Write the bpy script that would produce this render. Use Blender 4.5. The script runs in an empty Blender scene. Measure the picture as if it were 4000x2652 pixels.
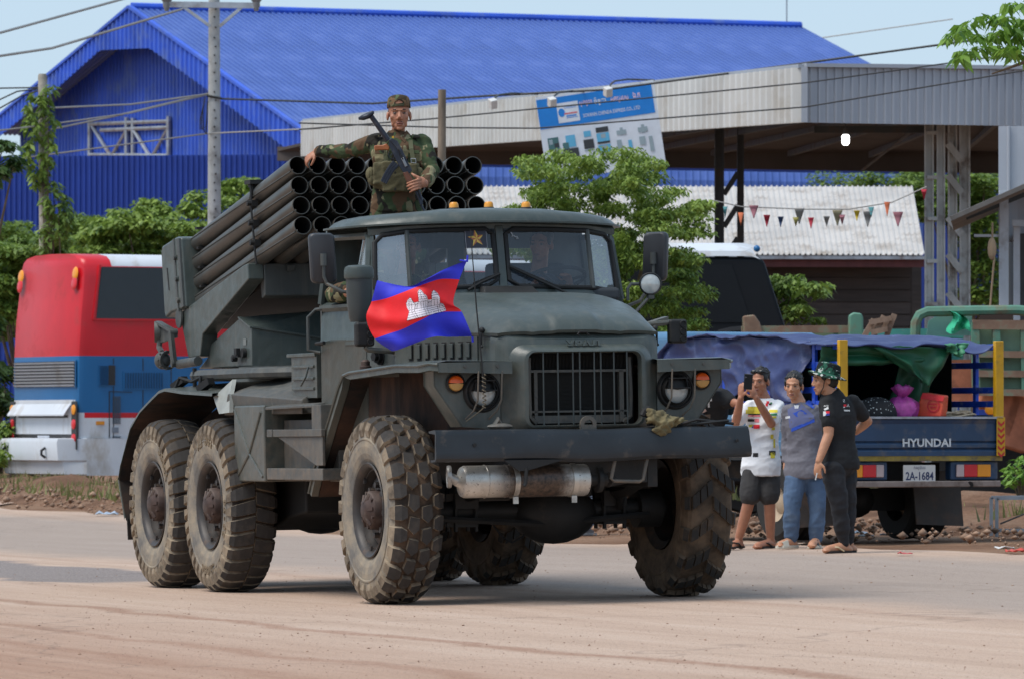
import bpy, bmesh, math, random
import numpy as np
from mathutils import Vector, Matrix, Euler
from mathutils import noise as mnoise
random.seed(7)
S = bpy.context.scene
COL = S.collection
R_ = math.radians

# ------------------------------------------------------------ camera, sky, sun, exposure
CAM_H, PITCH, FPX = 1.16786, 0.0145, 22222.0
cd = bpy.data.cameras.new('camera')
cam = bpy.data.objects.new('camera', cd); COL.objects.link(cam)
cd.sensor_width = 36.0; cd.lens = 200.0; cd.clip_end = 6000; cd.clip_start = 0.5
cam.location = (0, 0, CAM_H); cam.rotation_euler = (math.pi/2 + PITCH, 0, 0)
cd.dof.use_dof = True; cd.dof.focus_distance = 37.8; cd.dof.aperture_fstop = 11.0
S.camera = cam
SUN_EL, SUN_AZ = 60.0, 246.0          # azimuth: compass style, +Y = 0, clockwise seen from above
w = bpy.data.worlds.new('World'); S.world = w; w.use_nodes = True
nt = w.node_tree; bg = nt.nodes['Background']
sky = nt.nodes.new('ShaderNodeTexSky'); sky.sky_type = 'NISHITA'; sky.sun_disc = False
sky.sun_elevation = R_(SUN_EL); sky.sun_rotation = R_(SUN_AZ)
sky.air_density = 1.1; sky.dust_density = 1.0; sky.ozone_density = 1.0; sky.altitude = 50
hz = nt.nodes.new('ShaderNodeMix'); hz.data_type = 'RGBA'; hz.inputs[0].default_value = 0.72      # thin even cloud over the whole sky
nt.links.new(sky.outputs[0], hz.inputs[6]); hz.inputs[7].default_value = (4.0, 5.35, 6.9, 1); nt.links.new(hz.outputs[2], bg.inputs[0]); bg.inputs[1].default_value = 0.056
sl = bpy.data.lights.new('sun', 'SUN'); sl.energy = 1.3; sl.angle = R_(34); sl.color = (1, 0.95, 0.88)
so = bpy.data.objects.new('sun', sl); COL.objects.link(so)
az, el = R_(SUN_AZ), R_(SUN_EL)
sdir = Vector((math.sin(az)*math.cos(el), math.cos(az)*math.cos(el), math.sin(el)))
so.rotation_euler = sdir.to_track_quat('Z', 'Y').to_euler(); so.location = (-20, -20, 40)
S.view_settings.view_transform = 'Standard'; S.view_settings.look = 'None'
S.view_settings.exposure = 1.3; S.view_settings.gamma = 1.0
S.view_settings.use_curve_mapping = False
S.cycles.max_bounces = 6; S.cycles.transparent_max_bounces = 12

# ------------------------------------------------------------ frames
K = 4000/2365.0
CPH, SPH = math.cos(PITCH), math.sin(PITCH)
def at(vx, vy, Y):
    """point of the place at distance Y seen at photo position (vx, vy)"""
    px, py = vx*K, vy*K
    dx = (px-2000)/FPX; dz = (1326-py)/FPX
    d = Vector((dx, CPH - dz*SPH, SPH + dz*CPH)); t = Y/d.y
    return Vector((0, 0, CAM_H)) + d*t
r2 = Vector((0.34298822, 0.93921366, -0.01538777)); fwv = Vector((-0.93914956, 0.34320237, 0.01449949)); u2 = Vector((0.01889924, 0.00947827, 0.99977647))
RW = Matrix(((1, 0, 0), (0, CPH, -SPH), (0, SPH, CPH))) @ Matrix((r2, fwv, u2))
TC = Vector((35.12864, -12.9872, 1.17023))
TM = Matrix.Translation(Vector((0, 0, CAM_H)) - RW @ TC) @ RW.to_4x4()      # truck frame -> place
TO = TM @ Vector((0, 0, 0))
NZ = (RW @ Vector((0, 0, 1))).normalized()
def sstep(a, b, x):
    t = min(1, max(0, (x-a)/(b-a))); return t*t*(3-2*t)
def G(x, y):
    xx = max(-14, min(14, x)); yy = max(0, min(60, y))
    z = TO.z - (NZ.x*(xx-TO.x) + NZ.y*(yy-TO.y))/NZ.z
    z += 0.26*sstep(62, 84, y) * sstep(4, -4, x)
    z += 0.055*sstep(40, 47, y) * sstep(0.5, 2.5, x)
    return z
def atg(vx, vy):
    Y = 40.0
    for i in range(60):
        p = at(vx, vy, Y); e = p.z - G(p.x, p.y)
        Y = max(5, min(400, Y + e*Y/1.2*0.7))
    return at(vx, vy, Y)

# ------------------------------------------------------------ colour / materials
def lin(c):
    return tuple(((x/255.0)/12.92 if x/255.0 <= 0.04045 else ((x/255.0+0.055)/1.055)**2.4) for x in c)
MATS = {}
def nodes_of(name):
    m = bpy.data.materials.new(name); m.use_nodes = True
    t = m.node_tree; b = t.nodes['Principled BSDF']
    MATS[name] = m
    return m, t, b
def N(t, typ, **kw):
    n = t.nodes.new(typ)
    for k, v in kw.items(): setattr(n, k, v)
    return n
def noise(t, vec, scale, detail=3, rough=0.55):
    n = N(t, 'ShaderNodeTexNoise'); n.inputs['Scale'].default_value = scale; n.inputs['Detail'].default_value = detail; n.inputs['Roughness'].default_value = rough
    t.links.new(vec, n.inputs['Vector']); return n.outputs['Fac']
def ramp(t, fac, stops, interp='LINEAR'):
    r = N(t, 'ShaderNodeValToRGB'); r.color_ramp.interpolation = interp
    e = r.color_ramp.elements
    while len(e) < len(stops): e.new(0.5)
    for i, (p, c) in enumerate(stops):
        e[i].position = p; e[i].color = (c[0], c[1], c[2], 1) if len(c) == 3 else c
    t.links.new(fac, r.inputs[0]); return r.outputs[0]
def mixc(t, fac, a, b):
    n = N(t, 'ShaderNodeMix', data_type='RGBA')
    if isinstance(fac, (int, float)): n.inputs[0].default_value = fac
    else: t.links.new(fac, n.inputs[0])
    for i, x in ((6, a), (7, b)):
        if isinstance(x, tuple): n.inputs[i].default_value = (x[0], x[1], x[2], 1)
        else: t.links.new(x, n.inputs[i])
    return n.outputs[2]
def coords(t, scale=(1, 1, 1), rot=(0, 0, 0), kind='Object'):
    tc = N(t, 'ShaderNodeTexCoord'); mp = N(t, 'ShaderNodeMapping')
    mp.inputs['Scale'].default_value = scale; mp.inputs['Rotation'].default_value = rot
    t.links.new(tc.outputs[kind], mp.inputs[0]); return mp.outputs[0]
def bump(t, b, h, strength=0.3, dist=0.01):
    n = N(t, 'ShaderNodeBump'); n.inputs['Strength'].default_value = strength; n.inputs['Distance'].default_value = dist
    t.links.new(h, n.inputs['Height']); t.links.new(n.outputs[0], b.inputs['Normal'])
def mat(name, col, rough=0.6, metal=0.0, var=0.15, vs=5.0, dust=None, da=0.5, ds=3.0, bmp=0.0, bs=60.0, spec=0.5, scale=(1, 1, 1), rv=0.0, objvar=0.0):
    """plain surface: base colour with uneven wear, optional dust or rust patches, fine relief"""
    if name in MATS: return MATS[name]
    m, t, b = nodes_of(name)
    c = lin(col) if max(col) > 1.01 else tuple(col)
    v = coords(t, scale)
    f = noise(t, v, vs, 4)
    out = ramp(t, f, [(0.3, tuple(x*(1-var) for x in c)), (0.7, tuple(min(1, x*(1+var)) for x in c))])
    if dust:
        dc = lin(dust) if max(dust) > 1.01 else dust
        f2 = noise(t, v, ds, 6, 0.65)
        fr = ramp(t, f2, [(0.62-da*0.3, (0, 0, 0)), (0.80-da*0.2, (1, 1, 1))])
        out = mixc(t, fr, out, dc)
        rr = N(t, 'ShaderNodeMapRange'); rr.inputs[3].default_value = rough; rr.inputs[4].default_value = min(1, rough+0.3)
        t.links.new(fr, rr.inputs[0]); t.links.new(rr.outputs[0], b.inputs['Roughness'])
    else:
        b.inputs['Roughness'].default_value = rough
    if rv:
        rr = N(t, 'ShaderNodeMapRange'); rr.inputs[3].default_value = rough-rv; rr.inputs[4].default_value = rough+rv
        t.links.new(noise(t, v, vs*2.3, 4), rr.inputs[0]); t.links.new(rr.outputs[0], b.inputs['Roughness'])
    if objvar:
        oi = N(t, 'ShaderNodeObjectInfo'); mr = N(t, 'ShaderNodeMapRange')
        mr.inputs[3].default_value = 1-objvar; mr.inputs[4].default_value = 1+objvar
        t.links.new(oi.outputs['Random'], mr.inputs[0])
        hs = N(t, 'ShaderNodeHueSaturation'); t.links.new(mr.outputs[0], hs.inputs['Value']); t.links.new(out, hs.inputs['Color'])
        out = hs.outputs[0]
    t.links.new(out, b.inputs['Base Color'])
    b.inputs['Metallic'].default_value = metal
    b.inputs['Specular IOR Level'].default_value = spec
    if bmp:
        bump(t, b, noise(t, v, bs, 3), bmp, 0.01)
    return m
def plain(name, col, rough=0.6, metal=0.0, spec=0.5):
    return mat(name, col, rough, metal, var=0.07, vs=7, spec=spec)
def glass(name, tint=(0.75, 0.85, 0.85), alpha=0.25, rough=0.05, dust=0.12, film_col=(120, 125, 128)):  # dust: diffuse film over the pane, tinted by its colour
    if name in MATS: return MATS[name]
    m, t, b = nodes_of(name)
    out = t.nodes['Material Output']
    tr = N(t, 'ShaderNodeBsdfTransparent'); tr.inputs[0].default_value = (*tint, 1)
    gl = N(t, 'ShaderNodeBsdfGlossy'); gl.inputs['Roughness'].default_value = rough
    df = N(t, 'ShaderNodeBsdfDiffuse'); df.inputs[0].default_value = (*lin(film_col), 1)
    v = coords(t); f = noise(t, v, 4, 5)
    mr = N(t, 'ShaderNodeMapRange'); mr.inputs[1].default_value = 0.3; mr.inputs[2].default_value = 0.8; mr.inputs[3].default_value = dust*0.6; mr.inputs[4].default_value = dust*1.6
    t.links.new(f, mr.inputs[0])
    m1 = N(t, 'ShaderNodeMixShader'); t.links.new(mr.outputs[0], m1.inputs[0]); t.links.new(tr.outputs[0], m1.inputs[1]); t.links.new(df.outputs[0], m1.inputs[2])
    fr = N(t, 'ShaderNodeFresnel'); fr.inputs[0].default_value = 1.5
    ad = N(t, 'ShaderNodeMath', operation='MULTIPLY_ADD'); t.links.new(fr.outputs[0], ad.inputs[0]); ad.inputs[1].default_value = 0.9; ad.inputs[2].default_value = alpha*0.3
    m2 = N(t, 'ShaderNodeMixShader'); t.links.new(ad.outputs[0], m2.inputs[0]); t.links.new(m1.outputs[0], m2.inputs[1]); t.links.new(gl.outputs[0], m2.inputs[2])
    t.links.new(m2.outputs[0], out.inputs[0])
    return m
def camo(name, cols, scale=9.0, fade=1.0):
    if name in MATS: return MATS[name]
    m, t, b = nodes_of(name)
    v = coords(t, (1, 1, 0.75))
    n1 = noise(t, v, scale, 2, 0.5)
    off = N(t, 'ShaderNodeVectorMath', operation='ADD'); off.inputs[1].default_value = (7.3, 2.1, 4.4); t.links.new(v, off.inputs[0])
    n2 = noise(t, off.outputs[0], scale*1.15, 2, 0.5)
    off2 = N(t, 'ShaderNodeVectorMath', operation='ADD'); off2.inputs[1].default_value = (-3.3, 9.1, 1.4); t.links.new(v, off2.inputs[0])
    n3 = noise(t, off2.outputs[0], scale*1.3, 2, 0.5)
    c = [lin(x) for x in cols]
    a = ramp(t, n1, [(0.0, c[0]), (0.47, c[1])], 'CONSTANT')
    f2 = ramp(t, n2, [(0.0, (0, 0, 0)), (0.55, (1, 1, 1))], 'CONSTANT'); a = mixc(t, f2, a, c[2])
    f3 = ramp(t, n3, [(0.0, (0, 0, 0)), (0.60, (1, 1, 1))], 'CONSTANT'); a = mixc(t, f3, a, c[3])
    t.links.new(a, b.inputs['Base Color']); b.inputs['Roughness'].default_value = 0.9
    b.inputs['Specular IOR Level'].default_value = 0.2
    bump(t, b, noise(t, v, 30, 4), 0.5, 0.01)
    return m
def leafmat(name, a, b_, trans=0.35):
    if name in MATS: return MATS[name]
    m, t, b = nodes_of(name)
    out = t.nodes['Material Output']
    geo = N(t, 'ShaderNodeNewGeometry')
    c = ramp(t, geo.outputs['Random Per Island'], [(0.0, lin(a)), (0.75, lin(b_)), (1.0, tuple(min(1, x*1.25) for x in lin(b_)))])
    v = coords(t); f = noise(t, v, 1.6, 3)
    k = ramp(t, f, [(0.3, tuple(x*0.8 for x in lin(a))), (0.7, tuple(x*1.1 for x in lin(b_)))])
    c = mixc(t, 0.4, c, k)
    t.links.new(c, b.inputs['Base Color']); b.inputs['Roughness'].default_value = 0.5
    b.inputs['Specular IOR Level'].default_value = 0.35
    tl = N(t, 'ShaderNodeBsdfTranslucent'); t.links.new(c, tl.inputs[0])
    mx = N(t, 'ShaderNodeMixShader'); mx.inputs[0].default_value = trans
    t.links.new(b.outputs[0], mx.inputs[1]); t.links.new(tl.outputs[0], mx.inputs[2]); t.links.new(mx.outputs[0], out.inputs[0])
    return m
def emit(name, col, s):
    m, t, b = nodes_of(name)
    b.inputs['Emission Color'].default_value = (*col, 1); b.inputs['Emission Strength'].default_value = s
    b.inputs['Base Color'].default_value = (0.8, 0.8, 0.8, 1)
    return m

# ------------------------------------------------------------ objects
def tag(o, label=None, cat=None, group=None, kind=None):
    if label: o['label'] = label
    if cat: o['category'] = cat
    if group: o['group'] = group
    if kind: o['kind'] = kind
    return o
def empty(name, M=None, label=None, cat=None, group=None):
    o = bpy.data.objects.new(name, None); COL.objects.link(o)
    o.empty_display_size = 0.3
    if M is not None: o.matrix_world = M
    return tag(o, label, cat, group)
def copyobj(o, parent=None, M=None):
    c = o.copy(); COL.objects.link(c)
    if parent is not None: c.parent = parent
    if M is not None: c.matrix_basis = M
    return c
def copytree(o, parent=None):
    c = copyobj(o, parent)
    for ch in o.children: copytree(ch, c)
    return c
def Tr(x, y, z): return Matrix.Translation((x, y, z))
def Rz(a): return Matrix.Rotation(a, 4, 'Z')

class MB:
    """collects shapes, builds ONE mesh object"""
    def __init__(s): s.v = []; s.f = []; s.m = []; s.cur = 0
    def mat(s, i): s.cur = i; return s
    def add(s, vs, fs):
        o = len(s.v); s.v.extend([tuple(p) for p in vs])
        for q in fs: s.f.append([i+o for i in q]); s.m.append(s.cur)
        return s
    def box(s, c, d, M=None):
        x, y, z = d[0]/2, d[1]/2, d[2]/2
        vs = [Vector((a, b, e)) for a in (-x, x) for b in (-y, y) for e in (-z, z)]
        if M is not None: vs = [M @ q for q in vs]
        c = Vector(c)
        return s.add([q+c for q in vs], [(0, 1, 3, 2), (4, 6, 7, 5), (0, 4, 5, 1), (2, 3, 7, 6), (0, 2, 6, 4), (1, 5, 7, 3)])
    def hexa(s, lo, hi):
        n = len(lo); vs = list(lo)+list(hi)
        return s.add(vs, [tuple(range(n))[::-1], tuple(range(n, 2*n))]+[(i, (i+1) % n, n+(i+1) % n, n+i) for i in range(n)])
    def prism(s, pts, d):
        d = Vector(d); pts = [Vector(q) for q in pts]
        return s.hexa(pts, [q+d for q in pts])
    def bar(s, a, b, w, h=None, up=(0, 0, 1)):
        h = h or w; a = Vector(a); b = Vector(b); d = (b-a).normalized(); up = Vector(up)
        if abs(d.dot(up)) > 0.98: up = Vector((0, 1, 0)) if abs(d.y) < 0.9 else Vector((1, 0, 0))
        x = d.cross(up).normalized(); y = x.cross(d)
        q = [x*w/2+y*h/2, -x*w/2+y*h/2, -x*w/2-y*h/2, x*w/2-y*h/2]
        return s.hexa([a+i for i in q], [b+i for i in q])
    def tube(s, pts, r, n=8, cap=True, closed=False):
        pts = [Vector(p) for p in pts]; m = len(pts); rs = r if isinstance(r, (list, tuple)) else [r]*m
        ring = []; x = None
        for i in range(m):
            if closed: d = pts[(i+1) % m]-pts[i-1]
            else: d = pts[min(i+1, m-1)]-pts[max(i-1, 0)]
            d = d.normalized() if d.length > 1e-9 else Vector((0, 0, 1))
            if x is None:
                x = d.cross(Vector((0, 0, 1)))
                if x.length < 0.05: x = d.cross(Vector((1, 0, 0)))
            x = (x - d*x.dot(d)).normalized(); y = d.cross(x)
            ring.append([pts[i]+(x*math.cos(k*2*math.pi/n)+y*math.sin(k*2*math.pi/n))*rs[i] for k in range(n)])
        return s.loft(ring, True, cap and not closed, closed)
    def cyl(s, a, b, r, r1=None, n=16, cap=True):
        return s.tube([a, b], [r, r if r1 is None else r1], n, cap)
    def loft(s, rings, closed=True, cap=True, loop=False):
        n = len(rings[0]); m = len(rings); vs = [p for q in rings for p in q]; fs = []
        for i in range(m if loop else m-1):
            j = (i+1) % m
            for k in range(n if closed else n-1):
                l = (k+1) % n
                fs.append((i*n+k, i*n+l, j*n+l, j*n+k))
        if cap and closed:
            fs.append(tuple(range(n))[::-1]); fs.append(tuple((m-1)*n+k for k in range(n)))
        return s.add(vs, fs)
    def lathe(s, prof, o, ax=(0, 1, 0), n=32, cap=False, a0=0.0):
        """prof: list of (radius, distance along axis)"""
        o = Vector(o); ax = Vector(ax).normalized()
        x = ax.cross(Vector((0, 0, 1)));
        if x.length < 0.05: x = Vector((1, 0, 0))
        x.normalize(); y = ax.cross(x)
        rings = [[o+ax*h+(x*math.cos(a0+k*2*math.pi/n)+y*math.sin(a0+k*2*math.pi/n))*r for k in range(n)] for r, h in prof]
        return s.loft(rings, True, cap)
    def grid(s, fn, nu, nv):
        vs = [fn(i/nu, j/nv) for j in range(nv+1) for i in range(nu+1)]
        return s.add(vs, [(j*(nu+1)+i, j*(nu+1)+i+1, (j+1)*(nu+1)+i+1, (j+1)*(nu+1)+i) for j in range(nv) for i in range(nu)])
    def ball(s, c, r, n=12, m=8, M=None):
        c = Vector(c); r = (r, r, r) if isinstance(r, (int, float)) else r
        vs = []; fs = []
        for j in range(m+1):
            t = math.pi*j/m
            for i in range(n):
                a = 2*math.pi*i/n
                q = Vector((r[0]*math.sin(t)*math.cos(a), r[1]*math.sin(t)*math.sin(a), r[2]*math.cos(t)))
                vs.append(c+(M @ q if M is not None else q))
        for j in range(m):
            for i in range(n):
                k = (i+1) % n
                fs.append((j*n+i, (j+1)*n+i, (j+1)*n+k, j*n+k))
        return s.add(vs, fs)
    def mesh(s, name, mats, smooth=35):
        me = bpy.data.meshes.new(name)
        me.from_pydata(s.v, [], s.f)
        for x in (mats if isinstance(mats, (list, tuple)) else [mats]): me.materials.append(x)
        if max(s.m, default=0) > 0: me.polygons.foreach_set('material_index', s.m)
        bm = bmesh.new(); bm.from_mesh(me)
        bmesh.ops.recalc_face_normals(bm, faces=bm.faces); bm.to_mesh(me); bm.free()
        if smooth:
            me.shade_smooth(); me.set_sharp_from_angle(angle=R_(smooth))
        return me
    def build(s, name, mats, parent=None, smooth=35, bev=0, M=None, sub=0):
        o = bpy.data.objects.new(name, s.mesh(name, mats, smooth)); COL.objects.link(o)
        if parent is not None: o.parent = parent
        if M is not None: o.matrix_basis = M
        if bev:
            b = o.modifiers.new('bevel', 'BEVEL'); b.width = bev; b.segments = 2; b.limit_method = 'ANGLE'; b.angle_limit = R_(40); b.harden_normals = True
        if sub:
            b = o.modifiers.new('subsurf', 'SUBSURF'); b.levels = sub; b.render_levels = sub
        return o
def fastmesh(name, verts, faces, mats, parent=None, midx=None, smooth=False):
    """verts (n,3), faces (m,k) numpy arrays"""
    me = bpy.data.meshes.new(name); n = len(verts); m, k = faces.shape
    me.vertices.add(n); me.vertices.foreach_set('co', np.asarray(verts, np.float32).ravel())
    me.loops.add(m*k); me.loops.foreach_set('vertex_index', faces.astype(np.int32).ravel())
    me.polygons.add(m); me.polygons.foreach_set('loop_start', np.arange(0, m*k, k, dtype=np.int32))
    for x in (mats if isinstance(mats, (list, tuple)) else [mats]): me.materials.append(x)
    if midx is not None: me.polygons.foreach_set('material_index', np.asarray(midx, np.int32))
    me.update(calc_edges=True); me.validate()
    if smooth: me.shade_smooth()
    o = bpy.data.objects.new(name, me); COL.objects.link(o)
    if parent is not None: o.parent = parent
    return o
def textmesh(txt, size=1.0, ext=0.0, bold=0.0):
    """list of verts, faces for a flat text, centred"""
    c = bpy.data.curves.new('lettering', 'FONT'); c.body = txt; c.size = size; c.extrude = ext; c.align_x = 'CENTER'; c.align_y = 'CENTER'; c.offset = bold
    c.resolution_u = 2
    o = bpy.data.objects.new('lettering', c); COL.objects.link(o)
    dg = bpy.context.evaluated_depsgraph_get(); dg.update()
    me = bpy.data.meshes.new_from_object(o.evaluated_get(dg))
    vs = [v.co.copy() for v in me.vertices]; fs = [tuple(p.vertices) for p in me.polygons]
    bpy.data.objects.remove(o); bpy.data.meshes.remove(me); bpy.data.curves.remove(c)
    return vs, fs
def text(mb, txt, o, ux, uy, size, ext=0.002, bold=0.0, width=None, height=None):
    """flat lettering standing on the plane (o, ux, uy)"""
    vs, fs = textmesh(txt, 1.0, 0, bold)
    if not vs: return
    x0, x1 = min(v.x for v in vs), max(v.x for v in vs); y0, y1 = min(v.y for v in vs), max(v.y for v in vs)
    kx = (width/(x1-x0)) if width else size; ky = (height/(y1-y0)) if height else (kx if not width else (size or kx))
    o = Vector(o); ux = Vector(ux).normalized(); uy = Vector(uy).normalized(); n = ux.cross(uy)
    vv = [o+ux*((v.x-(x0+x1)/2)*kx)+uy*((v.y-(y0+y1)/2)*ky)+n*ext for v in vs]
    mb.add(vv, fs)
def remesh(name, mb, mats, voxel=0.008, parent=None, smooth_it=3, M=None, paint=None):
    """fuses the overlapping closed shapes of mb into one continuous skin"""
    me = mb.mesh('raw', mats, None); o = bpy.data.objects.new('raw', me); COL.objects.link(o)
    r = o.modifiers.new('r', 'REMESH'); r.mode = 'VOXEL'; r.voxel_size = voxel
    if smooth_it:
        sm = o.modifiers.new('s', 'SMOOTH'); sm.factor = 0.5; sm.iterations = smooth_it
    dg = bpy.context.evaluated_depsgraph_get(); dg.update()
    ne = bpy.data.meshes.new_from_object(o.evaluated_get(dg)); bpy.data.objects.remove(o)
    ne.name = name
    ne.materials.clear()
    for x in (mats if isinstance(mats, (list, tuple)) else [mats]): ne.materials.append(x)
    if paint:
        ne.polygons.foreach_set('material_index', [paint(p.center) for p in ne.polygons])
    ne.shade_smooth()
    o = bpy.data.objects.new(name, ne); COL.objects.link(o)
    if parent is not None: o.parent = parent
    if M is not None: o.matrix_basis = M
    return o
# ============================================================ GROUND AND ROAD
def vproj(P):
    p = Vector(P)-Vector((0, 0, CAM_H)); d = p.y*CPH+p.z*SPH; c = -p.y*SPH+p.z*CPH
    return ((2000+FPX*p.x/d)/K, (1326-FPX*c/d)/K)
def soil(name, a, b_, c_, s=1.0, stretch=(1, 1, 1), speck=0.5):
    m, t, b = nodes_of(name)
    v = coords(t, stretch)
    vf = coords(t)
    f1 = noise(t, v, 0.5*s, 6, 0.6); f2 = noise(t, vf, 9*s, 5, 0.7); f3 = noise(t, vf, 60, 3, 0.7)
    c = ramp(t, f1, [(0.32, lin(a)), (0.52, lin(b_)), (0.72, lin(c_))])
    c = mixc(t, ramp(t, f2, [(0.4, (0, 0, 0)), (0.75, (0.5, 0.5, 0.5))]), c, tuple(x*0.6 for x in lin(a)))
    c = mixc(t, ramp(t, f3, [(0.62, (0, 0, 0)), (0.72, (speck,)*3)]), c, (0.05, 0.04, 0.035))
    t.links.new(c, b.inputs['Base Color']); b.inputs['Roughness'].default_value = 0.95; b.inputs['Specular IOR Level'].default_value = 0.15
    h = N(t, 'ShaderNodeMath', operation='ADD'); t.links.new(f2, h.inputs[0]); t.links.new(f3, h.inputs[1])
    bump(t, b, h.outputs[0], 0.8, 0.05)
    return m
M_dirt = soil('dirt', (128, 96, 76), (158, 124, 100), (176, 146, 122), 1.0)
M_bank = soil('bank_dirt', (104, 78, 62), (146, 112, 90), (168, 138, 116), 2.5)

def ground_mesh():
    xs = sorted(set([-3000, -900, -300, -120] + [x*2.0 for x in range(-30, 31)] + [120, 300, 900, 3000]))
    ys = sorted(set([-60, -20] + [y*2.0 for y in range(0, 61)] + [135, 160, 220, 400, 900, 4500]))
    vs = [(x, y, G(x, y)-0.02 - (0.10 if abs(x) > 100 else 0)) for y in ys for x in xs]
    n = len(xs)
    fs = [(j*n+i, j*n+i+1, (j+1)*n+i+1, (j+1)*n+i) for j in range(len(ys)-1) for i in range(n-1)]
    mb = MB(); mb.add(vs, fs); o = mb.build('ground', M_dirt, smooth=60); tag(o, kind='structure')
ground_mesh()

def road_material():
    m, t, b = nodes_of('dusty_asphalt')
    tc = N(t, 'ShaderNodeTexCoord'); sep = N(t, 'ShaderNodeSeparateXYZ'); t.links.new(tc.outputs['Object'], sep.inputs[0])
    vs = coords(t, (0.07, 0.9, 1)); vf = coords(t)
    warp = noise(t, coords(t, (0.25, 0.25, 1)), 1.2, 5, 0.6)
    # position across the road, shifted by an uneven edge
    wy = N(t, 'ShaderNodeMath', operation='MULTIPLY_ADD'); t.links.new(warp, wy.inputs[0]); wy.inputs[1].default_value = 2.2; t.links.new(sep.outputs[1], wy.inputs[2])
    streak = noise(t, vs, 3.0, 7, 0.65); streak2 = noise(t, coords(t, (0.03, 1.6, 1)), 4.0, 6, 0.6)
    fine = noise(t, vf, 22, 5, 0.7); grit = noise(t, vf, 52, 2, 0.6); big = noise(t, vf, 0.35, 4)
    dust = ramp(t, streak, [(0.30, lin((176, 150, 131))), (0.5, lin((188, 162, 143))), (0.70, lin((197, 173, 155)))])
    red = ramp(t, streak2, [(0.3, lin((150, 112, 90))), (0.7, lin((176, 143, 121)))])
    grey = ramp(t, fine, [(0.3, lin((128, 120, 114))), (0.7, lin((158, 150, 144)))])
    # red soil washed on to the near side of the road
    mr = N(t, 'ShaderNodeMapRange'); t.links.new(wy.outputs[0], mr.inputs[0])
    mr.inputs[1].default_value = -1.7; mr.inputs[2].default_value = -4.4; mr.inputs[3].default_value = 0.0; mr.inputs[4].default_value = 0.85
    c = mixc(t, mr.outputs[0], dust, red)
    # bare grey asphalt lane on the far side
    def band(y0, y1, soft, k):
        a = N(t, 'ShaderNodeMapRange', interpolation_type='SMOOTHSTEP'); t.links.new(wy.outputs[0], a.inputs[0])
        a.inputs[1].default_value = y0; a.inputs[2].default_value = y0+soft; a.inputs[4].default_value = k
        e = N(t, 'ShaderNodeMapRange', interpolation_type='SMOOTHSTEP'); t.links.new(wy.outputs[0], e.inputs[0])
        e.inputs[1].default_value = y1; e.inputs[2].default_value = y1+soft; e.inputs[3].default_value = 1; e.inputs[4].default_value = 0
        mm = N(t, 'ShaderNodeMath', operation='MULTIPLY'); t.links.new(a.outputs[0], mm.inputs[0]); t.links.new(e.outputs[0], mm.inputs[1])
        return mm.outputs[0]
    gb = band(1.7, 6.2, 1.3, 0.62)
    c = mixc(t, gb, c, grey)
    # worn dark patch of coarse aggregate behind the rear wheels
    px = N(t, 'ShaderNodeMapRange', interpolation_type='SMOOTHSTEP'); t.links.new(sep.outputs[0], px.inputs[0]); px.inputs[1].default_value = -6.2; px.inputs[2].default_value = -7.0
    patch = N(t, 'ShaderNodeMath', operation='MULTIPLY'); t.links.new(px.outputs[0], patch.inputs[0]); t.links.new(band(-0.35, 1.1, 0.25, 0.95), patch.inputs[1])
    coarse = ramp(t, noise(t, vf, 40, 3, 0.8), [(0.35, lin((92, 86, 84))), (0.65, lin((160, 150, 146)))])
    c = mixc(t, patch.outputs[0], c, coarse)
    # thin tyre lines of crumbled soil along the road
    for y0, k in ((-2.4, 0.85), (-3.7, 0.7), (-4.4, 0.6), (1.2, 0.3)):
        wl = N(t, 'ShaderNodeMath', operation='MULTIPLY_ADD'); t.links.new(big, wl.inputs[0]); wl.inputs[1].default_value = 0.9; t.links.new(sep.outputs[1], wl.inputs[2])
        d = N(t, 'ShaderNodeMath', operation='SUBTRACT'); t.links.new(wl.outputs[0], d.inputs[0]); d.inputs[1].default_value = y0
        ab = N(t, 'ShaderNodeMath', operation='ABSOLUTE'); t.links.new(d.outputs[0], ab.inputs[0])
        ln = N(t, 'ShaderNodeMapRange', interpolation_type='SMOOTHSTEP'); t.links.new(ab.outputs[0], ln.inputs[0]); ln.inputs[1].default_value = 0.14; ln.inputs[2].default_value = 0.02; ln.inputs[3].default_value = 0; ln.inputs[4].default_value = k
        mu = N(t, 'ShaderNodeMath', operation='MULTIPLY'); t.links.new(ln.outputs[0], mu.inputs[0]); t.links.new(ramp(t, fine, [(0.35, (0.2,)*3), (0.6, (1, 1, 1))]), mu.inputs[1])
        c = mixc(t, mu.outputs[0], c, lin((146, 106, 84)))
    c = mixc(t, ramp(t, fine, [(0.45, (0, 0, 0)), (0.8, (0.35,)*3)]), c, lin((150, 128, 112)))
    c = mixc(t, ramp(t, grit, [(0.62, (0, 0, 0)), (0.70, (0.8,)*3)]), c, (0.06, 0.05, 0.045))
    vr = N(t, 'ShaderNodeTexVoronoi', feature='DISTANCE_TO_EDGE'); vr.inputs['Scale'].default_value = 0.16
    off = N(t, 'ShaderNodeVectorMath', operation='MULTIPLY_ADD'); nn = N(t, 'ShaderNodeTexNoise'); nn.inputs['Scale'].default_value = 0.8; nn.inputs['Detail'].default_value = 6
    t.links.new(vf, nn.inputs['Vector']); t.links.new(nn.outputs['Color'], off.inputs[0]); off.inputs[1].default_value = (2.5, 2.5, 0); t.links.new(vf, off.inputs[2]); t.links.new(off.outputs[0], vr.inputs['Vector'])
    cr = ramp(t, vr.outputs['Distance'], [(0.0, (0.32,)*3), (0.005, (0, 0, 0))])
    c = mixc(t, cr, c, lin((96, 84, 76)))
    t.links.new(c, b.inputs['Base Color']); b.inputs['Roughness'].default_value = 0.9; b.inputs['Specular IOR Level'].default_value = 0.25
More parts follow.
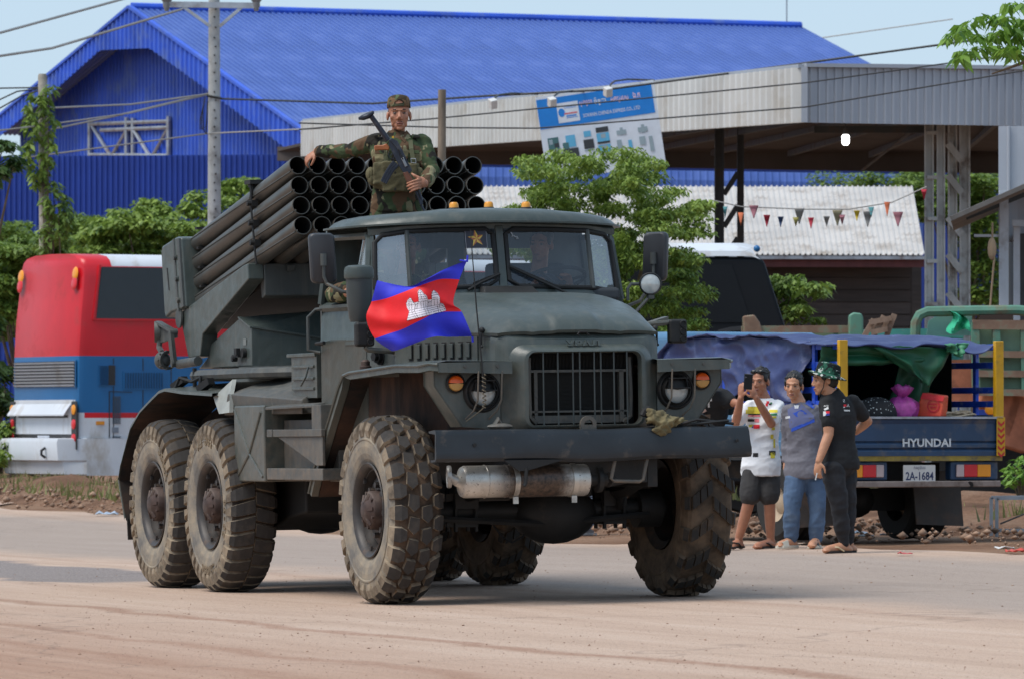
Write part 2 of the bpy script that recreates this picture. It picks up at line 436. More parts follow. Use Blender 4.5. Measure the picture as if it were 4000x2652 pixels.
    h = N(t, 'ShaderNodeMath', operation='ADD'); t.links.new(fine, h.inputs[0]); t.links.new(grit, h.inputs[1])
    bump(t, b, h.outputs[0], 0.7, 0.02)
    return m
TMI = TM.inverted()
def road():
    nx, ny = 150, 60; vs = []
    for j in range(ny+1):
        for i in range(nx+1):
            x = -70+115*i/nx; e = 6.55+0.35*math.sin(x*0.9)+0.3*mnoise.noise((x*0.7, 3.1, 0))*2
            y = -36+(36+e)*(j/ny)**0.7
            p = TM @ Vector((x, y, 0)); p.z = G(p.x, p.y); vs.append(TMI @ p)
    n = nx+1
    mb = MB(); mb.add(vs, [(j*n+i, j*n+i+1, (j+1)*n+i+1, (j+1)*n+i) for j in range(ny) for i in range(nx)])
    o = mb.build('road', road_material(), smooth=60, M=TM); tag(o, kind='structure')
road()
def onroad(x, y, dz=0.0):
    p = TM @ Vector((x, y, 0)); p.z = G(p.x, p.y)+dz; return p

def bank(name, x0, x1, y0, y1, h, seed, nx=110, ny=22):
    """heap of soil along the far edge of the road (truck-aligned frame)"""
    mb = MB(); vs = []
    for j in range(ny+1):
        for i in range(nx+1):
            u, v = i/nx, j/ny
            x = x0+(x1-x0)*u; y = y0+(y1-y0)*v
            e = min(1, u*8, (1-u)*8)*math.sin(math.pi*min(1, v*1.15))**0.7 if v*1.15 < 1 else 0
            z = e*h*(0.65+0.7*mnoise.noise((x*0.8, y*0.8, seed)))+e*0.06*mnoise.noise((x*4, y*4, seed))
            p = onroad(x, y, z-0.03 + (0.05*mnoise.noise((x*9, y*9, seed)) if 0 < v < 1 else -0.02)*e); vs.append(p)
    n = nx+1
    mb.add(vs, [(j*n+i, j*n+i+1, (j+1)*n+i+1, (j+1)*n+i) for j in range(ny) for i in range(nx)])
    o = mb.build(name, M_bank, smooth=50); tag(o, kind='structure')
bank('dirt_bank', -50, -22, 7.0, 10.2, 0.34, 2.0)
bank('dirt_bank', -22, 8, 9.3, 13.5, 0.42, 5.0)
def rocks(name, n, fn, mats, smin, smax, seed):
    rg = np.random.RandomState(seed); V = []; F = []
    base = np.array([(1, 0, 0), (-1, 0, 0), (0, 1, 0), (0, -1, 0), (0, 0, 1), (0, 0, -1)], float)
    tri = np.array([(0, 2, 4), (2, 1, 4), (1, 3, 4), (3, 0, 4), (2, 0, 5), (1, 2, 5), (3, 1, 5), (0, 3, 5)])
    for k in range(n):
        p = fn(rg); s = smin+(smax-smin)*rg.rand()**3
        a = rg.rand()*6.28; ca, sa = math.cos(a), math.sin(a)
        q = base*(0.6+0.8*rg.rand(6, 1))*np.array([s, s*0.8, s*0.6]); q = np.stack([q[:, 0]*ca-q[:, 1]*sa, q[:, 0]*sa+q[:, 1]*ca, q[:, 2]], 1)
        V.append(q+np.array(p)); F.append(tri+6*k)
    return tag(fastmesh(name, np.concatenate(V), np.concatenate(F), mats), kind='stuff')
M_rock = mat('rubble', (146, 118, 98), 0.95, var=0.4, vs=2.5)
def f_road(rg):
    x = -12+26*rg.rand(); y = -11+17*rg.rand(); return onroad(x, y, 0.002)
rocks('gravel', 1800, f_road, M_rock, 0.003, 0.010, 3)
def f_near(rg):
    return onroad(16*rg.rand()-1, -7.5+6.5*rg.rand()**1.3, 0.001)
rocks('gravel', 6000, f_near, mat('grit', (140, 112, 94), .95, var=.35, vs=3), 0.0015, 0.006, 8)
def f_bank(rg):
    if rg.rand() < 0.45: x = -48+26*rg.rand(); y = 6.4+3.0*rg.rand(); h = 0.2
    else: x = -20+26*rg.rand(); y = 7.2+5.0*rg.rand(); h = 0.12
    return onroad(x, y, h*rg.rand())
rocks('rubble_stones', 5200, f_bank, M_rock, 0.015, 0.065, 4)
# ---- grass along the banks
M_grass = leafmat('grass_blades', (84, 92, 50), (138, 138, 84))
def grass(name, n, fn, seed, h0=0.12, h1=0.4, mat_=None):
    rg = np.random.RandomState(seed); V = np.zeros((n*3, 3)); F = np.arange(n*3).reshape(n, 3)
    for k in range(n):
        p = np.array(fn(rg)); a = rg.rand()*6.28; h = h0+(h1-h0)*rg.rand(); wv = 0.012+0.01*rg.rand()
        d = np.array([math.cos(a), math.sin(a), 0]); lean = np.array([rg.randn()*0.35, rg.randn()*0.35, 1])*h
        V[3*k] = p-d*wv; V[3*k+1] = p+d*wv; V[3*k+2] = p+lean
    return tag(fastmesh(name, V, F, mat_ or M_grass), kind='stuff')
cl = [(-46+24*random.random(), 7.2+2.6*random.random(), 0.6+0.8*random.random()) for i in range(26)] + [(-16+26*random.random(), 10.5+4*random.random(), 0.8+1.0*random.random()) for i in range(26)]
def f_grass(rg):
    c = cl[rg.randint(len(cl))]; return onroad(c[0]+rg.randn()*c[2]*0.8, c[1]+rg.randn()*c[2]*0.35, 0.12)
grass('grass', 5000, f_grass, 5, 0.06, 0.22)
def f_grass2(rg): return onroad(-58+36*rg.rand(), 10+8*rg.rand(), 0.22)
grass('grass', 3500, f_grass2, 6, 0.04, 0.16)

# ============================================================ WAREHOUSE
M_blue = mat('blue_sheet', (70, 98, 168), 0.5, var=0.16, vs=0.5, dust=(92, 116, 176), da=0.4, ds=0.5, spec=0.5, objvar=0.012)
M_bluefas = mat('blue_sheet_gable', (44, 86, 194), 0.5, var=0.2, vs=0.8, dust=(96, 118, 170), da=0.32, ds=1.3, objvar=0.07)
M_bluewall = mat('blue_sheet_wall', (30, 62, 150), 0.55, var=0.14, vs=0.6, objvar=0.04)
def ribbed(nrib, wid, ln, depth, off=0.0, flat=0.55):
    """one corrugated sheet: x across 0..wid, y along 0..ln, ribs in +z"""
    xs = []; p = wid/nrib
    for i in range(nrib):
        a = i*p
        xs += [(a, 0), (a+p*flat*.7, 0), (a+p*(flat*.7+0.18), depth), (a+p*0.82, depth)]
    xs.append((wid, 0))
    vs = [(x, 0, z+off) for x, z in xs]+[(x, ln, z+off) for x, z in xs]; n = len(xs)
    return vs, [(i, i+1, n+i+1, n+i) for i in range(n-1)]
def sheet_mesh(name, nrib, wid, ln, depth, mats):
    mb = MB(); vs, fs = ribbed(nrib, wid, ln, depth); mb.add(vs, fs); return mb.mesh(name, mats, None)
def frame_from(o, x, y):
    x = Vector(x).normalized(); y = Vector(y); y = (y-x*y.dot(x)).normalized(); z = x.cross(y)
    m = Matrix((x, y, z)).transposed().to_4x4(); m.translation = o; return m
def link(name, me, parent, M):
    o = bpy.data.objects.new(name, me); COL.objects.link(o); o.parent = parent; o.matrix_basis = M; return o
P0 = at(303, 18, 150); P1 = at(1850, 62, 157.2)
rdir = Vector((P1.x-P0.x, P1.y-P0.y, 0)); RL = rdir.length; rdir.normalize(); gdir = Vector((rdir.y, -rdir.x, 0))
def gable_tz(vx, vy, back=0.0):
    o = P0 + rdir*back; d = at(vx, vy, 100)-Vector((0, 0, CAM_H)); c = Vector((0, 0, CAM_H))
    nrm = rdir; s = (o-c).dot(nrm)/d.dot(nrm); p = c+d*s
    return (p-P0).dot(gdir), p.z
def gp(t, z, back=0.0): return P0+gdir*t+rdir*back+Vector((0, 0, z-P0.z))
te, ze = gable_tz(705, 305); slope_r = (P0.z-ze)/te
tl_, zl_ = gable_tz(0, 272); slope_l = (P0.z-zl_)/(-tl_)
wh = empty('warehouse', Tr(*gp(0, G(0, 140), 8)), 'big warehouse clad in bright blue corrugated sheet behind everything', 'warehouse')
WI = wh.matrix_world.inverted()
LR, LL = 15.0, 14.0
nsh = int(RL)+1
me_r = sheet_mesh('roof_sheet', 6, RL/nsh, LR*math.sqrt(1+slope_r**2), 0.07, M_blue)
me_l = sheet_mesh('roof_sheet', 7, RL/nsh, LL*math.sqrt(1+slope_l**2), 0.035, M_blue)
for i in range(nsh):
    o = P0+rdir*(i*RL/nsh)
    link('roof_sheet', me_r, wh, WI @ frame_from(o, rdir, gdir-Vector((0, 0, slope_r))))
    link('roof_sheet', me_l, wh, WI @ frame_from(o+rdir*(RL/nsh), -rdir, -gdir-Vector((0, 0, slope_l))))
mb = MB(); mb.tube([P0+Vector((0, 0, 0.03)), P1+Vector((0, 0, 0.03))], 0.10, 8)
mb.bar(gp(0, P0.z+0.02, -0.04), gp(LR, P0.z-LR*slope_r+0.02, -0.04), 0.12, 0.08); mb.bar(gp(0, P0.z+0.02, -0.04), gp(-LL, P0.z-LL*slope_l+0.02, -0.04), 0.12, 0.08)
mb.build('ridge_cap', M_bluefas, wh, M=WI)
# gable fascia: vertical sheets hanging from the rake down to a stepped lower edge
inner = [gable_tz(x, y) for x, y in ((-160, 440), (0, 317), (115, 222), (233, 117), (348, 112), (467, 197), (683, 358), (900, 520))]
def zin(t):
    for (a, za), (b, zb) in zip(inner, inner[1:]):
        if a <= t <= b: return za+(zb-za)*(t-a)/(b-a)
    return inner[0][1] if t < inner[0][0] else inner[-1][1]
def ztop(t): return P0.z-(slope_r*t if t > 0 else -slope_l*t)
pitch = 0.36
t0 = -LL+0.4
while t0 < LR-1.0:
    mb = MB(); pr = []
    for k in range(3):
        a = t0+k*pitch
        pr += [(a, 0), (a+pitch*0.6, 0), (a+pitch*0.68, 0.05), (a+pitch*0.92, 0.05)]
    pr.append((t0+3*pitch, 0))
    top = [gp(t, ztop(t)-0.03, -0.02-d) for t, d in pr]; bot = [gp(t, max(zin(t), G(0, 140)), -0.02-d) for t, d in pr]; n = len(pr)
    mb.add(bot+top, [(i, i+1, n+i+1, n+i) for i in range(n-1)])
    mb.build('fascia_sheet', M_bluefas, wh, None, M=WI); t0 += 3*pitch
BK = 1.0
t0 = -LL+0.6; zb = G(0, 140)
while t0 < LR-0.6:
    mb = MB(); pr = []
    for k in range(4):
        a = t0+k*0.3
        pr += [(a, 0), (a+0.18, 0), (a+0.205, 0.04), (a+0.275, 0.04)]
    pr.append((t0+1.2, 0)); n = len(pr)
    mb.add([gp(t, zb, BK-d) for t, d in pr]+[gp(t, ztop(t)-0.05, BK-d) for t, d in pr], [(i, i+1, n+i+1, n+i) for i in range(n-1)])
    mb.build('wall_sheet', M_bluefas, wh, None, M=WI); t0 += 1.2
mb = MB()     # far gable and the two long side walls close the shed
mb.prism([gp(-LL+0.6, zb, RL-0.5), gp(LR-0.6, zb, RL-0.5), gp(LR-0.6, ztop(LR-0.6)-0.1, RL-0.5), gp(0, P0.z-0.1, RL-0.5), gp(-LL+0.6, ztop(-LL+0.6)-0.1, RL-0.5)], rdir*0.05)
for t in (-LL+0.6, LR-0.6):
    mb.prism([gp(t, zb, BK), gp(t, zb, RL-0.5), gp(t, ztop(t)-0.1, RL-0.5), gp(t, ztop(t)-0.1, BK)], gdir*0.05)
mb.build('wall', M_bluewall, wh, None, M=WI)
mb = MB(); q = at(1817, 63, 157); mb.cyl(q-Vector((0, 0, 0.4)), q+Vector((0, 0, 1.1)), 0.02, n=6); mb.build('lightning_rod', mat('galv', (150, 155, 160), 0.4, 0.6), wh, M=WI)
# ---- scaffold in front of the gable wall
M_galv = mat('galvanised', (168, 172, 178), 0.45, 0.5, var=0.2, vs=4, dust=(120, 100, 90), da=0.3)
sc = empty('scaffold', Tr(*gp(0, zb, 0.9)), 'rusty steel scaffold frame standing against the blue gable wall', 'scaffold')
SI = sc.matrix_world.inverted()
def sq(zx, zy):
    vx, vy = zx*0.3334, zy*0.3334; t, z = gable_tz(vx, vy, 0.9); return gp(t, z, 0.9)
def leg(zx, z0): 
    a = sq(zx, z0); return [Vector((a.x, a.y, zb)), a]
mb = MB()
for zx, z0 in ((622, 830), (878, 815), (922, 820), (1168, 808)):
    mb = MB(); mb.tube(leg(zx, z0), 0.07, 6); mb.build('post', M_galv, sc, M=SI)
    mb = MB(); mb.tube([p+rdir*0.6 for p in leg(zx, z0+40)], 0.05, 6); mb.build('post', M_galv, sc, M=SI)
for a, b in (((622, 862), (1168, 842)), ((700, 905), (1168, 885)), ((640, 880), (765, 1080)), ((875, 910), (775, 1080)), ((930, 910), (1040, 1090)), ((1165, 890), (1060, 1080)), ((622, 1075), (1168, 1080))):
    mb = MB(); mb.tube([sq(*a), sq(*b)], 0.055, 6); mb.build('brace', M_galv, sc, M=SI)
# ---- blue sheet fence in front of the warehouse
fe = empty('sheet_fence', Tr(-9, 128, G(-9, 128)), 'dark blue corrugated sheet fence below the warehouse gable', 'fence')
FI = fe.matrix_world.inverted()
fa, fb = at(-60, 362, 128), at(760, 364, 127); fd = (fb-fa); fd.z = 0; FL = fd.length; fd.normalize(); hgt = fa.z-G(-9, 128)
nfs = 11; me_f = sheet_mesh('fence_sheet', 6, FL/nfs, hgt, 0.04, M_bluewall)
for i in range(nfs):
    o = fa+fd*(i*FL/nfs); o.z = G(-9, 128)
    link('fence_sheet', me_f, fe, FI @ frame_from(o, fd, (0, 0, 1)))
mb = MB(); mb.bar(fa+Vector((0, 0.1, -0.05)), fb+Vector((0, 0.1, -0.05)), 0.08); mb.build('rail', M_bluewall, fe, M=FI)

# ============================================================ CANOPY
M_fasL = mat('lit_fascia_sheet', (208, 206, 201), 0.5, 0.1, var=0.07, vs=0.8, dust=(176, 168, 156), da=0.3, ds=0.9, objvar=0.06)  # left fascia: its sunlit brightness is put into the colour
M_fasR = mat('grey_shaded_sheet', (166, 170, 178), 0.45, 0.2, var=0.08, vs=0.8, objvar=0.06)  # right fascia: shade painted in as darker grey; also plain kiosk sheet
M_steel = mat('dark_steel', (66, 70, 72), 0.55, 0.3, var=0.25, vs=3, dust=(96, 76, 62), da=0.35)
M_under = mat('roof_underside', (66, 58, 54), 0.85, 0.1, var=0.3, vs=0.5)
ca = empty('canopy', Tr(4, 80, G(4, 80)), 'open shed with pale corrugated fascia and steel columns in front of the warehouse', 'canopy shed')
CI = ca.matrix_world.inverted()
Ct, Cb = at(1857, 157, 75), at(1857, 284, 75)
Lt, Lb = at(707, 281, 118), at(707, 362, 118)
Rt, Rb = at(2420, 163, 76.2), at(2420, 293, 76.2)
def fascia(At, Ab, Bt, Bb, n, nrib, m, name, depth=0.05, fl=.62, sl=.08):
    d = (Bt-At); d.z = 0; L = d.length; d.normalize(); nrm = Vector((-d.y, d.x, 0))
    if nrm.y > 0: nrm = -nrm
    for i in range(n):
        vs = []; pr = []; p = L/n/nrib
        for k in range(nrib):
            a = i*L/n+k*p; pr += [(a, 0), (a+p*fl, 0), (a+p*(fl+sl), depth), (a+p*(1-sl), depth)]
        pr.append(((i+1)*L/n, 0)); m_ = len(pr)
        for T_, B_ in ((Ab, Bb), (At, Bt)):
            for s, h in pr:
                q = T_.lerp(B_, s/L); vs.append(q+nrm*h)
        mb = MB(); mb.add(vs, [(j, j+1, m_+j+1, m_+j) for j in range(m_-1)]); mb.build(name, m, ca, None, M=CI)
fascia(Lt, Lb, Ct, Cb, 30, 4, M_fasL, 'fascia_sheet', 0.14, .30, .20)
fascia(Ct, Cb, Rt, Rb, 6, 5, M_fasR, 'fascia_sheet', 0.03)
mb = MB(); mb.bar(Lt+Vector((0, 0, .02)), Ct+Vector((0, 0, .02)), 0.16, 0.05); mb.bar(Ct+Vector((0, 0, .03)), Rt+Vector((0, 0, .03)), 0.16, 0.05); mb.bar(Ct+Vector((-0.0, -0.07, 0)), Cb+Vector((0, -0.07, 0)), 0.08, 0.06)
mb.build('trim', M_fasR, ca, M=CI)
BRb = at(2420, 403, 91); BLb = at(640, 372, 121)
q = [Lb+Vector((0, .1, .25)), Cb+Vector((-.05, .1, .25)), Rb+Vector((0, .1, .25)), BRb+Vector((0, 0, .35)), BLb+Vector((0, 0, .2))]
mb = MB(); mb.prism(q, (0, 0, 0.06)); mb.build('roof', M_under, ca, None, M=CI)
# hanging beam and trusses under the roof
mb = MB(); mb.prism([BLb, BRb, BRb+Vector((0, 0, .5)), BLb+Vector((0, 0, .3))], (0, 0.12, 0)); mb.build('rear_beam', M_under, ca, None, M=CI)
for k in range(7):
    s = k/6; a = Cb.lerp(Rb, s)+Vector((0, .3, .18)); b = Lb.lerp(BLb, s)*0.0+BRb.lerp(BLb, 1-s*0.55-0.45)+Vector((0, 0, .28))
    mb = MB(); mb.bar(a, b, 0.07, 0.10); mb.build('truss', M_steel, ca, M=CI)
mb = MB(); a = at(1880, 300, 80); b = at(2200, 300, 80); mb.bar(a, b, 0.08, 0.1); mb.build('truss', M_steel, ca, M=CI)
mb = MB(); mb.tube([at(1990, 395, 88), at(2110, 300, 84)], 0.02, 5); mb.build('tie_rod', M_steel, ca, M=CI)
def column(name, vx0, vx1, vtop, D, m=M_steel, z0=None):
    a = at(vx0, vtop, D); b = at(vx1, vtop, D); wd = b.x-a.x; z0 = G(a.x, D) if z0 is None else z0
    mb = MB(); c = (a+b)/2
    mb.box((c.x, c.y, (a.z+z0)/2), (wd, wd*0.4, a.z-z0)); f = wd*0.18
    mb.box((a.x+f/2, c.y-wd*0.35, (a.z+z0)/2), (f, wd*0.3, a.z-z0)); mb.box((b.x-f/2, c.y-wd*0.35, (a.z+z0)/2), (f, wd*0.3, a.z-z0))
    return mb.build(name, m, ca, None, M=CI)
M_col = mat('grey_paint_steel', (176, 178, 176), 0.5, 0.2, var=0.2, vs=2.5, dust=(96, 80, 68), da=0.4)
column('post', 1650, 1672, 290, 88); column('post', 1702, 1718, 290, 88)
for s in range(3):
    mb = MB(); y = 400+s*75
    mb.bar(at(1672, y+50, 88), at(1704, y, 88), 0.06, 0.08); mb.build('brace', M_steel, ca, M=CI)
for x0, x1, dd in ((2135, 2156, 77.5), (2163, 2182, 77.5), (2189, 2210, 79), (2215, 2240, 79)):
    column('post', x0, x1, 285, dd, M_col)
zs5 = lambda x, y: ((3500+x/1.704)/K, (380+y/1.704)/K)
for y in (240, 535, 810, 1092, 1377, 1650):
    mb = MB(); mb.bar(at(*zs5(205, y), 77.45), at(*zs5(275, y), 77.45), 0.09, 0.05); mb.build('batten', M_col, ca, M=CI)
for y in (310, 520, 800, 1045, 1300, 1560):
    mb = MB(); mb.bar(at(*zs5(345, y), 78.9), at(*zs5(440, y+120), 78.9), 0.05, 0.09); mb.build('batten', M_col, ca, M=CI)
# bulb under the canopy: lit in the photo
bl = empty('light_bulb', Tr(*at(1953, 320, 78)), 'lit white bulb hanging under the shed roof', 'light bulb')
BI = bl.matrix_world.inverted(); bq = at(1953, 322, 78); rr_ = 0.052
mb = MB(); mb.lathe([(0.0, -0.085), (rr_*.7, -0.08), (rr_, -0.05), (rr_, 0.03), (rr_*.85, 0.055), (0.03, 0.06)], bq, (0, 0, 1), 14, True); mb.build('globe', emit('bulb_light', (1, 1, 0.98), 3), bl, M=BI)
mb = MB(); mb.cyl(bq+Vector((0, 0, .06)), bq+Vector((0, 0, .14)), 0.035, n=10); mb.cyl(bq+Vector((0, 0, .14)), bq+Vector((0, 0, .5)), 0.008, n=5); mb.build('socket', M_steel, bl, M=BI)

# ============================================================ SIGN BOARD ON THE CANOPY
SD = 80.0
sTL, sTR = at(1236, 226, SD), at(1509, 185, SD); sBR = at(1537, 368, SD)
su = (sTR-sTL); SWd = su.length; su.normalize(); sv = sTR-sBR; SHt = sv.length*1.06; sv = (sv-su*sv.dot(su)).normalized(); sn = su.cross(sv)
sg = empty('shop_sign', Tr(*((sTL+sBR)/2)), 'tilted blue and white company sign hanging from the shed eave', 'sign')
GI = sg.matrix_world.inverted()
def sg_p(u, v, d=0.0): return sTL+su*(u*SWd)-sv*(v*SHt)+sn*d
def rect(mb, u0, v0, u1, v1, d): mb.add([sg_p(u0, v0, d), sg_p(u1, v0, d), sg_p(u1, v1, d), sg_p(u0, v1, d)], [(0, 1, 2, 3)])
M_sw = plain('sign_white', (214, 222, 232), 0.5); M_sb = plain('sign_blue', (22, 128, 214), 0.45); M_spk = plain('sign_pink', (232, 200, 214), 0.5)
M_sk = plain('sign_dark', (52, 56, 60), 0.5); M_sc = plain('sign_cyan', (96, 176, 214), 0.5); M_sg = plain('sign_grey', (148, 166, 174), 0.5); M_steal = plain('sign_teal', (70, 110, 112), 0.5)
mb = MB(); mb.prism([sg_p(0, 0, -.06), sg_p(1, 0, -.06), sg_p(1, 1, -.06), sg_p(0, 1, -.06)], sn*0.058); mb.build('board', M_sw, sg, None, M=GI)
mb = MB(); rect(mb, 0.004, 0.035, 0.975, 0.385, 0.003); mb.build('heading', M_sb, sg, None, M=GI)
mb = MB(); rect(mb, 0.165, 0.11, 0.345, 0.345, 0.006); mb.build('logo_plate', M_sw, sg, None, M=GI)
mb = MB(); mb.mat(0)
rc = sg_p(0.20, 0.225, 0.009)
mb.add([rc+su*(0.028*SWd*math.cos(a))+sv*(0.05*SHt*math.sin(a)) for a in [k*math.pi/8 for k in range(16)]], [tuple(range(16))])
rect(mb, 0.235, 0.265, 0.32, 0.28, 0.009); rect(mb, 0.235, 0.29, 0.33, 0.297, 0.009)
text(mb, 'CHENDA', sg_p(0.275, 0.17, 0.009), su, sv, 0.05, 0, width=0.10*SWd); mb.build('logo', M_sb, sg, None, M=GI)
mb = MB(); rect(mb, 0.22, 0.235, 0.33, 0.25, 0.0095); mb.build('logo', plain('sign_red', (205, 90, 100)), sg, None, M=GI)
for tx, u_, v_, w_ in (('សុវណ្ណ', .41, .155, .11), ('អិចប្រេស', .695, .155, .15), ('ឯ.ក', .84, .145, .06)):
    mb = MB(); text(mb, tx, sg_p(u_, v_, .006), su, sv, .1, 0, bold=.02, width=w_*SWd); mb.build('lettering', M_spk, sg, None, M=GI)
mb = MB(); text(mb, 'ចិន្តា', sg_p(0.53, 0.155, .006), su, sv, 0.1, 0, bold=.02, width=0.10*SWd); mb.build('lettering', M_sw, sg, None, M=GI); mb = MB(); text(mb, 'SOVANN CHENDA EXPRESS CO., LTD', sg_p(0.615, 0.30, .006), su, sv, .1, 0, bold=0.01, width=0.48*SWd, height=0.05*SHt)
mb.build('lettering', M_sw, sg, None, M=GI)
for u0, items in ((0.05, [(M_steal, .0, .0, .09, .14), (M_sg, .01, .02, .04, .08), (M_sk, .05, .07, .09, .12), (M_spk, .035, .16, .06, .3), (M_sg, .0, .15, .03, .3), (M_sg, .065, .15, .095, .3)]),
                  (0.17, [(M_sc, .03, .0, .11, .14), (M_steal, .0, .08, .05, .16), (M_sk, -.01, .155, .125, .3)]),
                  (0.345, [(M_sc, .01, -.02, .07, .05), (M_sk, .0, .08, .085, .19), (M_sg, .0, .2, .08, .215)]),
                  (0.46, [(M_sk, .0, -.04, .105, .02), (M_sc, .0, .03, .105, .13), (M_sg, .035, .04, .075, .09), (M_sk, .0, .13, .105, .155), (M_sc, .0, .17, .105, .26), (M_sg, .03, .18, .08, .24)]),
                  (0.63, [(M_sg, .03, .0, .055, .09), (M_sg, .0, .03, .08, .085), (M_sg, -.01, .14, .03, .26), (M_sc, .085, .16, .115, .26)]),
                  (0.81, [(M_sg, .03, .0, .055, .1), (M_sg, .0, .03, .08, .09), (M_sg, .0, .14, .05, .24), (M_sg, .08, .15, .11, .33)])):
    for m, a, b, c, d in items:
        mb = MB(); rect(mb, u0+a, 0.5+b, u0+c, 0.5+d, 0.004+0.0015*items.index((m, a, b, c, d))); mb.build('picture', m, sg, None, M=GI)
# floodlights on bent arms over the sign
M_fl = plain('floodlight_white', (206, 204, 200), 0.45)
for (vx, vy), (ax, ay), lab in (((1138, 240), (1152, 222), 'small white floodlight left of the tilted sign'), ((1275, 237), (1290, 217), 'small white floodlight over the left end of the tilted sign'), ((1404, 213), (1420, 190), 'white floodlight with a rusty face over the right half of the sign')):
    p = at(vx, vy, 78.6); f = empty('floodlight', Tr(*p), lab, 'floodlight', None); I = f.matrix_world.inverted()
    mb = MB(); rt = Matrix.Rotation(0.45, 3, 'X') @ Matrix.Rotation(0.5, 3, 'Z')
    mb.box(p, (0.10, 0.11, 0.13), rt); mb.build('lamp_head', M_fl, f, bev=.012, M=I)
    mb = MB(); mb.tube([p+Vector((.01, .02, .06)), at(ax-8, ay+4, 78.8), at(ax, ay-2, 79), at(ax+30, ay-6, 79.6), at(ax+90, ay-4, 80.5)], 0.014, 6); mb.build('arm', M_steel, f, M=I)
# ============================================================ HOUSE, SHEDS AND KIOSK BEHIND
M_wroof = mat('white_roof_sheet', (196, 190, 184), 0.5, 0.15, var=0.12, vs=0.9, dust=(150, 138, 126), da=0.4, ds=1.6)
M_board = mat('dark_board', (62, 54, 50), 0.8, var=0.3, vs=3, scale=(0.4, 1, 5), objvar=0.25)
ho = empty('house', Tr(*at(1870, 800, 120)), 'low timber house under a pale corrugated roof', 'house'); HI = ho.matrix_world.inverted()
eL, eR, tL, tR = at(1080, 588, 116), at(2136, 590, 116), at(1050, 432, 124), at(2108, 432, 124)
nsh = 17
for i in range(nsh):
    a0, a1 = i/nsh, (i+1)/nsh; mb = MB(); pr = []; nr = 5
    for k in range(nr):
        s = k/nr; p = 1/nr; pr += [(s, 0), (s+p*.6, 0), (s+p*.7, .03), (s+p*.9, .03)]
    pr.append((1, 0)); m_ = len(pr)
    lo = [eL.lerp(eR, a0+(a1-a0)*s)+Vector((0, 0, h)) for s, h in pr]; hi = [tL.lerp(tR, a0+(a1-a0)*s)+Vector((0, 0, h)) for s, h in pr]
    mb.add(lo+hi, [(j, j+1, m_+j+1, m_+j) for j in range(m_-1)]); mb.build('roof_sheet', M_wroof, ho, None, M=HI)
mb = MB(); mb.bar(eL+Vector((0, .05, -.05)), eR+Vector((0, .05, -.05)), .05, .07); mb.build('eave_beam', M_galv, ho, M=HI)
mb = MB(); mb.bar(eL+Vector((0, .2, -.16)), eR+Vector((0, .2, -.16)), .04, .16); mb.build('fascia_board', mat('maroon_paint', (92, 44, 44), .6, var=.2), ho, M=HI)
z1 = eL.z-.2; z0h = G(3, 73)
nb = 17
for k in range(nb):
    for h in range(2):
        za = z0h+(z1-z0h)*k/nb; zb_ = z0h+(z1-z0h)*(k+1)/nb; a = eL.lerp(eR, .02+h*.48); b = eL.lerp(eR, .02+(h+1)*.48-.004)
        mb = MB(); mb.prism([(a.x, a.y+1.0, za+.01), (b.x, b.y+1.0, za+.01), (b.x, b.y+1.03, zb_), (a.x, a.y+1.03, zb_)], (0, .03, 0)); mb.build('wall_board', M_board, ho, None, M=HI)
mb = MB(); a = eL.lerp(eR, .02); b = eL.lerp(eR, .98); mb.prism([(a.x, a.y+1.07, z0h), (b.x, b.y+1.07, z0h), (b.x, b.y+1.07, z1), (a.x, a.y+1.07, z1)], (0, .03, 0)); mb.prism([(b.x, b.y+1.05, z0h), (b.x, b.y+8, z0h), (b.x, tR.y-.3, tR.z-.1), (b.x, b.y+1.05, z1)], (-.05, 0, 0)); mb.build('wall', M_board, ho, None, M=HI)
# low blue shed behind the house
ls = empty('shed', Tr(*at(1650, 700, 129)), 'long low shed with a blue corrugated roof seen under the canopy', 'shed'); LI = ls.matrix_world.inverted()
a, b = at(1060, 386, 129), at(2130, 404, 132); n = 16
for i in range(n):
    p, q = a.lerp(b, i/n), a.lerp(b, (i+1)/n); mb = MB(); prf = [(0, 0, 0), (-.12, -.22, .0), (-.16, -.45, 0), (-.16, -1.6, 0)]; pr = []
    for k in range(4): pr += [(k/4, 0), (k/4+.15, 0), (k/4+.175, .03), (k/4+.225, .03)]
    pr.append((1, 0)); rings = [[p.lerp(q, s)+Vector((0, dy-h, dz)) for s, h in pr] for dy, dz, _ in prf]
    mb.loft(rings, False, False); mb.build('roof_sheet', M_blue, ls, None, M=LI)
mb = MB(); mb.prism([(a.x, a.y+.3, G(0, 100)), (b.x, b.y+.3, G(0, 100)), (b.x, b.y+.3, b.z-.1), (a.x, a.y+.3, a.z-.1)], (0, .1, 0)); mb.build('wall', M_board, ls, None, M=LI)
# kiosk at the right edge
kD = 64
ki = empty('kiosk', Tr(*at(2340, 900, kD)), 'small dark kiosk with white posts and a slanted tin awning', 'kiosk'); KI = ki.matrix_world.inverted()
M_wp = mat('white_post', (182, 188, 196), .5, .1, var=.12, vs=4, dust=(140, 132, 126), da=.3)
M_tin = mat('tin_awning', (118, 112, 106), .55, .3, var=.2, vs=4)
a, b = at(2196, 505, kD-1.2), at(2470, 385, kD-1.0); mb = MB(); dd = Vector((.28, 3.2, .0))
m_ = 14; pr = [(k/m_, .025*(k % 2)) for k in range(m_+1)]
mb.loft([[a+dd*s+Vector((0, 0, h)) for s, h in pr], [b+dd*s+Vector((0, 0, h)) for s, h in pr]], False, False); mb.loft([[a+dd*s+Vector((0, 0, h-.03)) for s, h in pr], [b+dd*s+Vector((0, 0, h-.03)) for s, h in pr]], False, False); mb.bar(a, b, .03, .05); mb.build('awning', M_tin, ki, None, M=KI)
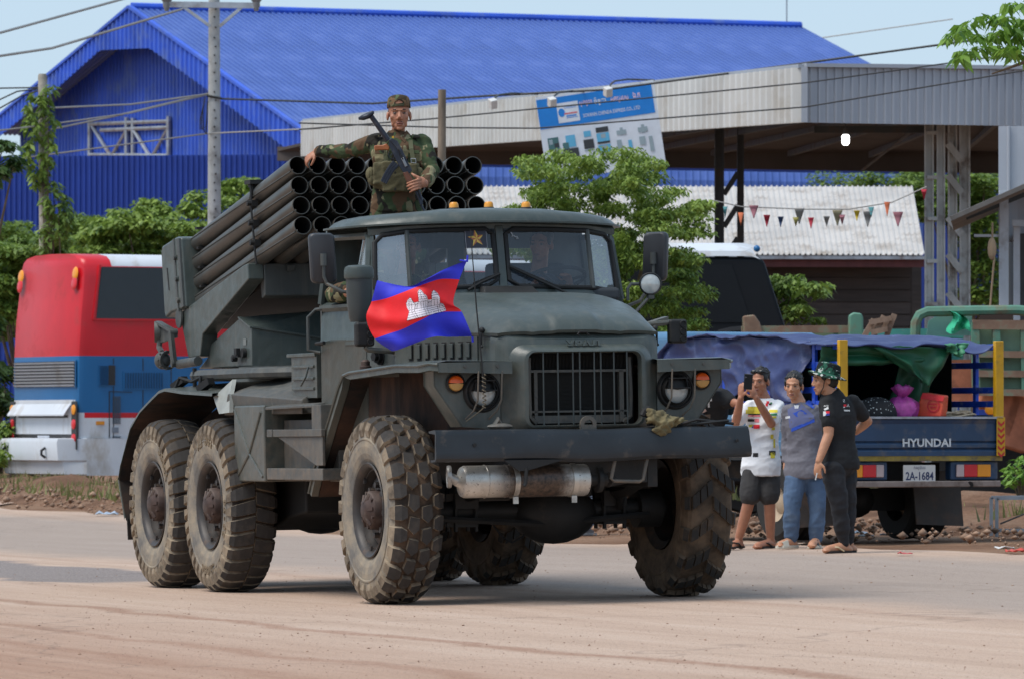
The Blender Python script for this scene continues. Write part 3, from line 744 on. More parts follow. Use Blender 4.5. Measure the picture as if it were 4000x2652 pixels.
mb = MB(); mb.bar(at(2230, 500, kD), at(2470, 405, kD), .06, .09); mb.build('rafter', M_steel, ki, M=KI)
for vx, wv, t_, d in ((2318, .10, 440, kD), (2348, .07, 520, kD+.6)):
    p = at(vx, t_, d); mb = MB(); z0 = G(p.x, d); mb.box((p.x, p.y, (p.z+z0)/2), (wv, wv, p.z-z0)); mb.build('post', M_wp, ki, M=KI)
mb = MB(); p, q = at(2338, 516, kD+.5), at(2480, 516, kD+.5); mb.bar(p, q, .05, .07); p, q = at(2250, 545, kD), at(2320, 545, kD); mb.bar(p, q, .03, .03); mb.build('beam', M_wp, ki, M=KI)
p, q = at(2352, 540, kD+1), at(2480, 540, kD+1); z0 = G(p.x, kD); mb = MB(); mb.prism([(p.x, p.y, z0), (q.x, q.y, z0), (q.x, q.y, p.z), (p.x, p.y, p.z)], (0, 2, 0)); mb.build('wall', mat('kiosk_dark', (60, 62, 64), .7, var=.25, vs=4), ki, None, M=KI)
p, q = at(2306, 292, kD+1.5), at(2480, 292, kD+1.5); r_ = at(2306, 440, kD+1.5)
for i in range(4):
    x0, x1 = p.x+(q.x-p.x)*i/4, p.x+(q.x-p.x)*(i+1)/4; mb = MB(); pr = [(x0, 0), (x0+(x1-x0)*.45, .01), (x0+(x1-x0)*.5, .04), (x0+(x1-x0)*.58, .04), (x0+(x1-x0)*.62, 0), (x1, 0)]
    mb.loft([[Vector((x, p.y-h, p.z)) for x, h in pr], [Vector((x, p.y-h, r_.z-.6)) for x, h in pr]], False, False); mb.build('wall_sheet', M_fasR, ki, None, M=KI)
# rope hanging with a tied rag
rp = empty('hanging_rope', Tr(*at(2290, 545, 63)), 'frayed rope with a rag knotted on it hanging beside the kiosk post', 'rope'); PI_ = rp.matrix_world.inverted()
mb = MB(); mb.tube([at(2292, 515, 63), at(2292, 545, 63), at(2296, 600, 63), at(2290, 670, 63), at(2286, 720, 63)], .013, 6); mb.ball(at(2291, 575, 63), (.05, .04, .13), 8, 6); mb.build('rope', mat('rope_tan', (150, 128, 104), .9), rp, M=PI_)

# ============================================================ POLES AND WIRES
M_conc = mat('pole_concrete', (168, 168, 166), .85, var=.12, vs=3, dust=(120, 116, 112), da=.3, ds=4, bmp=.15)
po = empty('utility_pole', Tr(*at(495, 1000, 90)), 'tall pale concrete power pole with a steel crossarm', 'power pole'); PO = po.matrix_world.inverted()
mb = MB(); a, b = at(494.5, -120, 90), at(495.5, 1000, 90); b.z = G(b.x, 90); mb.tube([b, a], [.125, .085], 20); mb.build('shaft', M_conc, po, M=PO)
mb = MB()
for k in range(26):
    y = 20+k*21+random.random()*6; p = at(496 if k % 2 else 499, y, 90); mb.cyl(p+Vector((0, -.118, 0)), p+Vector((0, -.085, 0)), .014, n=8)
h_ = mb.build('bolt_hole', M_bore_ if 'M_bore_' in globals() else plain('hole_dark', (60, 60, 60), .9), po, M=PO); h_['kind'] = 'stuff'
mb = MB(); mb.bar(at(380, 11, 89.8), at(598, 14, 89.8), .07, .09); mb.build('crossarm', M_galv, po, M=PO)
for x0, x1 in ((420, 486), (562, 507)):
    mb = MB(); mb.bar(at(x0, 14, 89.8), at(x1, 62, 89.8), .05, .05); mb.build('brace', M_galv, po, M=PO)
for x in (385, 592):
    mb = MB(); p = at(x, 12, 89.8); mb.lathe([(.03, -.1), (.06, -.02), (.06, .04), (.09, .08), (.05, .12), (.08, .16), (.04, .26)], p, (0, 0, 1), 12, True); mb.build('insulator', plain('insulator_grey', (120, 120, 122), .3), po, M=PO)
mb = MB(); mb.tube([at(478, 222, 89.9), at(512, 228, 89.9)], .02, 6)
for k in range(3): mb.tube([at(474, 225, 89.8), at(468-3*k, 255+k*12, 89.7), at(470-4*k, 300, 89.7), at(476, 310-k*8, 89.7), at(480, 235, 89.8)], .009, 5)
mb.build('cable_coil', M_blk_ if 'M_blk_' in globals() else plain('cable_black', (30, 30, 32), .7), po, M=PO)
p2 = empty('utility_pole', Tr(*at(107, 900, 86)), 'old weathered concrete pole overgrown with a green creeper', 'power pole'); P2 = p2.matrix_world.inverted()
mb = MB(); a, b = at(98, 176, 86), at(110, 950, 86); b.z = G(b.x, 86); mb.tube([b, a, a+Vector((0, 0, .03))], [.10, .068, .055], 16); mb.build('shaft', mat('old_concrete', (150, 144, 134), .9, var=.25, vs=4, dust=(110, 104, 92), da=.5, bmp=.3), p2, M=P2)
wp = empty('wooden_post', Tr(*at(1019, 800, 64)), 'weathered round timber post rising behind the rocket tubes', 'post'); WP = wp.matrix_world.inverted()
mb = MB(); a, b = at(1021, 208, 64), at(1017, 800, 64); b.z = G(b.x, 64); mb.tube([b, b.lerp(a, .3)+Vector((.01, 0, 0)), b.lerp(a, .7), a], [.05, .048, .047, .045], 12); mb.build('shaft', mat('grey_timber', (122, 108, 94), .9, var=.35, vs=5, scale=(3, 3, .5), bmp=.4), wp, M=WP)
M_wire = plain('wire_black', (38, 40, 44), .6); M_wireg = plain('wire_grey', (146, 142, 138), .5)
def wire(pts, r, lab, m=M_wire, sag=0.0):
    P = []
    for i in range(len(pts)-1):
        a, b = at(*pts[i]), at(*pts[i+1])
        for k in range(12):
            t = k/12; q = a.lerp(b, t); q.z -= sag*4*t*(1-t); P.append(q)
    P.append(at(*pts[-1]))
    mb = MB(); mb.tube(P, r, 5); o = mb.build('wire', m); tag(o, lab, 'wire', 'overhead wires')
wire([(-20, 82, 86), (300, -6, 92)], .021, 'thick pale wire crossing the top left corner of the sky', M_wireg)
wire([(-20, 133, 86), (120, 112, 87.5), (420, 22, 91)], .021, 'pale wire running up to the power pole crossarm', M_wireg)
wire([(115, 300, 86), (260, 270, 88), (480, 217, 90)], .016, 'grey wire slanting down from power pole to creeper pole', M_wireg)
wire([(115, 250, 86), (300, 242, 88), (480, 218, 90)], .015, 'topmost thin wire between creeper pole and power pole', M_wireg)
wire([(-10, 303, 84), (100, 290, 86), (300, 262, 88), (480, 219, 90)], .013, 'wire sagging in front of the blue gable past the creeper pole', M_wireg)
wire([(512, 229, 90), (860, 240, 84), (1130, 222, 80), (1400, 208, 79.5), (1700, 168, 79), (2365, 78, 78)], .016, 'black cable running from power pole along the sign top')
wire([(20, 370, 86), (480, 309, 90), (740, 297, 85)], .013, 'thin wire passing the lower part of the power pole', M_wireg)
wire([(690, 300, 74), (1000, 275, 74), (1860, 192, 74), (2400, 118, 74)], .010, 'thin black wire across the middle of the pale fascia')
wire([(690, 285, 73), (1050, 296, 73), (1240, 297, 73), (1860, 248, 73), (2400, 158, 73)], .010, 'lowest black wire crossing the sign and grey fascia')
wire([(1900, 88, 120), (2200, 45, 118)], .012, 'faint thin wire in the sky above the warehouse end', M_wireg)
wire([(-20, 205, 86), (96, 203, 86)], .012, 'short thin wire ending at the creeper pole top')
wire([(-20, 240, 86), (40, 212, 86), (98, 205, 86)], .012, 'second short wire sagging to the creeper pole top')
wire([(-20, 262, 86), (50, 222, 86), (99, 207, 86)], .012, 'lowest short wire rising to the creeper pole top')

# ============================================================ BUS AT THE LEFT
M_bred = mat('bus_red', (198, 20, 34), .35, var=.12, vs=1.2, dust=(170, 60, 60), da=.25, ds=1.6); M_bblue = mat('bus_blue', (24, 98, 152), .4, var=.08, vs=1.5); M_bwhite = mat('bus_white', (204, 208, 214), .4, var=.06, vs=2, dust=(168, 160, 150), da=.3, ds=2.2, scale=(1, 1, .5))
M_bgl = plain('bus_window', (28, 32, 38), .12); M_bblk = plain('bus_black', (44, 42, 42), .5)
bD = 82.0; hv = Vector((.888, .46, 0)); rv = Vector((hv.y, -hv.x, 0))
c0 = at(180, 1000, bD); c0 = Vector((c0.x, c0.y, 0)); bo = c0-rv*1.25
BM = Matrix((hv, -rv, Vector((0, 0, 1)))).transposed().to_4x4(); BM.translation = bo       # x forward, y left, z up
bus = empty('bus', BM, 'red, blue and white coach seen from its rear corner', 'bus')
zb_ = lambda v: 1.168+(974.4-v)*K/FPX*bD
BW = 1.25; BL = 9.0
def bus_body():
    mb = MB(); zs = [.46, .60, zb_(1002), zb_(964), zb_(952), zb_(922), zb_(821), zb_(738), zb_(640), zb_(614), zb_(600), zb_(590), zb_(584), zb_(582)]
    ins = [.0, 0, 0, 0, 0, 0, 0, 0, 0.03, .06, .12, .25, .55, 1.25]
    xs = [(0.0, .10), (.03, .03), (.10, .0), (.55, .0), (1.15, 0), (BL-.2, 0), (BL, .1)]
    rings = []
    def ring(x, e):
        L = []
        for z, i in zip(zs, ins):
            lean = .10*sstep(2.2, 3.4, z) if x < .2 else 0
            L.append(Vector((x+lean, -(BW-min(i, 1.24)-e), z)))
        return L+[Vector((p.x, -p.y, p.z)) for p in L[::-1]]
    R = [ring(x, e) for x, e in xs]; nz = len(zs); n = len(R[0])
    for i in range(len(R)-1):
        for k in range(n):
            k2 = (k+1) % n; z = (R[i][k].z+R[i][k2].z)/2; x = (xs[i][0]+xs[i+1][0])/2
            if z < zs[3]: m = 2
            elif z < zs[4]: m = 0 if x > .1 else 2
            elif z < zs[6]: m = 1
            elif z > zs[9] and x > .8: m = 2
            else: m = 0
            mb.cur = m; o = len(mb.v); mb.v += [R[i][k], R[i][k2], R[i+1][k2], R[i+1][k]]; mb.f.append([o, o+1, o+2, o+3]); mb.m.append(m)
    for e, rg in ((0, R[0]), (1, R[-1])):
        for k in range(nz-1):
            a, b, c, d = rg[k], rg[k+1], rg[n-2-k], rg[n-1-k]; z = (a.z+b.z)/2
            m = 2 if z < zs[5] else (1 if z < zs[6] else 0)
            o = len(mb.v); mb.v += [a, b, c, d]; mb.f.append([o, o+1, o+2, o+3]); mb.m.append(m)
    return mb
mbq = bus_body(); bb = mbq.build('body', [M_bred, M_bblue, M_bwhite], bus, smooth=40)
bm = bmesh.new(); bm.from_mesh(bb.data); bmesh.ops.remove_doubles(bm, verts=bm.verts, dist=.001); bmesh.ops.recalc_face_normals(bm, faces=bm.faces); bm.to_mesh(bb.data); bm.free(); bb.data.shade_smooth(); bb.data.set_sharp_from_angle(angle=R_(40))
SY = -BW-.004
def onside(vx):     # distance along the bus of a photo column on its near side
    lo, hi = 0, 9
    for _ in range(40):
        m = (lo+hi)/2; P = BM @ Vector((m, -BW, 1.5))
        if vproj(P)[0] < vx: lo = m
        else: hi = m
    return lo
xw0, xw1 = onside(236), onside(222)
mb = MB(); mb.prism([(xw1, SY, zb_(736)), (BL-.6, SY, zb_(736)), (BL-.6, SY+.03, zb_(616)), (xw0, SY+.03, zb_(616))], (0, .01, 0)); mb.build('window', M_bgl, bus, None)
mb = MB(); mb.bar((xw1-.05, SY, zb_(738)), (BL-.6, SY, zb_(738)), .03, .03); mb.bar((xw1-.05, SY, zb_(738)), (xw0-.03, SY+.03, zb_(612)), .03, .05); mb.build('window_trim', M_bred, bus)
zc = lambda y: zb_((960+y/1.668)/K); sx = lambda x: onside((x/1.668)/K)
def sidebox(name, x0, x1, y0, y1, m, d=.012): mb = MB(); mb.prism([(sx(x0), SY, zc(y1)), (sx(x1), SY, zc(y1)), (sx(x1), SY, zc(y0)), (sx(x0), SY, zc(y0))], (0, -d, 0)); return mb.build(name, m, bus, None)
g1 = sidebox('vent_grille', 640, 755, 770, 910, M_bblue, .01)
mb = MB()
for k in range(6): x = 648+k*10; mb.prism([(sx(x), SY-.011, zc(905)), (sx(x+4), SY-.011, zc(905)), (sx(x+4), SY-.011, zc(778)), (sx(x), SY-.011, zc(778))], (0, -.012, 0))
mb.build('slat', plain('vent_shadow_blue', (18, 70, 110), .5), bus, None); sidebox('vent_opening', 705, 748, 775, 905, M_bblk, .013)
g2 = sidebox('vent_grille', 800, 1080, 812, 935, M_bblue, .01)
for k in range(15):
    mb = MB(); x = 812+k*17; mb.prism([(sx(x), SY-.011, zc(925)), (sx(x+6), SY-.011, zc(925)), (sx(x+6), SY-.011, zc(822)), (sx(x), SY-.011, zc(822))], (0, -.012, 0)); mb.build('slat', MATS['vent_shadow_blue'], bus, None)
for y0, y1 in ((978, 1160), (1238, 1415)):
    mb = MB()
    for k in range(22): y = y0+(y1-y0)*k/22; mb.prism([(sx(732), SY, zc(y+4)), (sx(784), SY, zc(y+4)), (sx(784), SY, zc(y)), (sx(732), SY, zc(y))], (0, -.012, 0))
    mb.build('louvre', plain('louvre_grey', (70, 84, 100), .5), bus, None)
sidebox('side_marker', 625, 678, 1140, 1163, M_bam_ if 'M_bam_' in globals() else plain('bus_amber', (220, 140, 30), .3)); sidebox('lock', 730, 770, 1180, 1215, plain('lock_grey', (120, 128, 140), .4))
mb = MB(); mb.bar((sx(712), SY, zc(1460)), (sx(712), SY, zc(945)), .012, .008); mb.bar((sx(712), SY, zc(945)), (sx(860), SY, zc(950)), .012, .008); mb.build('hatch_seam', M_bblk, bus)
RX = -.004
for vx in (262, 330, 395):
    x = onside(vx); mb = MB(); mb.bar((x, SY+.001, .5), (x, SY+.001, zb_(826)), .012, .004, (0, 1, 0)); mb.build('panel_seam', M_bblk, bus)
def rearv(x): return 1.25*.98*(1-2*(x-75)/(470-75))      # crop column -> y on the rear face
def rearbox(name, x0, x1, y0, y1, m, d=.012, px=0.0):
    mb = MB(); mb.prism([(RX+px, rearv(x0), zc(y1)), (RX+px, rearv(x1), zc(y1)), (RX+px, rearv(x1), zc(y0)), (RX+px, rearv(x0), zc(y0))], (-d, 0, 0)); return mb.build(name, m, bus, None)
rearbox('louvre_frame', 92, 464, 740, 920, M_bblue, .008)
for k in range(8):
    mb = MB(); y = 750+k*21; mb.prism([(RX-.01, rearv(97), zc(y+14)), (RX-.01, rearv(460), zc(y+14)), (RX-.035, rearv(460), zc(y+3)), (RX-.035, rearv(97), zc(y+3))], (-.008, 0, 0)); mb.build('louvre_slat', M_bwhite, bus, None)
rearbox('louvre_back', 97, 460, 748, 916, M_bblk, .004, -.006)
rearbox('engine_lid', 95, 450, 1000, 1225, M_bwhite, .012)
mb = MB(); mb.prism([(RX-.02, rearv(95), zc(1035)), (RX-.02, rearv(440), zc(1035)), (RX-.13, rearv(440), zc(1105)), (RX-.13, rearv(95), zc(1105))], (0, 0, .02)); mb.build('flap', M_bwhite, bus, None)
rearbox('flap_gap', 120, 420, 1100, 1118, M_bblk, .016)
rearbox('rear_panel', 80, 450, 1225, 1325, M_bblk, .012)
rearbox('number_plate', 240, 310, 1235, 1318, plain('plate_white', (206, 210, 220), .5), .02)
M_tam = plain('tail_amber', (236, 150, 30), .3); M_trd = plain('tail_red', (210, 40, 46), .3)
for s, xx in ((-1, 477), (1, 70)):
    mb = MB(); y = -s*-1.0; yy = -1.16 if s < 0 else 1.16
    mb.prism([(-.012, yy-.11, zc(1325)), (-.012, yy+.09, zc(1325)), (-.012, yy+.09, zc(1010)), (-.012, yy-.11, zc(1010))], (-.02, 0, 0))
    cl_ = mb.build('lamp_cluster', M_bblk, bus, bev=.01)
    for yc, m in ((1065, M_tam), (1160, M_trd), (1255, M_trd)):
        mb = MB(); mb.lathe([(.075, 0), (.07, .015), (.03, .025), (0, .027)], (-.03, yy-.01, zc(yc)), (-1, 0, 0), 18); mb.build('tail_lamp', m, cl_)
    for yc, m in ((180, M_tam), (245, M_trd)):
        mb = MB(); mb.lathe([(.10, 0), (.085, .012), (.04, .016), (0, .017)], (.052 if yc < 200 else .035, yy*.88, zc(yc)), (-1, 0, 0.1), 18); o = mb.build('marker_lamp', m, bus)
mb = MB()
rg = []
for z, d in ((.40, .02), (.42, .10), (.60, .13), (.62, .20), (.88, .22), (.93, .20), (.94, .02)):
    rg.append([Vector((.9, -BW-.03, z)), Vector((.12, -BW-.05, z)), Vector((-.06-d, -BW+.12, z)), Vector((-.12-d, 0, z)), Vector((-.06-d, BW-.12, z)), Vector((.12, BW+.05, z)), Vector((.9, BW+.03, z))])
mb.loft(rg, False, False); mb.loft([[p+Vector((.08, 0, 0)) for p in rg[-1]], rg[-1]], False, False); mb.build('rear_bumper', M_bwhite, bus, smooth=30)
for y in (-.75, .75):
    mb = MB(); mb.tube([(-.30, y, .80), (-.36, y, .76), (-.36, y, .70), (-.30, y, .66)], .02, 6); mb.build('tow_eye', M_bblk, bus)
for x in (2.6, 7.0):
    for s in (-1, 1):
        mb = MB(); mb.lathe([(.0, -.14), (.30, -.14), (.45, -.13), (.48, -.08), (.48, .08), (.45, .13), (.28, .14), (.2, .05), (0, .05)], (x, s*1.05, .30+.2), (0, s, 0), 26); mb.build('wheel', M_blk2 if 'M_blk2' in globals() else plain('tyre_black', (36, 35, 34), .85), bus)

# ============================================================ DARK COACH BEHIND THE TREE
cD = 66; co = empty('coach', Tr(*at(1690, 900, cD)), 'dark coach with a white roof and raked black windscreen behind the tree', 'bus'); CO = co.matrix_world.inverted()
M_cblk = plain('coach_black', (20, 23, 28), .6, spec=.25); M_cwin = plain('coach_glass', (17, 20, 25), .45, spec=.3)
ol = [(1300, 594), (1752, 594), (1764, 600), (1815, 758), (1818, 900), (1300, 900)]
mb = MB(); pts = [at(x, y, cD) for x, y in ol]; z0 = G(3, 66)+.35
pts[-1].z = z0; pts[-2].z = z0; mb.prism(pts, (0.06, 2.4, 0)); mb.build('body', M_cblk, co, bev=.05, M=CO)
mb = MB(); mb.loft([[at(1300, 592, cD-.02), at(1735, 592, cD-.02), at(1757, 600, cD-.02)], [at(1300, 580, cD), at(1720, 580, cD), at(1746, 592, cD)], [at(1300, 563, cD+.4), at(1690, 563, cD+.4), at(1735, 572, cD+.4)], [at(1300, 562, cD+2), at(1720, 562, cD+2), at(1765, 572, cD+2)]], False, False); mb.build('roof', M_bwhite, co, None, M=CO)
mb = MB(); mb.prism([at(1420, 612, cD-.012), at(1690, 612, cD-.012), at(1735, 745, cD-.012), at(1420, 745, cD-.012)], (0, .01, 0)); mb.build('window', M_cwin, co, None, M=CO)
mb = MB(); mb.tube([at(1660, 772, cD-.3), at(1690, 765, cD-.3), at(1730, 762, cD-.3)], .05, 8); mb.build('wiper', M_cblk, co, M=CO)
mb = MB(); mb.ball(at(1748, 575, cD), .04, 8, 6); mb.build('marker_lamp', M_bblue, co, M=CO)
for x in (1500, 1770):
    p = at(x, 900, cD); mb = MB(); mb.lathe([(0, -.14), (.45, -.13), (.48, 0), (.45, .13), (0, .14)], (p.x-.2, p.y+.3, G(p.x, p.y)+.48), (0, 1, 0), 22); mb.build('wheel', MATS['tyre_black'], co, M=CO)

# ============================================================ GREEN TIPPER TRUCK AT THE RIGHT
gD = 60; gt = empty('tipper_truck', Tr(*at(2150, 1000, gD)), 'old tipper truck with a rusty green panelled bed', 'truck'); GT = gt.matrix_world.inverted()
M_grn = mat('green_bed', (84, 128, 108), .6, var=.2, vs=3, dust=(122, 92, 70), da=.45, ds=4, objvar=.08); M_grnl = mat('green_panel', (122, 150, 126), .6, var=.18, vs=3, dust=(128, 100, 78), da=.3, ds=5, objvar=.1); M_ruu = mat('rusty_rail', (128, 102, 84), .8, var=.3, vs=6, dust=(90, 130, 110), da=.4, ds=6)
M_teal = mat('teal_bed', (60, 138, 128), .55, var=.2, vs=3, dust=(150, 130, 110), da=.25, ds=5); M_oran = mat('orange_chassis', (170, 104, 74), .7, var=.3, vs=5, dust=(80, 60, 50), da=.4)
def gq(name, pts, m, d=.05, Dd=0.0, bev=0): mb = MB(); mb.prism([at(x, y, gD+Dd) for x, y in pts], (0, d, 0)); return mb.build(name, m, gt, None if not bev else 35, bev=bev, M=GT)
def gbar(name, a, b, w_, h_, m, Dd=0.0): mb = MB(); mb.bar(at(*a, gD+Dd), at(*b, gD+Dd), w_, h_); return mb.build(name, m, gt, M=GT)
gq('side_panel', [(2250, 755), (2460, 757), (2460, 905), (2256, 905)], M_grnl, .05, .1)
for y in (750, 817, 862, 905): gbar('rail', (2246, y), (2460, y+2), .10, .07 if y > 760 else .10, M_ruu, .0)
for x in (2252, 2300, 2365, 2430): gbar('stake', (x, 745), (x+2, 905), .08, .12, M_grn, .02)
gq('side_panel', [(1715, 768), (1975, 766), (1975, 830), (1715, 830)], M_grnl, .05, 1.2)
gbar('rail', (1712, 762), (1975, 760), .10, .08, M_ruu, 1.1)
for x in (1765, 1820, 1875, 1930): gbar('stake', (x, 765), (x, 830), .05, .06, M_grn, 1.1)
gq('end_post', [(1962, 728), (1972, 722), (1990, 724), (1994, 735), (1994, 830), (1958, 830)], M_grn, .25, .9, .02)
gq('end_post', [(1716, 730), (1742, 727), (1755, 745), (1770, 800), (1718, 800)], M_ruu, .25, 1.0, .02)
gq('front_wall', [(1985, 770), (2225, 766), (2225, 840), (1985, 840)], M_teal, .06, 1.6)
gbar('rail', (1985, 772), (2225, 768), .08, .10, M_teal, 1.5)
for x in (2050, 2110, 2170): gbar('stake', (x, 770), (x, 830), .06, .06, M_teal, 1.5)
mb = MB(); mb.tube([at(x, y, gD+.4) for x, y in ((2113, 790), (2115, 745), (2124, 728), (2142, 720), (2255, 718), (2350, 717), (2400, 722))], .055, 8); mb.build('head_board_frame', M_grn, gt, M=GT)
gq('head_board', [(2140, 775), (2144, 742), (2160, 732), (2245, 730), (2245, 775)], mat('pale_teal', (120, 176, 166), .6, var=.2, vs=3), .04, .5)
gq('head_board', [(2262, 728), (2340, 726), (2340, 746), (2262, 748)], M_board_dk if 'M_board_dk' in globals() else plain('brown_board', (62, 44, 36), .8), .04, .35)
mb = MB()
mb.grid(lambda u, v: at(2193+u*62*v**.6+8*math.sin(v*5), 718+v*48+6*math.sin(u*7)*v, gD+.3+.08*math.sin(u*9+v*3)), 10, 8); mb.build('torn_net', plain('net_green', (50, 176, 134), .7), gt, M=GT)
gq('chassis_rail', [(2262, 915), (2460, 915), (2460, 945), (2262, 945)], M_oran, .2, .3)
for x, y, w_, h_ in ((2285, 925, .25, .2), (2320, 955, .3, .5), (2350, 975, .35, .6)): 
    p = at(x, y, gD+.4); mb = MB(); mb.box(p, (w_, .3, h_), Matrix.Rotation(.3, 3, 'Y')); mb.build('suspension_block', M_oran, gt, bev=.04, M=GT)
p = at(2287, 945, gD+.05); mb = MB(); mb.lathe([(.06, 0), (.05, .03), (0, .04)], p, (0, -1, 0), 14); mb.build('indicator', M_tam, gt, M=GT)
for x in (2390, 2260):
    p = at(x, 1010, gD+1.2); mb = MB(); mb.lathe([(0, -.14), (.35, -.15), (.50, -.12), (.52, 0), (.50, .12), (0, .14)], (p.x, p.y, G(p.x, p.y)+.52), (0, 1, 0), 24); mb.build('wheel', MATS['tyre_black'], gt, M=GT)
mb = MB(); mb.prism([at(1720, 830, gD+1.2), at(2460, 830, gD+.3), at(2460, 930, gD+.3), at(1720, 930, gD+1.2)], (0, .6, 0)); mb.build('subframe', M_oran, gt, None, M=GT)
# wooden frame lying on the green truck
wf_ = empty('wooden_frame', Tr(*at(2015, 770, gD-.3)), 'rough wooden chair-like frame tilted on the green truck bed', 'wooden frame'); WF = wf_.matrix_world.inverted()
M_wd = mat('bare_wood', (142, 118, 100), .8, var=.25, vs=5, scale=(1, 1, .4), dust=(90, 70, 58), da=.3)
for a, b in (((2005, 800), (2042, 730)), ((2038, 802), (2066, 726)), ((1984, 798), (2018, 738)), ((2008, 745), (2060, 735)), ((2012, 768), (2050, 760))):
    mb = MB(); dq = .3 if a[1] > 790 else .37; mb.bar(at(*a, gD-dq), at(*b, gD-dq), .055, .06, (0, 1, 0)); mb.build('wooden_rail', M_wd, wf_, M=WF)
mb = MB(); mb.prism([at(2012, 746, gD-.2), at(2056, 736, gD-.2), at(2050, 758, gD-.2), at(2006, 768, gD-.2)], (0, .03, 0)); mb.build('cross_board', M_wd, wf_, None, M=WF)

# ============================================================ BUNTING
bcols = [('dark_pink_flag', (150, 96, 104)), ('red_flag', (176, 44, 60)), ('navy_flag', (44, 62, 96)), ('grey_flag', (130, 126, 122)), ('olive_flag', (138, 130, 66)), ('yellow_flag', (200, 168, 40)), ('teal_flag', (74, 128, 132)), ('orange_flag', (196, 104, 66)), ('tan_flag', (150, 140, 110))]
names = {'dark_pink_flag': 'dusty pink', 'red_flag': 'red', 'navy_flag': 'navy blue', 'grey_flag': 'grey', 'olive_flag': 'olive', 'yellow_flag': 'yellow', 'teal_flag': 'teal', 'orange_flag': 'orange', 'tan_flag': 'tan'}
bl_ = [(1675, 478, 10, 26, 'teal_flag', 'leftmost beside the tree'), (1741, 475, 22, 30, 'dark_pink_flag', 'next to the dark posts'), (1771, 497, 16, 28, 'red_flag', 'second from the dark posts'), (1803, 501, 14, 24, 'navy_flag', 'between a red and a grey one'), (1846, 482, 24, 36, 'grey_flag', 'large, left of centre'), (1838, 503, 14, 20, 'olive_flag', 'small, under the large grey one'), (1873, 503, 14, 26, 'red_flag', 'in the middle of the string'), (1909, 500, 15, 24, 'grey_flag', 'small, right of the middle red one'), (1934, 486, 24, 36, 'tan_flag', 'large, over the house roof'), (1945, 497, 14, 22, 'dark_pink_flag', 'half hidden behind the tan one'), (1979, 487, 14, 24, 'yellow_flag', 'single bright one'), (2004, 489, 22, 36, 'grey_flag', 'large, beside a teal one'), (2012, 479, 13, 24, 'teal_flag', 'overlapping the large grey one'), (2049, 467, 14, 34, 'orange_flag', 'high narrow one near the lattice column'), (2074, 490, 24, 34, 'dark_pink_flag', 'large, nearest the lattice column'), (2134, 438, 14, 24, 'red_flag', 'highest, in front of the shrubs'), (1711, 492, 13, 30, 'orange_flag', 'hanging on the dark post')]
for x, y, w_, h_, cn, wh_ in bl_:
    m = mat(cn, dict(bcols)[cn], .8, var=.15, vs=8)
    D_ = 69; mb = MB()
    mb.grid(lambda u, v: at(x+(u-.5)*w_*(1-v*.92), y+v*h_, D_+.03*math.sin(v*4+x)), 3, 4)
    o = mb.build('pennant', m); sm = o.modifiers.new('thick', 'SOLIDIFY'); sm.thickness = .004
    tag(o, f'{names[cn]} bunting pennant, {wh_}', 'pennant', 'bunting pennants over the yard')
wire([(1640, 462, 69.1), (1711, 478, 69.1), (1860, 484, 69.1), (1960, 484, 69.1), (2060, 468, 69.1), (2140, 432, 69.1)], .008, 'thin string carrying the coloured pennants', M_wireg)

# ============================================================ TREES AND SHRUBS
M_leafA = leafmat('leaf_mid', (52, 82, 32), (132, 156, 70), .32); M_leafB = leafmat('leaf_light', (58, 90, 34), (146, 168, 78), .32); M_leafC = leafmat('leaf_dark', (40, 66, 34), (84, 110, 56)); M_leafD = leafmat('leaf_glossy', (56, 104, 34), (128, 164, 66))
M_bark = mat('bark', (104, 88, 72), .9, var=.35, vs=8, bmp=.4)
def leaves(clumps, per, ls, seed, droop=.4, flat=.5):
    """clumps: (centre, radii) - leaf-sized folded blades spread through each clump's volume"""
    rg = np.random.RandomState(seed); V = []; 
    for c, r in clumps:
        n = max(4, int(per*(r[0]*r[1]*r[2])**(1/3)/.4))
        d = rg.randn(n, 3); d /= np.linalg.norm(d, axis=1)[:, None]; rad = rg.rand(n, 1)**.45
        p = np.array(c)+d*rad*np.array(r)
        a = rg.rand(n)*2*np.pi; ux = np.stack([np.cos(a), np.sin(a), -droop*rg.rand(n)-.05], 1)
        up = np.stack([rg.randn(n)*flat, rg.randn(n)*flat, np.ones(n)], 1)
        wy = np.cross(up, ux); wy /= np.linalg.norm(wy, axis=1)[:, None]
        s = ls*(.6+.8*rg.rand(n, 1))
        V.append(np.stack([p, p+ux*s*.5+wy*s*.26-np.array([0, 0, .06])*s, p+ux*s-np.array([0, 0, .25])*s*droop, p+ux*s*.5-wy*s*.26-np.array([0, 0, .06])*s], 1).reshape(-1, 3))
    V = np.concatenate(V); F = np.arange(len(V)).reshape(-1, 4)
    return V, F
def plant(name, label, cat, base, clumps, per, ls, m, seed, trunk_r=.06, group=None, stems=None, droop=.4, flat=.5):
    o = empty(name, Tr(*base), label, cat, group); V, F = leaves(clumps, per, ls, seed, droop, flat)
    V = V-np.array(base); c = fastmesh('crown', V, F, m, o)
    mb = MB(); b = Vector((0, 0, 0)); rr = random.Random(seed)
    big = sorted(clumps, key=lambda q: -q[1][0])[:stems or 7]
    top = sum((Vector(q[0]) for q in big), Vector())/len(big)-Vector(base)
    fork = b.lerp(top, .45); fork.z = max(.2, top.z*.4)
    mb.tube([b, b.lerp(fork, .5)+Vector((.04, 0, 0)), fork], [trunk_r*1.3, trunk_r, trunk_r*.8], 8)
    for q in big:
        e = Vector(q[0])-Vector(base); m2 = fork.lerp(e, .55)+Vector((rr.uniform(-.1, .1), 0, .1))
        mb.tube([fork, m2, e], [trunk_r*.6, trunk_r*.35, trunk_r*.12], 6)
    mb.build('trunk', M_bark, o)
    return o
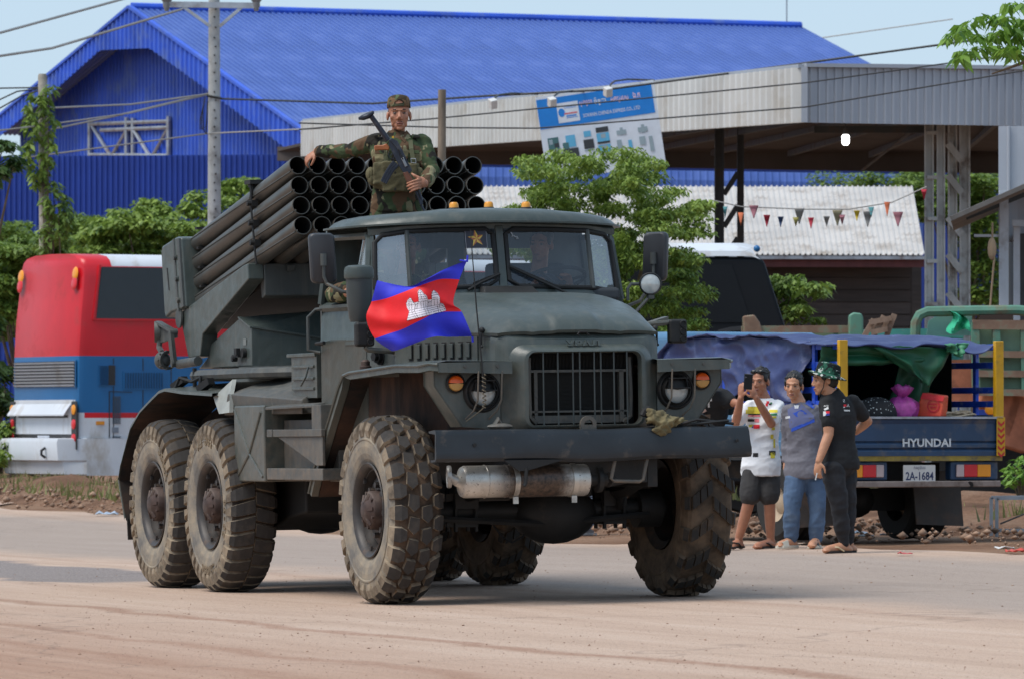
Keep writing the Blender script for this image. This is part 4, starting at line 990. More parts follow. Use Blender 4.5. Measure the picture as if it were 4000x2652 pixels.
def cl_px(lst, D):        # (vx, vy, rx, ry, depth offset) in photo columns/rows -> clump
    s = K/FPX*D; return [(tuple(at(x, y, D+dz)), (rx*s, max(.25, rx*s*.8), ry*s)) for x, y, rx, ry, dz in lst]
def scatter(px, n, rx, ry, D, seed, dz=1.0):
    """random clumps inside outline polygon px"""
    rr = random.Random(seed); out = []; xs = [p[0] for p in px]; ys = [p[1] for p in px]
    def inside(x, y):
        c = False; j = len(px)-1
        for i in range(len(px)):
            if (px[i][1] > y) != (px[j][1] > y) and x < (px[j][0]-px[i][0])*(y-px[i][1])/(px[j][1]-px[i][1])+px[i][0]: c = not c
            j = i
        return c
    while len(out) < n:
        x, y = rr.uniform(min(xs), max(xs)), rr.uniform(min(ys), max(ys))
        if inside(x, y): out.append((x, y, rx*rr.uniform(.6, 1.3), ry*rr.uniform(.6, 1.3), rr.uniform(-dz, dz)))
    return out
# the tree behind the cab
tD = 62
ct = cl_px(scatter([(1165, 395), (1240, 360), (1340, 352), (1450, 348), (1545, 372), (1580, 400), (1560, 430), (1640, 470), (1650, 500), (1600, 540), (1640, 600), (1610, 650), (1645, 690), (1600, 780), (1560, 800), (1470, 790), (1300, 700), (1150, 560), (1170, 470), (1250, 430)], 210, 42, 17, tD, 11, .9), tD)
tb = at(1490, 900, tD); tb.z = G(tb.x, tD)
plant('leafy_tree', 'bushy light green tree standing right behind the truck cab', 'tree', tb, ct, 640, .050, [M_leafB], 21, .09, droop=.9)
# shrubs behind the coach
sh = cl_px(scatter([(1775, 605), (1830, 625), (1905, 660), (1915, 690), (1900, 740), (1800, 765), (1790, 700)], 22, 30, 12, 68, 12, .5), 68); b = at(1830, 950, 68); b.z = G(b.x, 68)
plant('shrub', 'leafy shrub growing between the dark coach and timber wall', 'shrub', b, sh, 240, .08, [M_leafA], 22, .04, droop=.9)
# greenery under the canopy, far right
sh = cl_px(scatter([(1830, 425), (1900, 412), (2050, 415), (2120, 405), (2300, 405), (2300, 700), (2245, 700), (2240, 520), (2120, 500), (2080, 430)], 110, 50, 24, 127, 13, 1.0), 127); b = at(2250, 900, 127); b.z = G(b.x, 127)
plant('leafy_tree', 'broad green tree behind the lattice columns under the canopy', 'tree', b, sh, 260, .11, [M_leafA], 23, .1)
# branch reaching in from the top right corner
br_ = []
for pts in ([(2400, 60), (2330, 40), (2270, 38), (2215, 62), (2180, 95)], [(2400, 95), (2320, 75), (2260, 85), (2205, 62)], [(2420, 20), (2360, 10), (2310, 12)], [(2400, 130), (2330, 115), (2280, 108), (2225, 118), (2210, 132)], [(2420, 60), (2350, 105), (2300, 120)], [(2400, 40), (2340, 65), (2290, 70)]):
    for (x0, y0), (x1, y1) in zip(pts, pts[1:]):
        for k in range(3): t = k/3; br_.append((x0+(x1-x0)*t, y0+(y1-y0)*t, 14, 8, random.uniform(-.3, .3)))
cb = cl_px(br_, 48); b = at(2640, 700, 48); b.z = G(b.x, 48)
plant('overhanging_tree', 'tree whose leafy branch hangs in at the top right corner', 'tree', b, cb+[(tuple(at(2620, 20, 48)), (1.0, .6, .4)), (tuple(at(2580, 100, 48)), (.9, .5, .3))], 75, .085, [M_leafD], 24, .07, stems=2, droop=1.1)
mb = MB(); mb.tube([at(2500, 100, 48), at(2365, 145, 48), at(2290, 172, 48)], [.03, .018, .006], 6); o = mb.build('branch', M_bark, bpy.data.objects['overhanging_tree']); o.matrix_parent_inverse = bpy.data.objects['overhanging_tree'].matrix_world.inverted() if False else Matrix.Translation(-Vector(b))
# bushes at the left behind the bus
for i, (px, n, D_, lab, m, rx, ry, ls) in enumerate((
    ([(-40, 520), (60, 500), (200, 500), (330, 505), (560, 500), (680, 560), (680, 740), (-40, 780)], 150, 99, 'long dense thicket rising behind the bus and both poles', M_leafA, 46, 18, .11),
    ([(330, 470), (440, 425), (540, 415), (620, 412), (660, 430), (660, 560), (560, 590), (420, 560), (350, 480)], 34, 94, 'tall light green bush beside the power pole', M_leafB, 42, 14, .12),
    ([(190, 520), (260, 485), (360, 480), (430, 500), (480, 560), (480, 640), (180, 640), (170, 560)], 70, 92, 'rounded green bush between the two poles', M_leafB, 42, 15, .12),
    ([(-40, 560), (60, 555), (180, 545), (180, 640), (100, 620), (40, 640), (20, 760), (-40, 780)], 64, 90, 'dense bush behind the left end of the red bus', M_leafA, 42, 18, .12),
    ([(120, 560), (300, 575), (480, 590), (600, 600), (600, 700), (100, 700)], 70, 96, 'low thicket behind the bus roof', M_leafA, 55, 20, .13),
    ([(-40, 700), (20, 700), (26, 900), (20, 1040), (-40, 1060)], 22, 88, 'dark shady shrub left of the bus', M_leafC, 30, 25, .12),
    ([(-60, 330), (20, 330), (45, 370), (20, 420), (-60, 440)], 14, 70, 'dark leafy branch at the left edge above the bushes', M_leafC, 26, 16, .12),
    ([(-30, 1000), (24, 960), (30, 1060), (-30, 1080)], 12, 84, 'small bright weed clump at the bus bumper', M_leafB, 22, 16, .10))):
    cl2 = cl_px(scatter(px, n, rx, ry, D_, 40+i, 1.0), D_); x_ = sum(p[0] for p in px)/len(px) if D_ > 75 else -160; b = at(x_, 1000, D_); b.z = G(b.x, D_)
    plant('bush', lab, 'bush', b, cl2, 420, ls*.85, [m], 60+i, .06, droop=.7)
# creeper on the old pole
crp = [(100+4*math.sin(k)+random.uniform(-10, 16)*(1+k/14), 205+k*17, random.uniform(9, 18), random.uniform(10, 18), random.uniform(-.1, .15)) for k in range(24)]+[(75+random.uniform(-14, 10), 225+k*22, 9, 14, 0) for k in range(10)]+[(150+random.uniform(-10, 12), 460+k*14, 14, 12, 0) for k in range(7)]
b = at(118, 900, 85.8); b.z = G(b.x, 85.8)
plant('creeper', 'green creeper climbing the old concrete pole', 'climbing plant', b, cl_px(crp, 85.8), 110, .10, [M_leafA], 80, .03, droop=1.0)
# plant by the right edge and weeds
wd = cl_px(scatter([(2330, 1060), (2400, 1040), (2400, 1135), (2320, 1125)], 12, 18, 12, 57, 14, .2), 57); b = at(2360, 1160, 57); b.z = G(b.x, 57)
plant('weed', 'leafy roadside weed with a yellow flower at the right edge', 'plant', b, wd, 110, .07, [M_leafD], 81, .02, droop=.6)

# ============================================================ BENCH FRAME AND LITTER
bf = empty('metal_frame', Tr(*at(2330, 1240, 52)), 'small grey metal table frame on the dirt at the right edge', 'metal frame'); BF = bf.matrix_world.inverted()
p = at(2302, 1150, 52); q = at(2450, 1148, 52); z0 = G(p.x, 52)
for a, b in (((p.x, p.y, p.z), (q.x, q.y, q.z)), ((p.x, p.y, p.z), (p.x, p.y, z0)), ((q.x, q.y, q.z), (q.x, q.y, z0)), ((p.x, p.y, z0+.06), (q.x, q.y, z0+.06)), ((p.x, p.y+.6, p.z), (q.x, q.y+.6, q.z)), ((p.x, p.y+.6, p.z), (p.x, p.y+.6, z0))):
    mb = MB(); mb.bar(a, b, .03); mb.build('leg' if abs(a[0]-b[0]) < .01 else 'rail', M_galv, bf, M=BF)
mb = MB(); mb.tube([(p.x+.03, p.y, z0+.12), (p.x+.6, p.y, p.z)], .008, 5); mb.build('brace', M_steel, bf, M=BF)
lt = [(395, 1125, 'crumpled white plastic bag on the dirt bank behind the rear wheel', (214, 214, 218), .16), (415, 1110, 'pale plastic scrap lying further back than the bag', (200, 200, 206), .12), (383, 1137, 'orange plastic scrap on the dirt bank', (196, 120, 84), .12), (247, 1191, 'flat bluish plastic sheet at the road edge on the left', (176, 190, 206), .14), (2055, 1240, 'white and blue drink packet under the pickup', (200, 206, 222), .09), (2000, 1243, 'small white litter piece beside the drink packet', (214, 214, 214), .07), (1980, 1236, 'crumpled white cup by the pickup rear wheel', (220, 220, 222), .10), (1967, 1247, 'tan food wrapper in front of the crumpled cup', (196, 156, 110), .07), (2345, 1280, 'red plastic strip on the dirt at the right', (196, 80, 66), .08), (2320, 1272, 'white paper scrap on the dirt at the right', (206, 202, 198), .08), (2090, 1283, 'tiny red wrapper on the dirt behind the pickup', (190, 80, 80), .06), (190, 1120, 'pale rag on the dirt beside the bus', (190, 190, 190), .12)]
for i, (x, y, lab, c, s) in enumerate(lt):
    p = atg(x, y); mb = MB(); rr = random.Random(i)
    mb.grid(lambda u, v: p+Vector(((u-.5)*s*2, (v-.5)*s*1.4, .02+s*.5*abs(mnoise.noise((u*3+i, v*3, i*.7))))), 6, 5)
    o = mb.build('litter', mat('litter_%d_%d_%d' % c, c, .5, var=.12, vs=20)); sd = o.modifiers.new('t', 'SOLIDIFY'); sd.thickness = .004
    tag(o, lab, 'litter', 'litter on the roadside')
# ============================================================ ROCKET LAUNCHER TRUCK (frame: x forward, y to its left, z up, metres)
OLV = (65, 73, 70)
def army(name, col, rough, wear):
    m, t, b = nodes_of(name); v = coords(t); c = lin(col)
    big = noise(t, v, 1.6, 5); fine = noise(t, v, 14, 5, .7); st_ = noise(t, coords(t, (7, 7, .55)), 2.0, 5, .6)
    o = ramp(t, big, [(.3, tuple(x*.82 for x in c)), (.7, tuple(x*1.2 for x in c))])
    o = mixc(t, ramp(t, st_, [(.50, (0, 0, 0)), (.78, (.42*wear,)*3)]), o, lin((112, 108, 98)))            # run-off streaks
    sx = N(t, 'ShaderNodeSeparateXYZ'); t.links.new(v, sx.inputs[0])
    lo = N(t, 'ShaderNodeMapRange'); t.links.new(sx.outputs[2], lo.inputs[0]); lo.inputs[1].default_value = 1.75; lo.inputs[2].default_value = .75; lo.inputs[3].default_value = 0; lo.inputs[4].default_value = .55*wear
    mu = N(t, 'ShaderNodeMath', operation='MULTIPLY'); t.links.new(lo.outputs[0], mu.inputs[0]); t.links.new(ramp(t, fine, [(.35, (.15,)*3), (.7, (1, 1, 1))]), mu.inputs[1])
    o = mixc(t, mu.outputs[0], o, lin((128, 110, 92)))                                                   # road dust on the lower parts
    o = mixc(t, ramp(t, noise(t, v, 38, 4, .75), [(.66, (0, 0, 0)), (.73, (.7*wear,)*3)]), o, lin((40, 38, 36)))   # chips
    t.links.new(o, b.inputs['Base Color'])
    mr = N(t, 'ShaderNodeMapRange'); t.links.new(fine, mr.inputs[0]); mr.inputs[3].default_value = rough-.1; mr.inputs[4].default_value = rough+.22; t.links.new(mr.outputs[0], b.inputs['Roughness'])
    hh = N(t, 'ShaderNodeMath', operation='MULTIPLY_ADD'); t.links.new(noise(t, v, 3.5, 2), hh.inputs[0]); hh.inputs[1].default_value = 5; t.links.new(fine, hh.inputs[2])
    bump(t, b, hh.outputs[0], .22, .012); return m
M_pnt = army('army_paint', OLV, .33, .85); M_pnt2 = army('army_paint_worn', (64, 68, 67), .5, 1.25)
M_dark = mat('chassis_black', (28, 28, 28), 0.65, 0.1, var=0.35, vs=6, dust=(76, 66, 58), da=0.08, ds=4)
M_bump = mat('bumper_paint', (38, 43, 48), 0.42, 0.15, var=0.25, vs=3, dust=(92, 84, 76), da=0.12, ds=7, bmp=0.15, bs=14)
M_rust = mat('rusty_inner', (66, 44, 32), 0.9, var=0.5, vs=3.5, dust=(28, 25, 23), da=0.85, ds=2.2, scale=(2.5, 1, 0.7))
M_tube = mat('tube_steel', (82, 82, 78), 0.45, 0.45, var=0.18, vs=5, dust=(112, 100, 88), da=0.25, ds=4, scale=(0.5, 1, 1))
M_bore = mat('bore_black', (20, 20, 20), 0.75)
M_blk = plain('black_rubber', (26, 26, 26), 0.7)
M_gl = glass('cab_glass', (0.72, 0.78, 0.82), 0.08, 0.04, 0.10, (118, 132, 148))  # dust film tinted bluish to paint in the reflected sky
M_in = plain('cab_interior', (58, 62, 66), 0.8)
M_alu = mat('muffler_aluminium', (192, 188, 180), 0.36, 0.7, var=0.10, vs=8, dust=(54, 42, 34), da=0.45, ds=3.0, bmp=0.05)
def muffler_metal():
    m, t, b = nodes_of('sooty_aluminium'); v = coords(t); sx = N(t, 'ShaderNodeSeparateXYZ'); t.links.new(v, sx.inputs[0])
    n1 = noise(t, v, 9, 5, .7); y = N(t, 'ShaderNodeMath', operation='MULTIPLY_ADD'); t.links.new(n1, y.inputs[0]); y.inputs[1].default_value = .22; t.links.new(sx.outputs[1], y.inputs[2])
    a = N(t, 'ShaderNodeMapRange', interpolation_type='SMOOTHSTEP'); t.links.new(y.outputs[0], a.inputs[0]); a.inputs[1].default_value = -.60; a.inputs[2].default_value = -.40
    e = N(t, 'ShaderNodeMapRange', interpolation_type='SMOOTHSTEP'); t.links.new(y.outputs[0], e.inputs[0]); e.inputs[1].default_value = -.12; e.inputs[2].default_value = .06; e.inputs[3].default_value = 1; e.inputs[4].default_value = 0
    mu = N(t, 'ShaderNodeMath', operation='MULTIPLY'); t.links.new(a.outputs[0], mu.inputs[0]); t.links.new(e.outputs[0], mu.inputs[1])
    c = mixc(t, mu.outputs[0], ramp(t, n1, [(.3, lin((170, 164, 154))), (.7, lin((206, 202, 195)))]), ramp(t, noise(t, v, 30, 4, .7), [(.35, lin((34, 28, 24))), (.7, lin((96, 76, 62)))]))
    c = mixc(t, ramp(t, noise(t, v, 55, 3, .7), [(.60, (0, 0, 0)), (.68, (.8,)*3)]), c, lin((52, 42, 36)))
    t.links.new(c, b.inputs['Base Color']); b.inputs['Roughness'].default_value = .4
    iv = N(t, 'ShaderNodeMapRange'); t.links.new(mu.outputs[0], iv.inputs[0]); iv.inputs[3].default_value = .65; iv.inputs[4].default_value = .1; t.links.new(iv.outputs[0], b.inputs['Metallic']); return m
M_muf = muffler_metal()
M_amb = plain('amber_lens', (222, 92, 30), 0.25); M_amb2 = plain('clear_amber_lens', (186, 140, 78), 0.3)
M_lens = mat('lamp_glass', (184, 187, 184), 0.12, 0.15, var=0.12, vs=30)
M_orange = mat('roof_lamp_orange', (226, 152, 50), 0.35, var=0.2, vs=14, dust=(190, 160, 120), da=0.3, ds=8)
truck = empty('rocket_truck', TM.copy(), 'grey green six-wheeled army truck carrying a rack of rocket tubes', 'army truck')
def part(mb, name, m, parent=None, **k): return mb.build(name, m, parent or truck, **k)
def mir(pts): return [(x, -y, z) for x, y, z in pts]

# ---- wheels ------------------------------------------------
def rubber(name, base, dusty, thr):
    m, t, b = nodes_of(name)
    v = coords(t)
    f = noise(t, v, 5, 5, 0.65); f2 = noise(t, v, 24, 4, 0.7)
    c = ramp(t, f2, [(0.3, tuple(x*0.75 for x in lin(base))), (0.7, lin(base))])
    k = ramp(t, f, [(thr-0.14, (0, 0, 0)), (thr+0.14, (1, 1, 1))])
    c = mixc(t, k, c, lin(dusty))
    t.links.new(c, b.inputs['Base Color']); b.inputs['Roughness'].default_value = 0.88; b.inputs['Specular IOR Level'].default_value = 0.2
    bump(t, b, f2, 0.35, 0.006)
    return m
M_tread = rubber('tread_rubber', (66, 63, 61), (92, 84, 76), 0.64)
M_side = rubber('sidewall_rubber', (118, 114, 109), (158, 144, 124), 0.52)
M_groove = rubber('groove_rubber', (58, 51, 46), (104, 84, 68), 0.55)
M_lugside = rubber('lug_dust', (92, 82, 72), (152, 136, 116), 0.50)
M_tread2 = rubber('worn_tread_rubber', (58, 56, 54), (96, 80, 66), 0.66)
M_groove2 = rubber('muddy_groove', (78, 67, 57), (116, 97, 79), 0.54)
M_rim = mat('wheel_rim', (64, 60, 58), 0.5, 0.35, var=0.3, vs=7, dust=(112, 90, 74), da=0.3, ds=6)
M_hub = mat('rusty_hub', (70, 54, 48), 0.6, 0.3, var=0.4, vs=12, dust=(104, 92, 84), da=0.35, ds=9)
RT = 0.622
def profile(scale=1.0):
    """half profile of the tyre: (arc, y, r), from crown centre to bead"""
    pts = [(0.0, RT-0.030), (0.06, RT-0.032), (0.115, RT-0.038), (0.150, RT-0.050), (0.172, RT-0.074), (0.183, RT-0.110), (0.190, RT-0.160), (0.192, RT-0.205), (0.186, RT-0.250), (0.172, RT-0.285), (0.158, 0.318), (0.150, 0.302)]
    out = []; s = 0
    for i, (y, r) in enumerate(pts):
        if i: s += math.hypot(y-pts[i-1][0], r-pts[i-1][1])
        out.append((s, y, r))
    return out
PRF = profile()
def prof_at(s, h):
    sg = 1 if s >= 0 else -1; s = abs(s)
    for (s0, y0, q0), (s1, y1, q1) in zip(PRF, PRF[1:]):
        if s <= s1: break
    t = (s-s0)/(s1-s0); y = y0+(y1-y0)*t; r = q0+(q1-q0)*t
    ty, tr = y1-y0, q1-q0; l = math.hypot(ty, tr); ny, nr = -tr/l, ty/l
    return sg*(y+ny*h), r+nr*h
def tp3(s, th, h):
    y, r = prof_at(s, h); return (r*math.cos(th), y, r*math.sin(th))
def carcass(mb, n=72, groove=1):
    rings = []
    full = [(-s, y, r) for s, y, r in PRF[::-1]]+PRF[1:]
    for s, y, r in full:
        yy = math.copysign(y, s) if s else 0
        rings.append([(r*math.cos(2*math.pi*k/n), yy, r*math.sin(2*math.pi*k/n)) for k in range(n)])
    for i in range(len(rings)-1):
        sm = abs(full[i][0]+full[i+1][0])/2
        mb.cur = groove if sm < 0.175 else 0
        mb.loft([rings[i], rings[i+1]], True, False)
    mb.cur = 0    # raised ring where the tread pattern stops
    for sg in (1, -1):
        rr = [[tp3(sg*s, 2*math.pi*k/n, h) for k in range(n)] for s, h in ((0.262, 0), (0.266, 0.005), (0.274, 0.005), (0.280, 0))]
        mb.loft(rr, True, False)
def block(mb, poly, th0, h, side=3, top=2, taper=0.88, sub=True):
    """poly: (s, angle) outline; raised from the carcass by h"""
    cs = sum(p[0] for p in poly)/len(poly); ct = sum(p[1] for p in poly)/len(poly)
    lo = [tp3(s, th0+a, -0.004) for s, a in poly]
    hi = [tp3(cs+(s-cs)*taper, th0+ct+(a-ct)*taper, h) for s, a in poly]
    n = len(poly); o = len(mb.v); mb.v.extend(lo+hi)
    for i in range(n):
        mb.f.append([o+i, o+(i+1) % n, o+n+(i+1) % n, o+n+i]); mb.m.append(side)
    mb.f.append([o+n+i for i in range(n)]); mb.m.append(top)
def strip_block(mb, ss, wa, th0, hs, side=3, top=2, skew=0.0):
    """bar running over the shoulder: stations ss with half angles wa and heights hs"""
    for i in range(len(ss)-1):
        lo = []; hi = []
        for j in (i, i+1):
            c = th0+skew*ss[j]
            lo.append((tp3(ss[j], c-wa[j], -0.004), tp3(ss[j], c+wa[j], -0.004)))
            k = 0.86; hi.append((tp3(ss[j], c-wa[j]*k, hs[j]), tp3(ss[j], c+wa[j]*k, hs[j])))
        o = len(mb.v)
        mb.v.extend([lo[0][0], lo[0][1], lo[1][1], lo[1][0], hi[0][0], hi[0][1], hi[1][1], hi[1][0]])
        outer = side if abs(ss[i]+ss[i+1])/2 > 0.185 else top
        for q, m in (((0, 3, 7, 4), side), ((1, 5, 6, 2), side), ((4, 7, 6, 5), outer)):
            mb.f.append([o+x for x in q]); mb.m.append(m)
        if i == 0: mb.f.append([o+x for x in (0, 4, 5, 1)]); mb.m.append(side)
        if i == len(ss)-2: mb.f.append([o+x for x in (3, 2, 6, 7)]); mb.m.append(side)
def tyre_blocks():
    mb = MB(); carcass(mb)
    n = 26; p = 2*math.pi/n
    for k in range(n):
        a = k*p
        for sg in (1, -1):
            o = 0 if sg > 0 else p*0.5
            # pentagonal centre blocks
            block(mb, [(sg*0.008, a+o-p*.26), (sg*0.008, a+o+p*.26), (sg*0.052, a+o+p*.48), (sg*0.092, a+o+p*.20), (sg*0.080, a+o-p*.36)], 0, 0.026, taper=0.94)
            # shoulder blocks reaching down the sidewall
            strip_block(mb, [sg*x for x in (0.098, 0.135, 0.172, 0.215, 0.252)], [p*.24, p*.39, p*.37, p*.33, p*.29], a+o+p*0.5, [0.029, 0.029, 0.028, 0.022, 0.006])
    return mb.mesh('tyre', [M_side, M_groove, M_tread, M_lugside], 30)
def tyre_lugs():
    mb = MB(); carcass(mb)
    n = 34; p = 2*math.pi/n
    for k in range(n):
        a = k*p
        for sg in (1, -1):
            o = 0 if sg > 0 else p*0.5
            strip_block(mb, [sg*x for x in (0.004, 0.05, 0.10, 0.150, 0.180, 0.225, 0.262)], [p*.44, p*.46, p*.44, p*.42, p*.36, p*.30, p*.26], a+o, [0.030]*4+[0.028, 0.020, 0.006], skew=sg*0.35)
    return mb.mesh('tyre', [M_side, M_groove, M_tread, M_lugside], 30)
def tyre_chevron():
    mb = MB(); carcass(mb, groove=1)
    n = 17; p = 2*math.pi/n
    for k in range(n):
        a = k*p
        for sg in (1, -1):
            o = 0 if sg > 0 else p*0.5
            sk = 1.25
            for s0, s1, w in ((0.0, 0.043, .30), (0.049, 0.094, .30), (0.100, 0.148, .31)):
                c0, c1 = a+o-sk*s0, a+o-sk*s1
                block(mb, [(sg*s0, c0-p*w/1.5), (sg*s0, c0+p*w/1.5), (sg*s1, c1+p*w/1.5), (sg*s1, c1-p*w/1.5)], 0, 0.032, taper=.92)
            strip_block(mb, [sg*x for x in (0.154, 0.185, 0.225, 0.262)], [p*.21, p*.22, p*.20, p*.16], a+o-sk*0.15, [0.032, 0.030, 0.020, 0.004])
    return mb.mesh('tyre', [M_groove2, M_groove2, M_tread2, M_groove2], 30)
def rim_mesh():
    mb = MB()
    mb.lathe([(0.296, 0.150), (0.312, 0.168), (0.306, 0.176), (0.290, 0.168), (0.276, 0.150), (0.270, 0.120), (0.262, 0.118), (0.258, 0.085), (0.250, 0.06), (0.246, -0.12), (0.285, -0.15), (0.30, -0.165)], (0, 0, 0), (0, 1, 0), 48)
    mb.lathe([(0.252, 0.050), (0.225, 0.075), (0.19, 0.085), (0.135, 0.085), (0.128, 0.070), (0.0, 0.070)], (0, 0, 0), (0, 1, 0), 48)
    for k in range(8):      # wheel nuts and hand holes' collars
        a = 2*math.pi*k/8+.2
        c = Vector((0.165*math.cos(a), 0.085, 0.165*math.sin(a))); mb.cyl(c, c+Vector((0, 0.038, 0)), 0.021, n=6)
    for k in range(3):
        a = 2*math.pi*k/3+.9; c = Vector((0.262*math.cos(a), 0.125, 0.262*math.sin(a))); mb.box(c, (.03, .02, .03))
    return mb.mesh('rim', [M_rim], 35)
def hub_mesh():
    mb = MB()
    mb.lathe([(0.130, 0.068), (0.126, 0.16), (0.118, 0.172), (0.085, 0.185), (0.06, 0.205), (0.045, 0.212), (0.0, 0.213)], (0, 0, 0), (0, 1, 0), 32)
    for k in range(6):
        a = 2*math.pi*k/6; d = Vector((math.cos(a), 0, math.sin(a)))
        mb.bar(d*0.04+Vector((0, .205, 0)), d*0.115+Vector((0, .176, 0)), 0.012, 0.02)
        a += .5; c = Vector((0.112*math.cos(a), 0.165, 0.112*math.sin(a))); mb.cyl(c, c+Vector((0, .018, 0)), 0.012, n=6)
    return mb.mesh('hub', [M_hub], 35)
TB, TLg, TCh = tyre_blocks(), tyre_lugs(), tyre_chevron()
RM, HM = rim_mesh(), hub_mesh()
def ring_text(txt, a0, rad, y, size, sgn=1, da=0.13):
    mb = MB()
    for i, ch in enumerate(txt):
        if ch == ' ': continue
        a = a0 - i*da
        rv = Vector((math.cos(a), 0, math.sin(a))); tv = Vector((math.sin(a), 0, -math.cos(a)))
        vs, fs = textmesh(ch, size, 0.004, 0.004)
        mb.add([rv*(rad+v.y)+tv*v.x+Vector((0, -y-v.z*1.0, 0)) for v in vs], fs)
    return mb
def wheel(x, side, tm, rotk, z=0.612):
    W = Tr(x, side*1.012, z) @ Matrix.Diagonal((1, .90, 1, 1)) @ (Rz(math.pi) if side < 0 else Matrix.Identity(4)) @ Matrix.Rotation(rotk, 4, 'Y')
    w_ = bpy.data.objects.new('wheel', None); COL.objects.link(w_); w_.parent = truck; w_.matrix_basis = W
    for nm, me in (('tyre', tm), ('rim', RM), ('hub', HM)):
        o = bpy.data.objects.new(nm, me); COL.objects.link(o); o.parent = w_
    return w_
wheel(0.0, -1, TB, 0.1); wheel(0.0, 1, TCh, 0.35)
w1 = wheel(-3.525, -1, TLg, 0.0); wheel(-3.525, 1, TCh, 0.1)
w2 = wheel(-4.925, -1, TLg, 0.08); wheel(-4.925, 1, TCh, 0.5)
M_let = rubber('letter_rubber', (112, 100, 84), (128, 112, 92), 0.5)
for wq, specs in ((w1, (('ADDRC', -1.35, 0.455), ('LUG', 1.85, 0.455), ('LA', 1.33, 0.455), ('50-20', 3.6, 0.44))), (w2, (('ADDRC', 2.75, 0.455), ('LUG', 0.2, 0.455), ('LA', -.32, 0.455)))):
    for tx, a0, rd in specs:
        q = ring_text(tx, a0, rd, -0.1945, 0.075); mbt = MB()
        mbt.add([(v[0], abs(v[1]), v[2]) for v in q.v], q.f); mbt.build('lettering', M_let, wq, None)

# ---- frame, axles, underbody --------------------------------
mb = MB()
for s in (-1, 1):
    mb.prism([(0.95, s*.42, .98), (0.95, s*.42, .74), (-5.5, s*.42, .74), (-5.5, s*.42, .98)], (0, s*0.07, 0))
for x in (0.9, -0.6, -2.2, -3.2, -4.2, -5.45): mb.box((x, 0, .86), (.1, .84, .18))
part(mb, 'chassis_frame', M_dark, bev=.006)
for x in (0.0, -3.525, -4.925):
    mb = MB(); mb.cyl((x, -.9, .59), (x, .9, .59), 0.068, n=14)
    mb.ball((x, 0.12, .57), (.19, .30, .205), 16, 10); mb.cyl((x, -.86, .59), (x, -.70, .59), .13, n=14); mb.cyl((x, .70, .59), (x, .86, .59), .13, n=14)
    for s in (-.52, .52):
        mb.box((x, s, .66), (.22, .16, .10)); mb.box((x, s, .51), (.2, .16, .04))
        for dx in (-.08, .08):
            for dy in (-.07, .07): mb.cyl((x+dx, s+dy, .46), (x+dx, s+dy, .74), .014, n=6)
        mb.tube([(x+.7, s, .80), (x+.35, s, .72), (x, s, .69), (x-.35, s, .72), (x-.7, s, .80)], .045, 4)
    part(mb, 'axle', M_dark)
mb = MB(); mb.tube([(.12, -.75, .55), (.14, 0, .50), (.12, .75, .55)], .022, 6); mb.tube([(.1, .55, .6), (.35, .5, .8), (.8, .45, .85)], .025, 6)
mb.tube([(-.05, -.30, .52), (0, -.24, .42), (.02, -.18, .38), (.02, -.10, .42), (0, -.06, .5)], .007, 5)
part(mb, 'steering_rod', M_dark)
mb = MB(); mb.box((-.35, 0, .95), (1.2, .62, .55)); mb.box((-.35, 0, .62), (.7, .35, .25)); mb.cyl((.5, 0, .9), (.62, 0, .9), .2, n=12)
mb.box((-1.6, 0, .8), (1.0, .5, .4)); mb.box((-2.6, .1, .70), (.6, .6, .35)); mb.cyl((-1.2, 0, .72), (-3.4, .1, .62), .06, n=8)
mb.prism([(-2.6, -.75, .8), (-2.6, -.75, .56), (-3.0, -.75, .52), (-3.4, -.75, .43), (-4.2, -.75, .43), (-4.2, -.75, .8)], (0, 1.3, 0))
part(mb, 'engine_and_gearbox', M_dark, bev=.02)
# deck behind the cab, with the soldier's footing
mb = MB(); mb.box((-3.6, 0, 1.06), (4.0, 1.55, .12)); mb.box((-2.0, 0, 1.62), (1.0, 1.2, .10)); mb.box((-2.0, 0, 1.35), (.9, 1.0, .5)); part(mb, 'deck', M_pnt2, bev=.008)

# ---- bumper -----------------------------------------------
def bumper():
    mb = MB(); n = 28
    pr = [(-.13, 1.120), (-.02, 1.128), (0.0, 1.118), (0.010, 1.09), (0.006, 1.03), (0.016, 0.985), (0.008, .945), (-.015, .926), (-.10, .922), (-.10, .935), (-.02, .940), (-.01, 1.10), (-.13, 1.108)]
    rings = []
    for i in range(n+1):
        y = -1.08+2.16*i/n
        dent = 0.028*mnoise.noise((y*2.6, .3, 1)); sag = -0.012*math.exp(-((y-.0)/.35)**2)
        sk = 0.02*abs(y)
        rings.append([(1.115-sk+dx+dent*(0.3+0.9*abs(z-1.02)*6), y+(0.012*(1.02-z)/.1 if abs(y) > 1.05 and y > 0 else 0), z+0.010*mnoise.noise((y*1.7, 4.2, 0))+sag*(1 if z < 1 else .6)) for dx, z in pr])
    mb.loft(rings, True, True)
    return part(mb, 'front_bumper', M_bump, smooth=30)
bp = bumper()
mb = MB()
for y, r in ((-.82, .012), (.98, .010)): mb.cyl((1.112, y, 1.03), (1.122, y, 1.03), r, n=12)
mb.build('bolt_hole', [M_blk], bp)
mb = MB(); mb.prism([(1.11, -.62, 0.93), (1.11, -.52, .86), (1.11, -.47, .86), (1.11, -.20, .93)], (-.02, 0, 0)); mb.tube([(1.105, -.47, .88), (1.105, -.475, .80), (1.105, -.48, .775), (1.105, -.49, .765)], .013, 6); mb.build('bracket', M_dark, bp)
mb = MB(); mb.tube([(1.05, .165, .95), (1.06, .125, .80), (1.06, .145, .785), (1.06, .32, .778), (1.06, .345, .79), (1.05, .385, .95)], .012, 8); mb.build('step_loop', M_pnt2, bp)
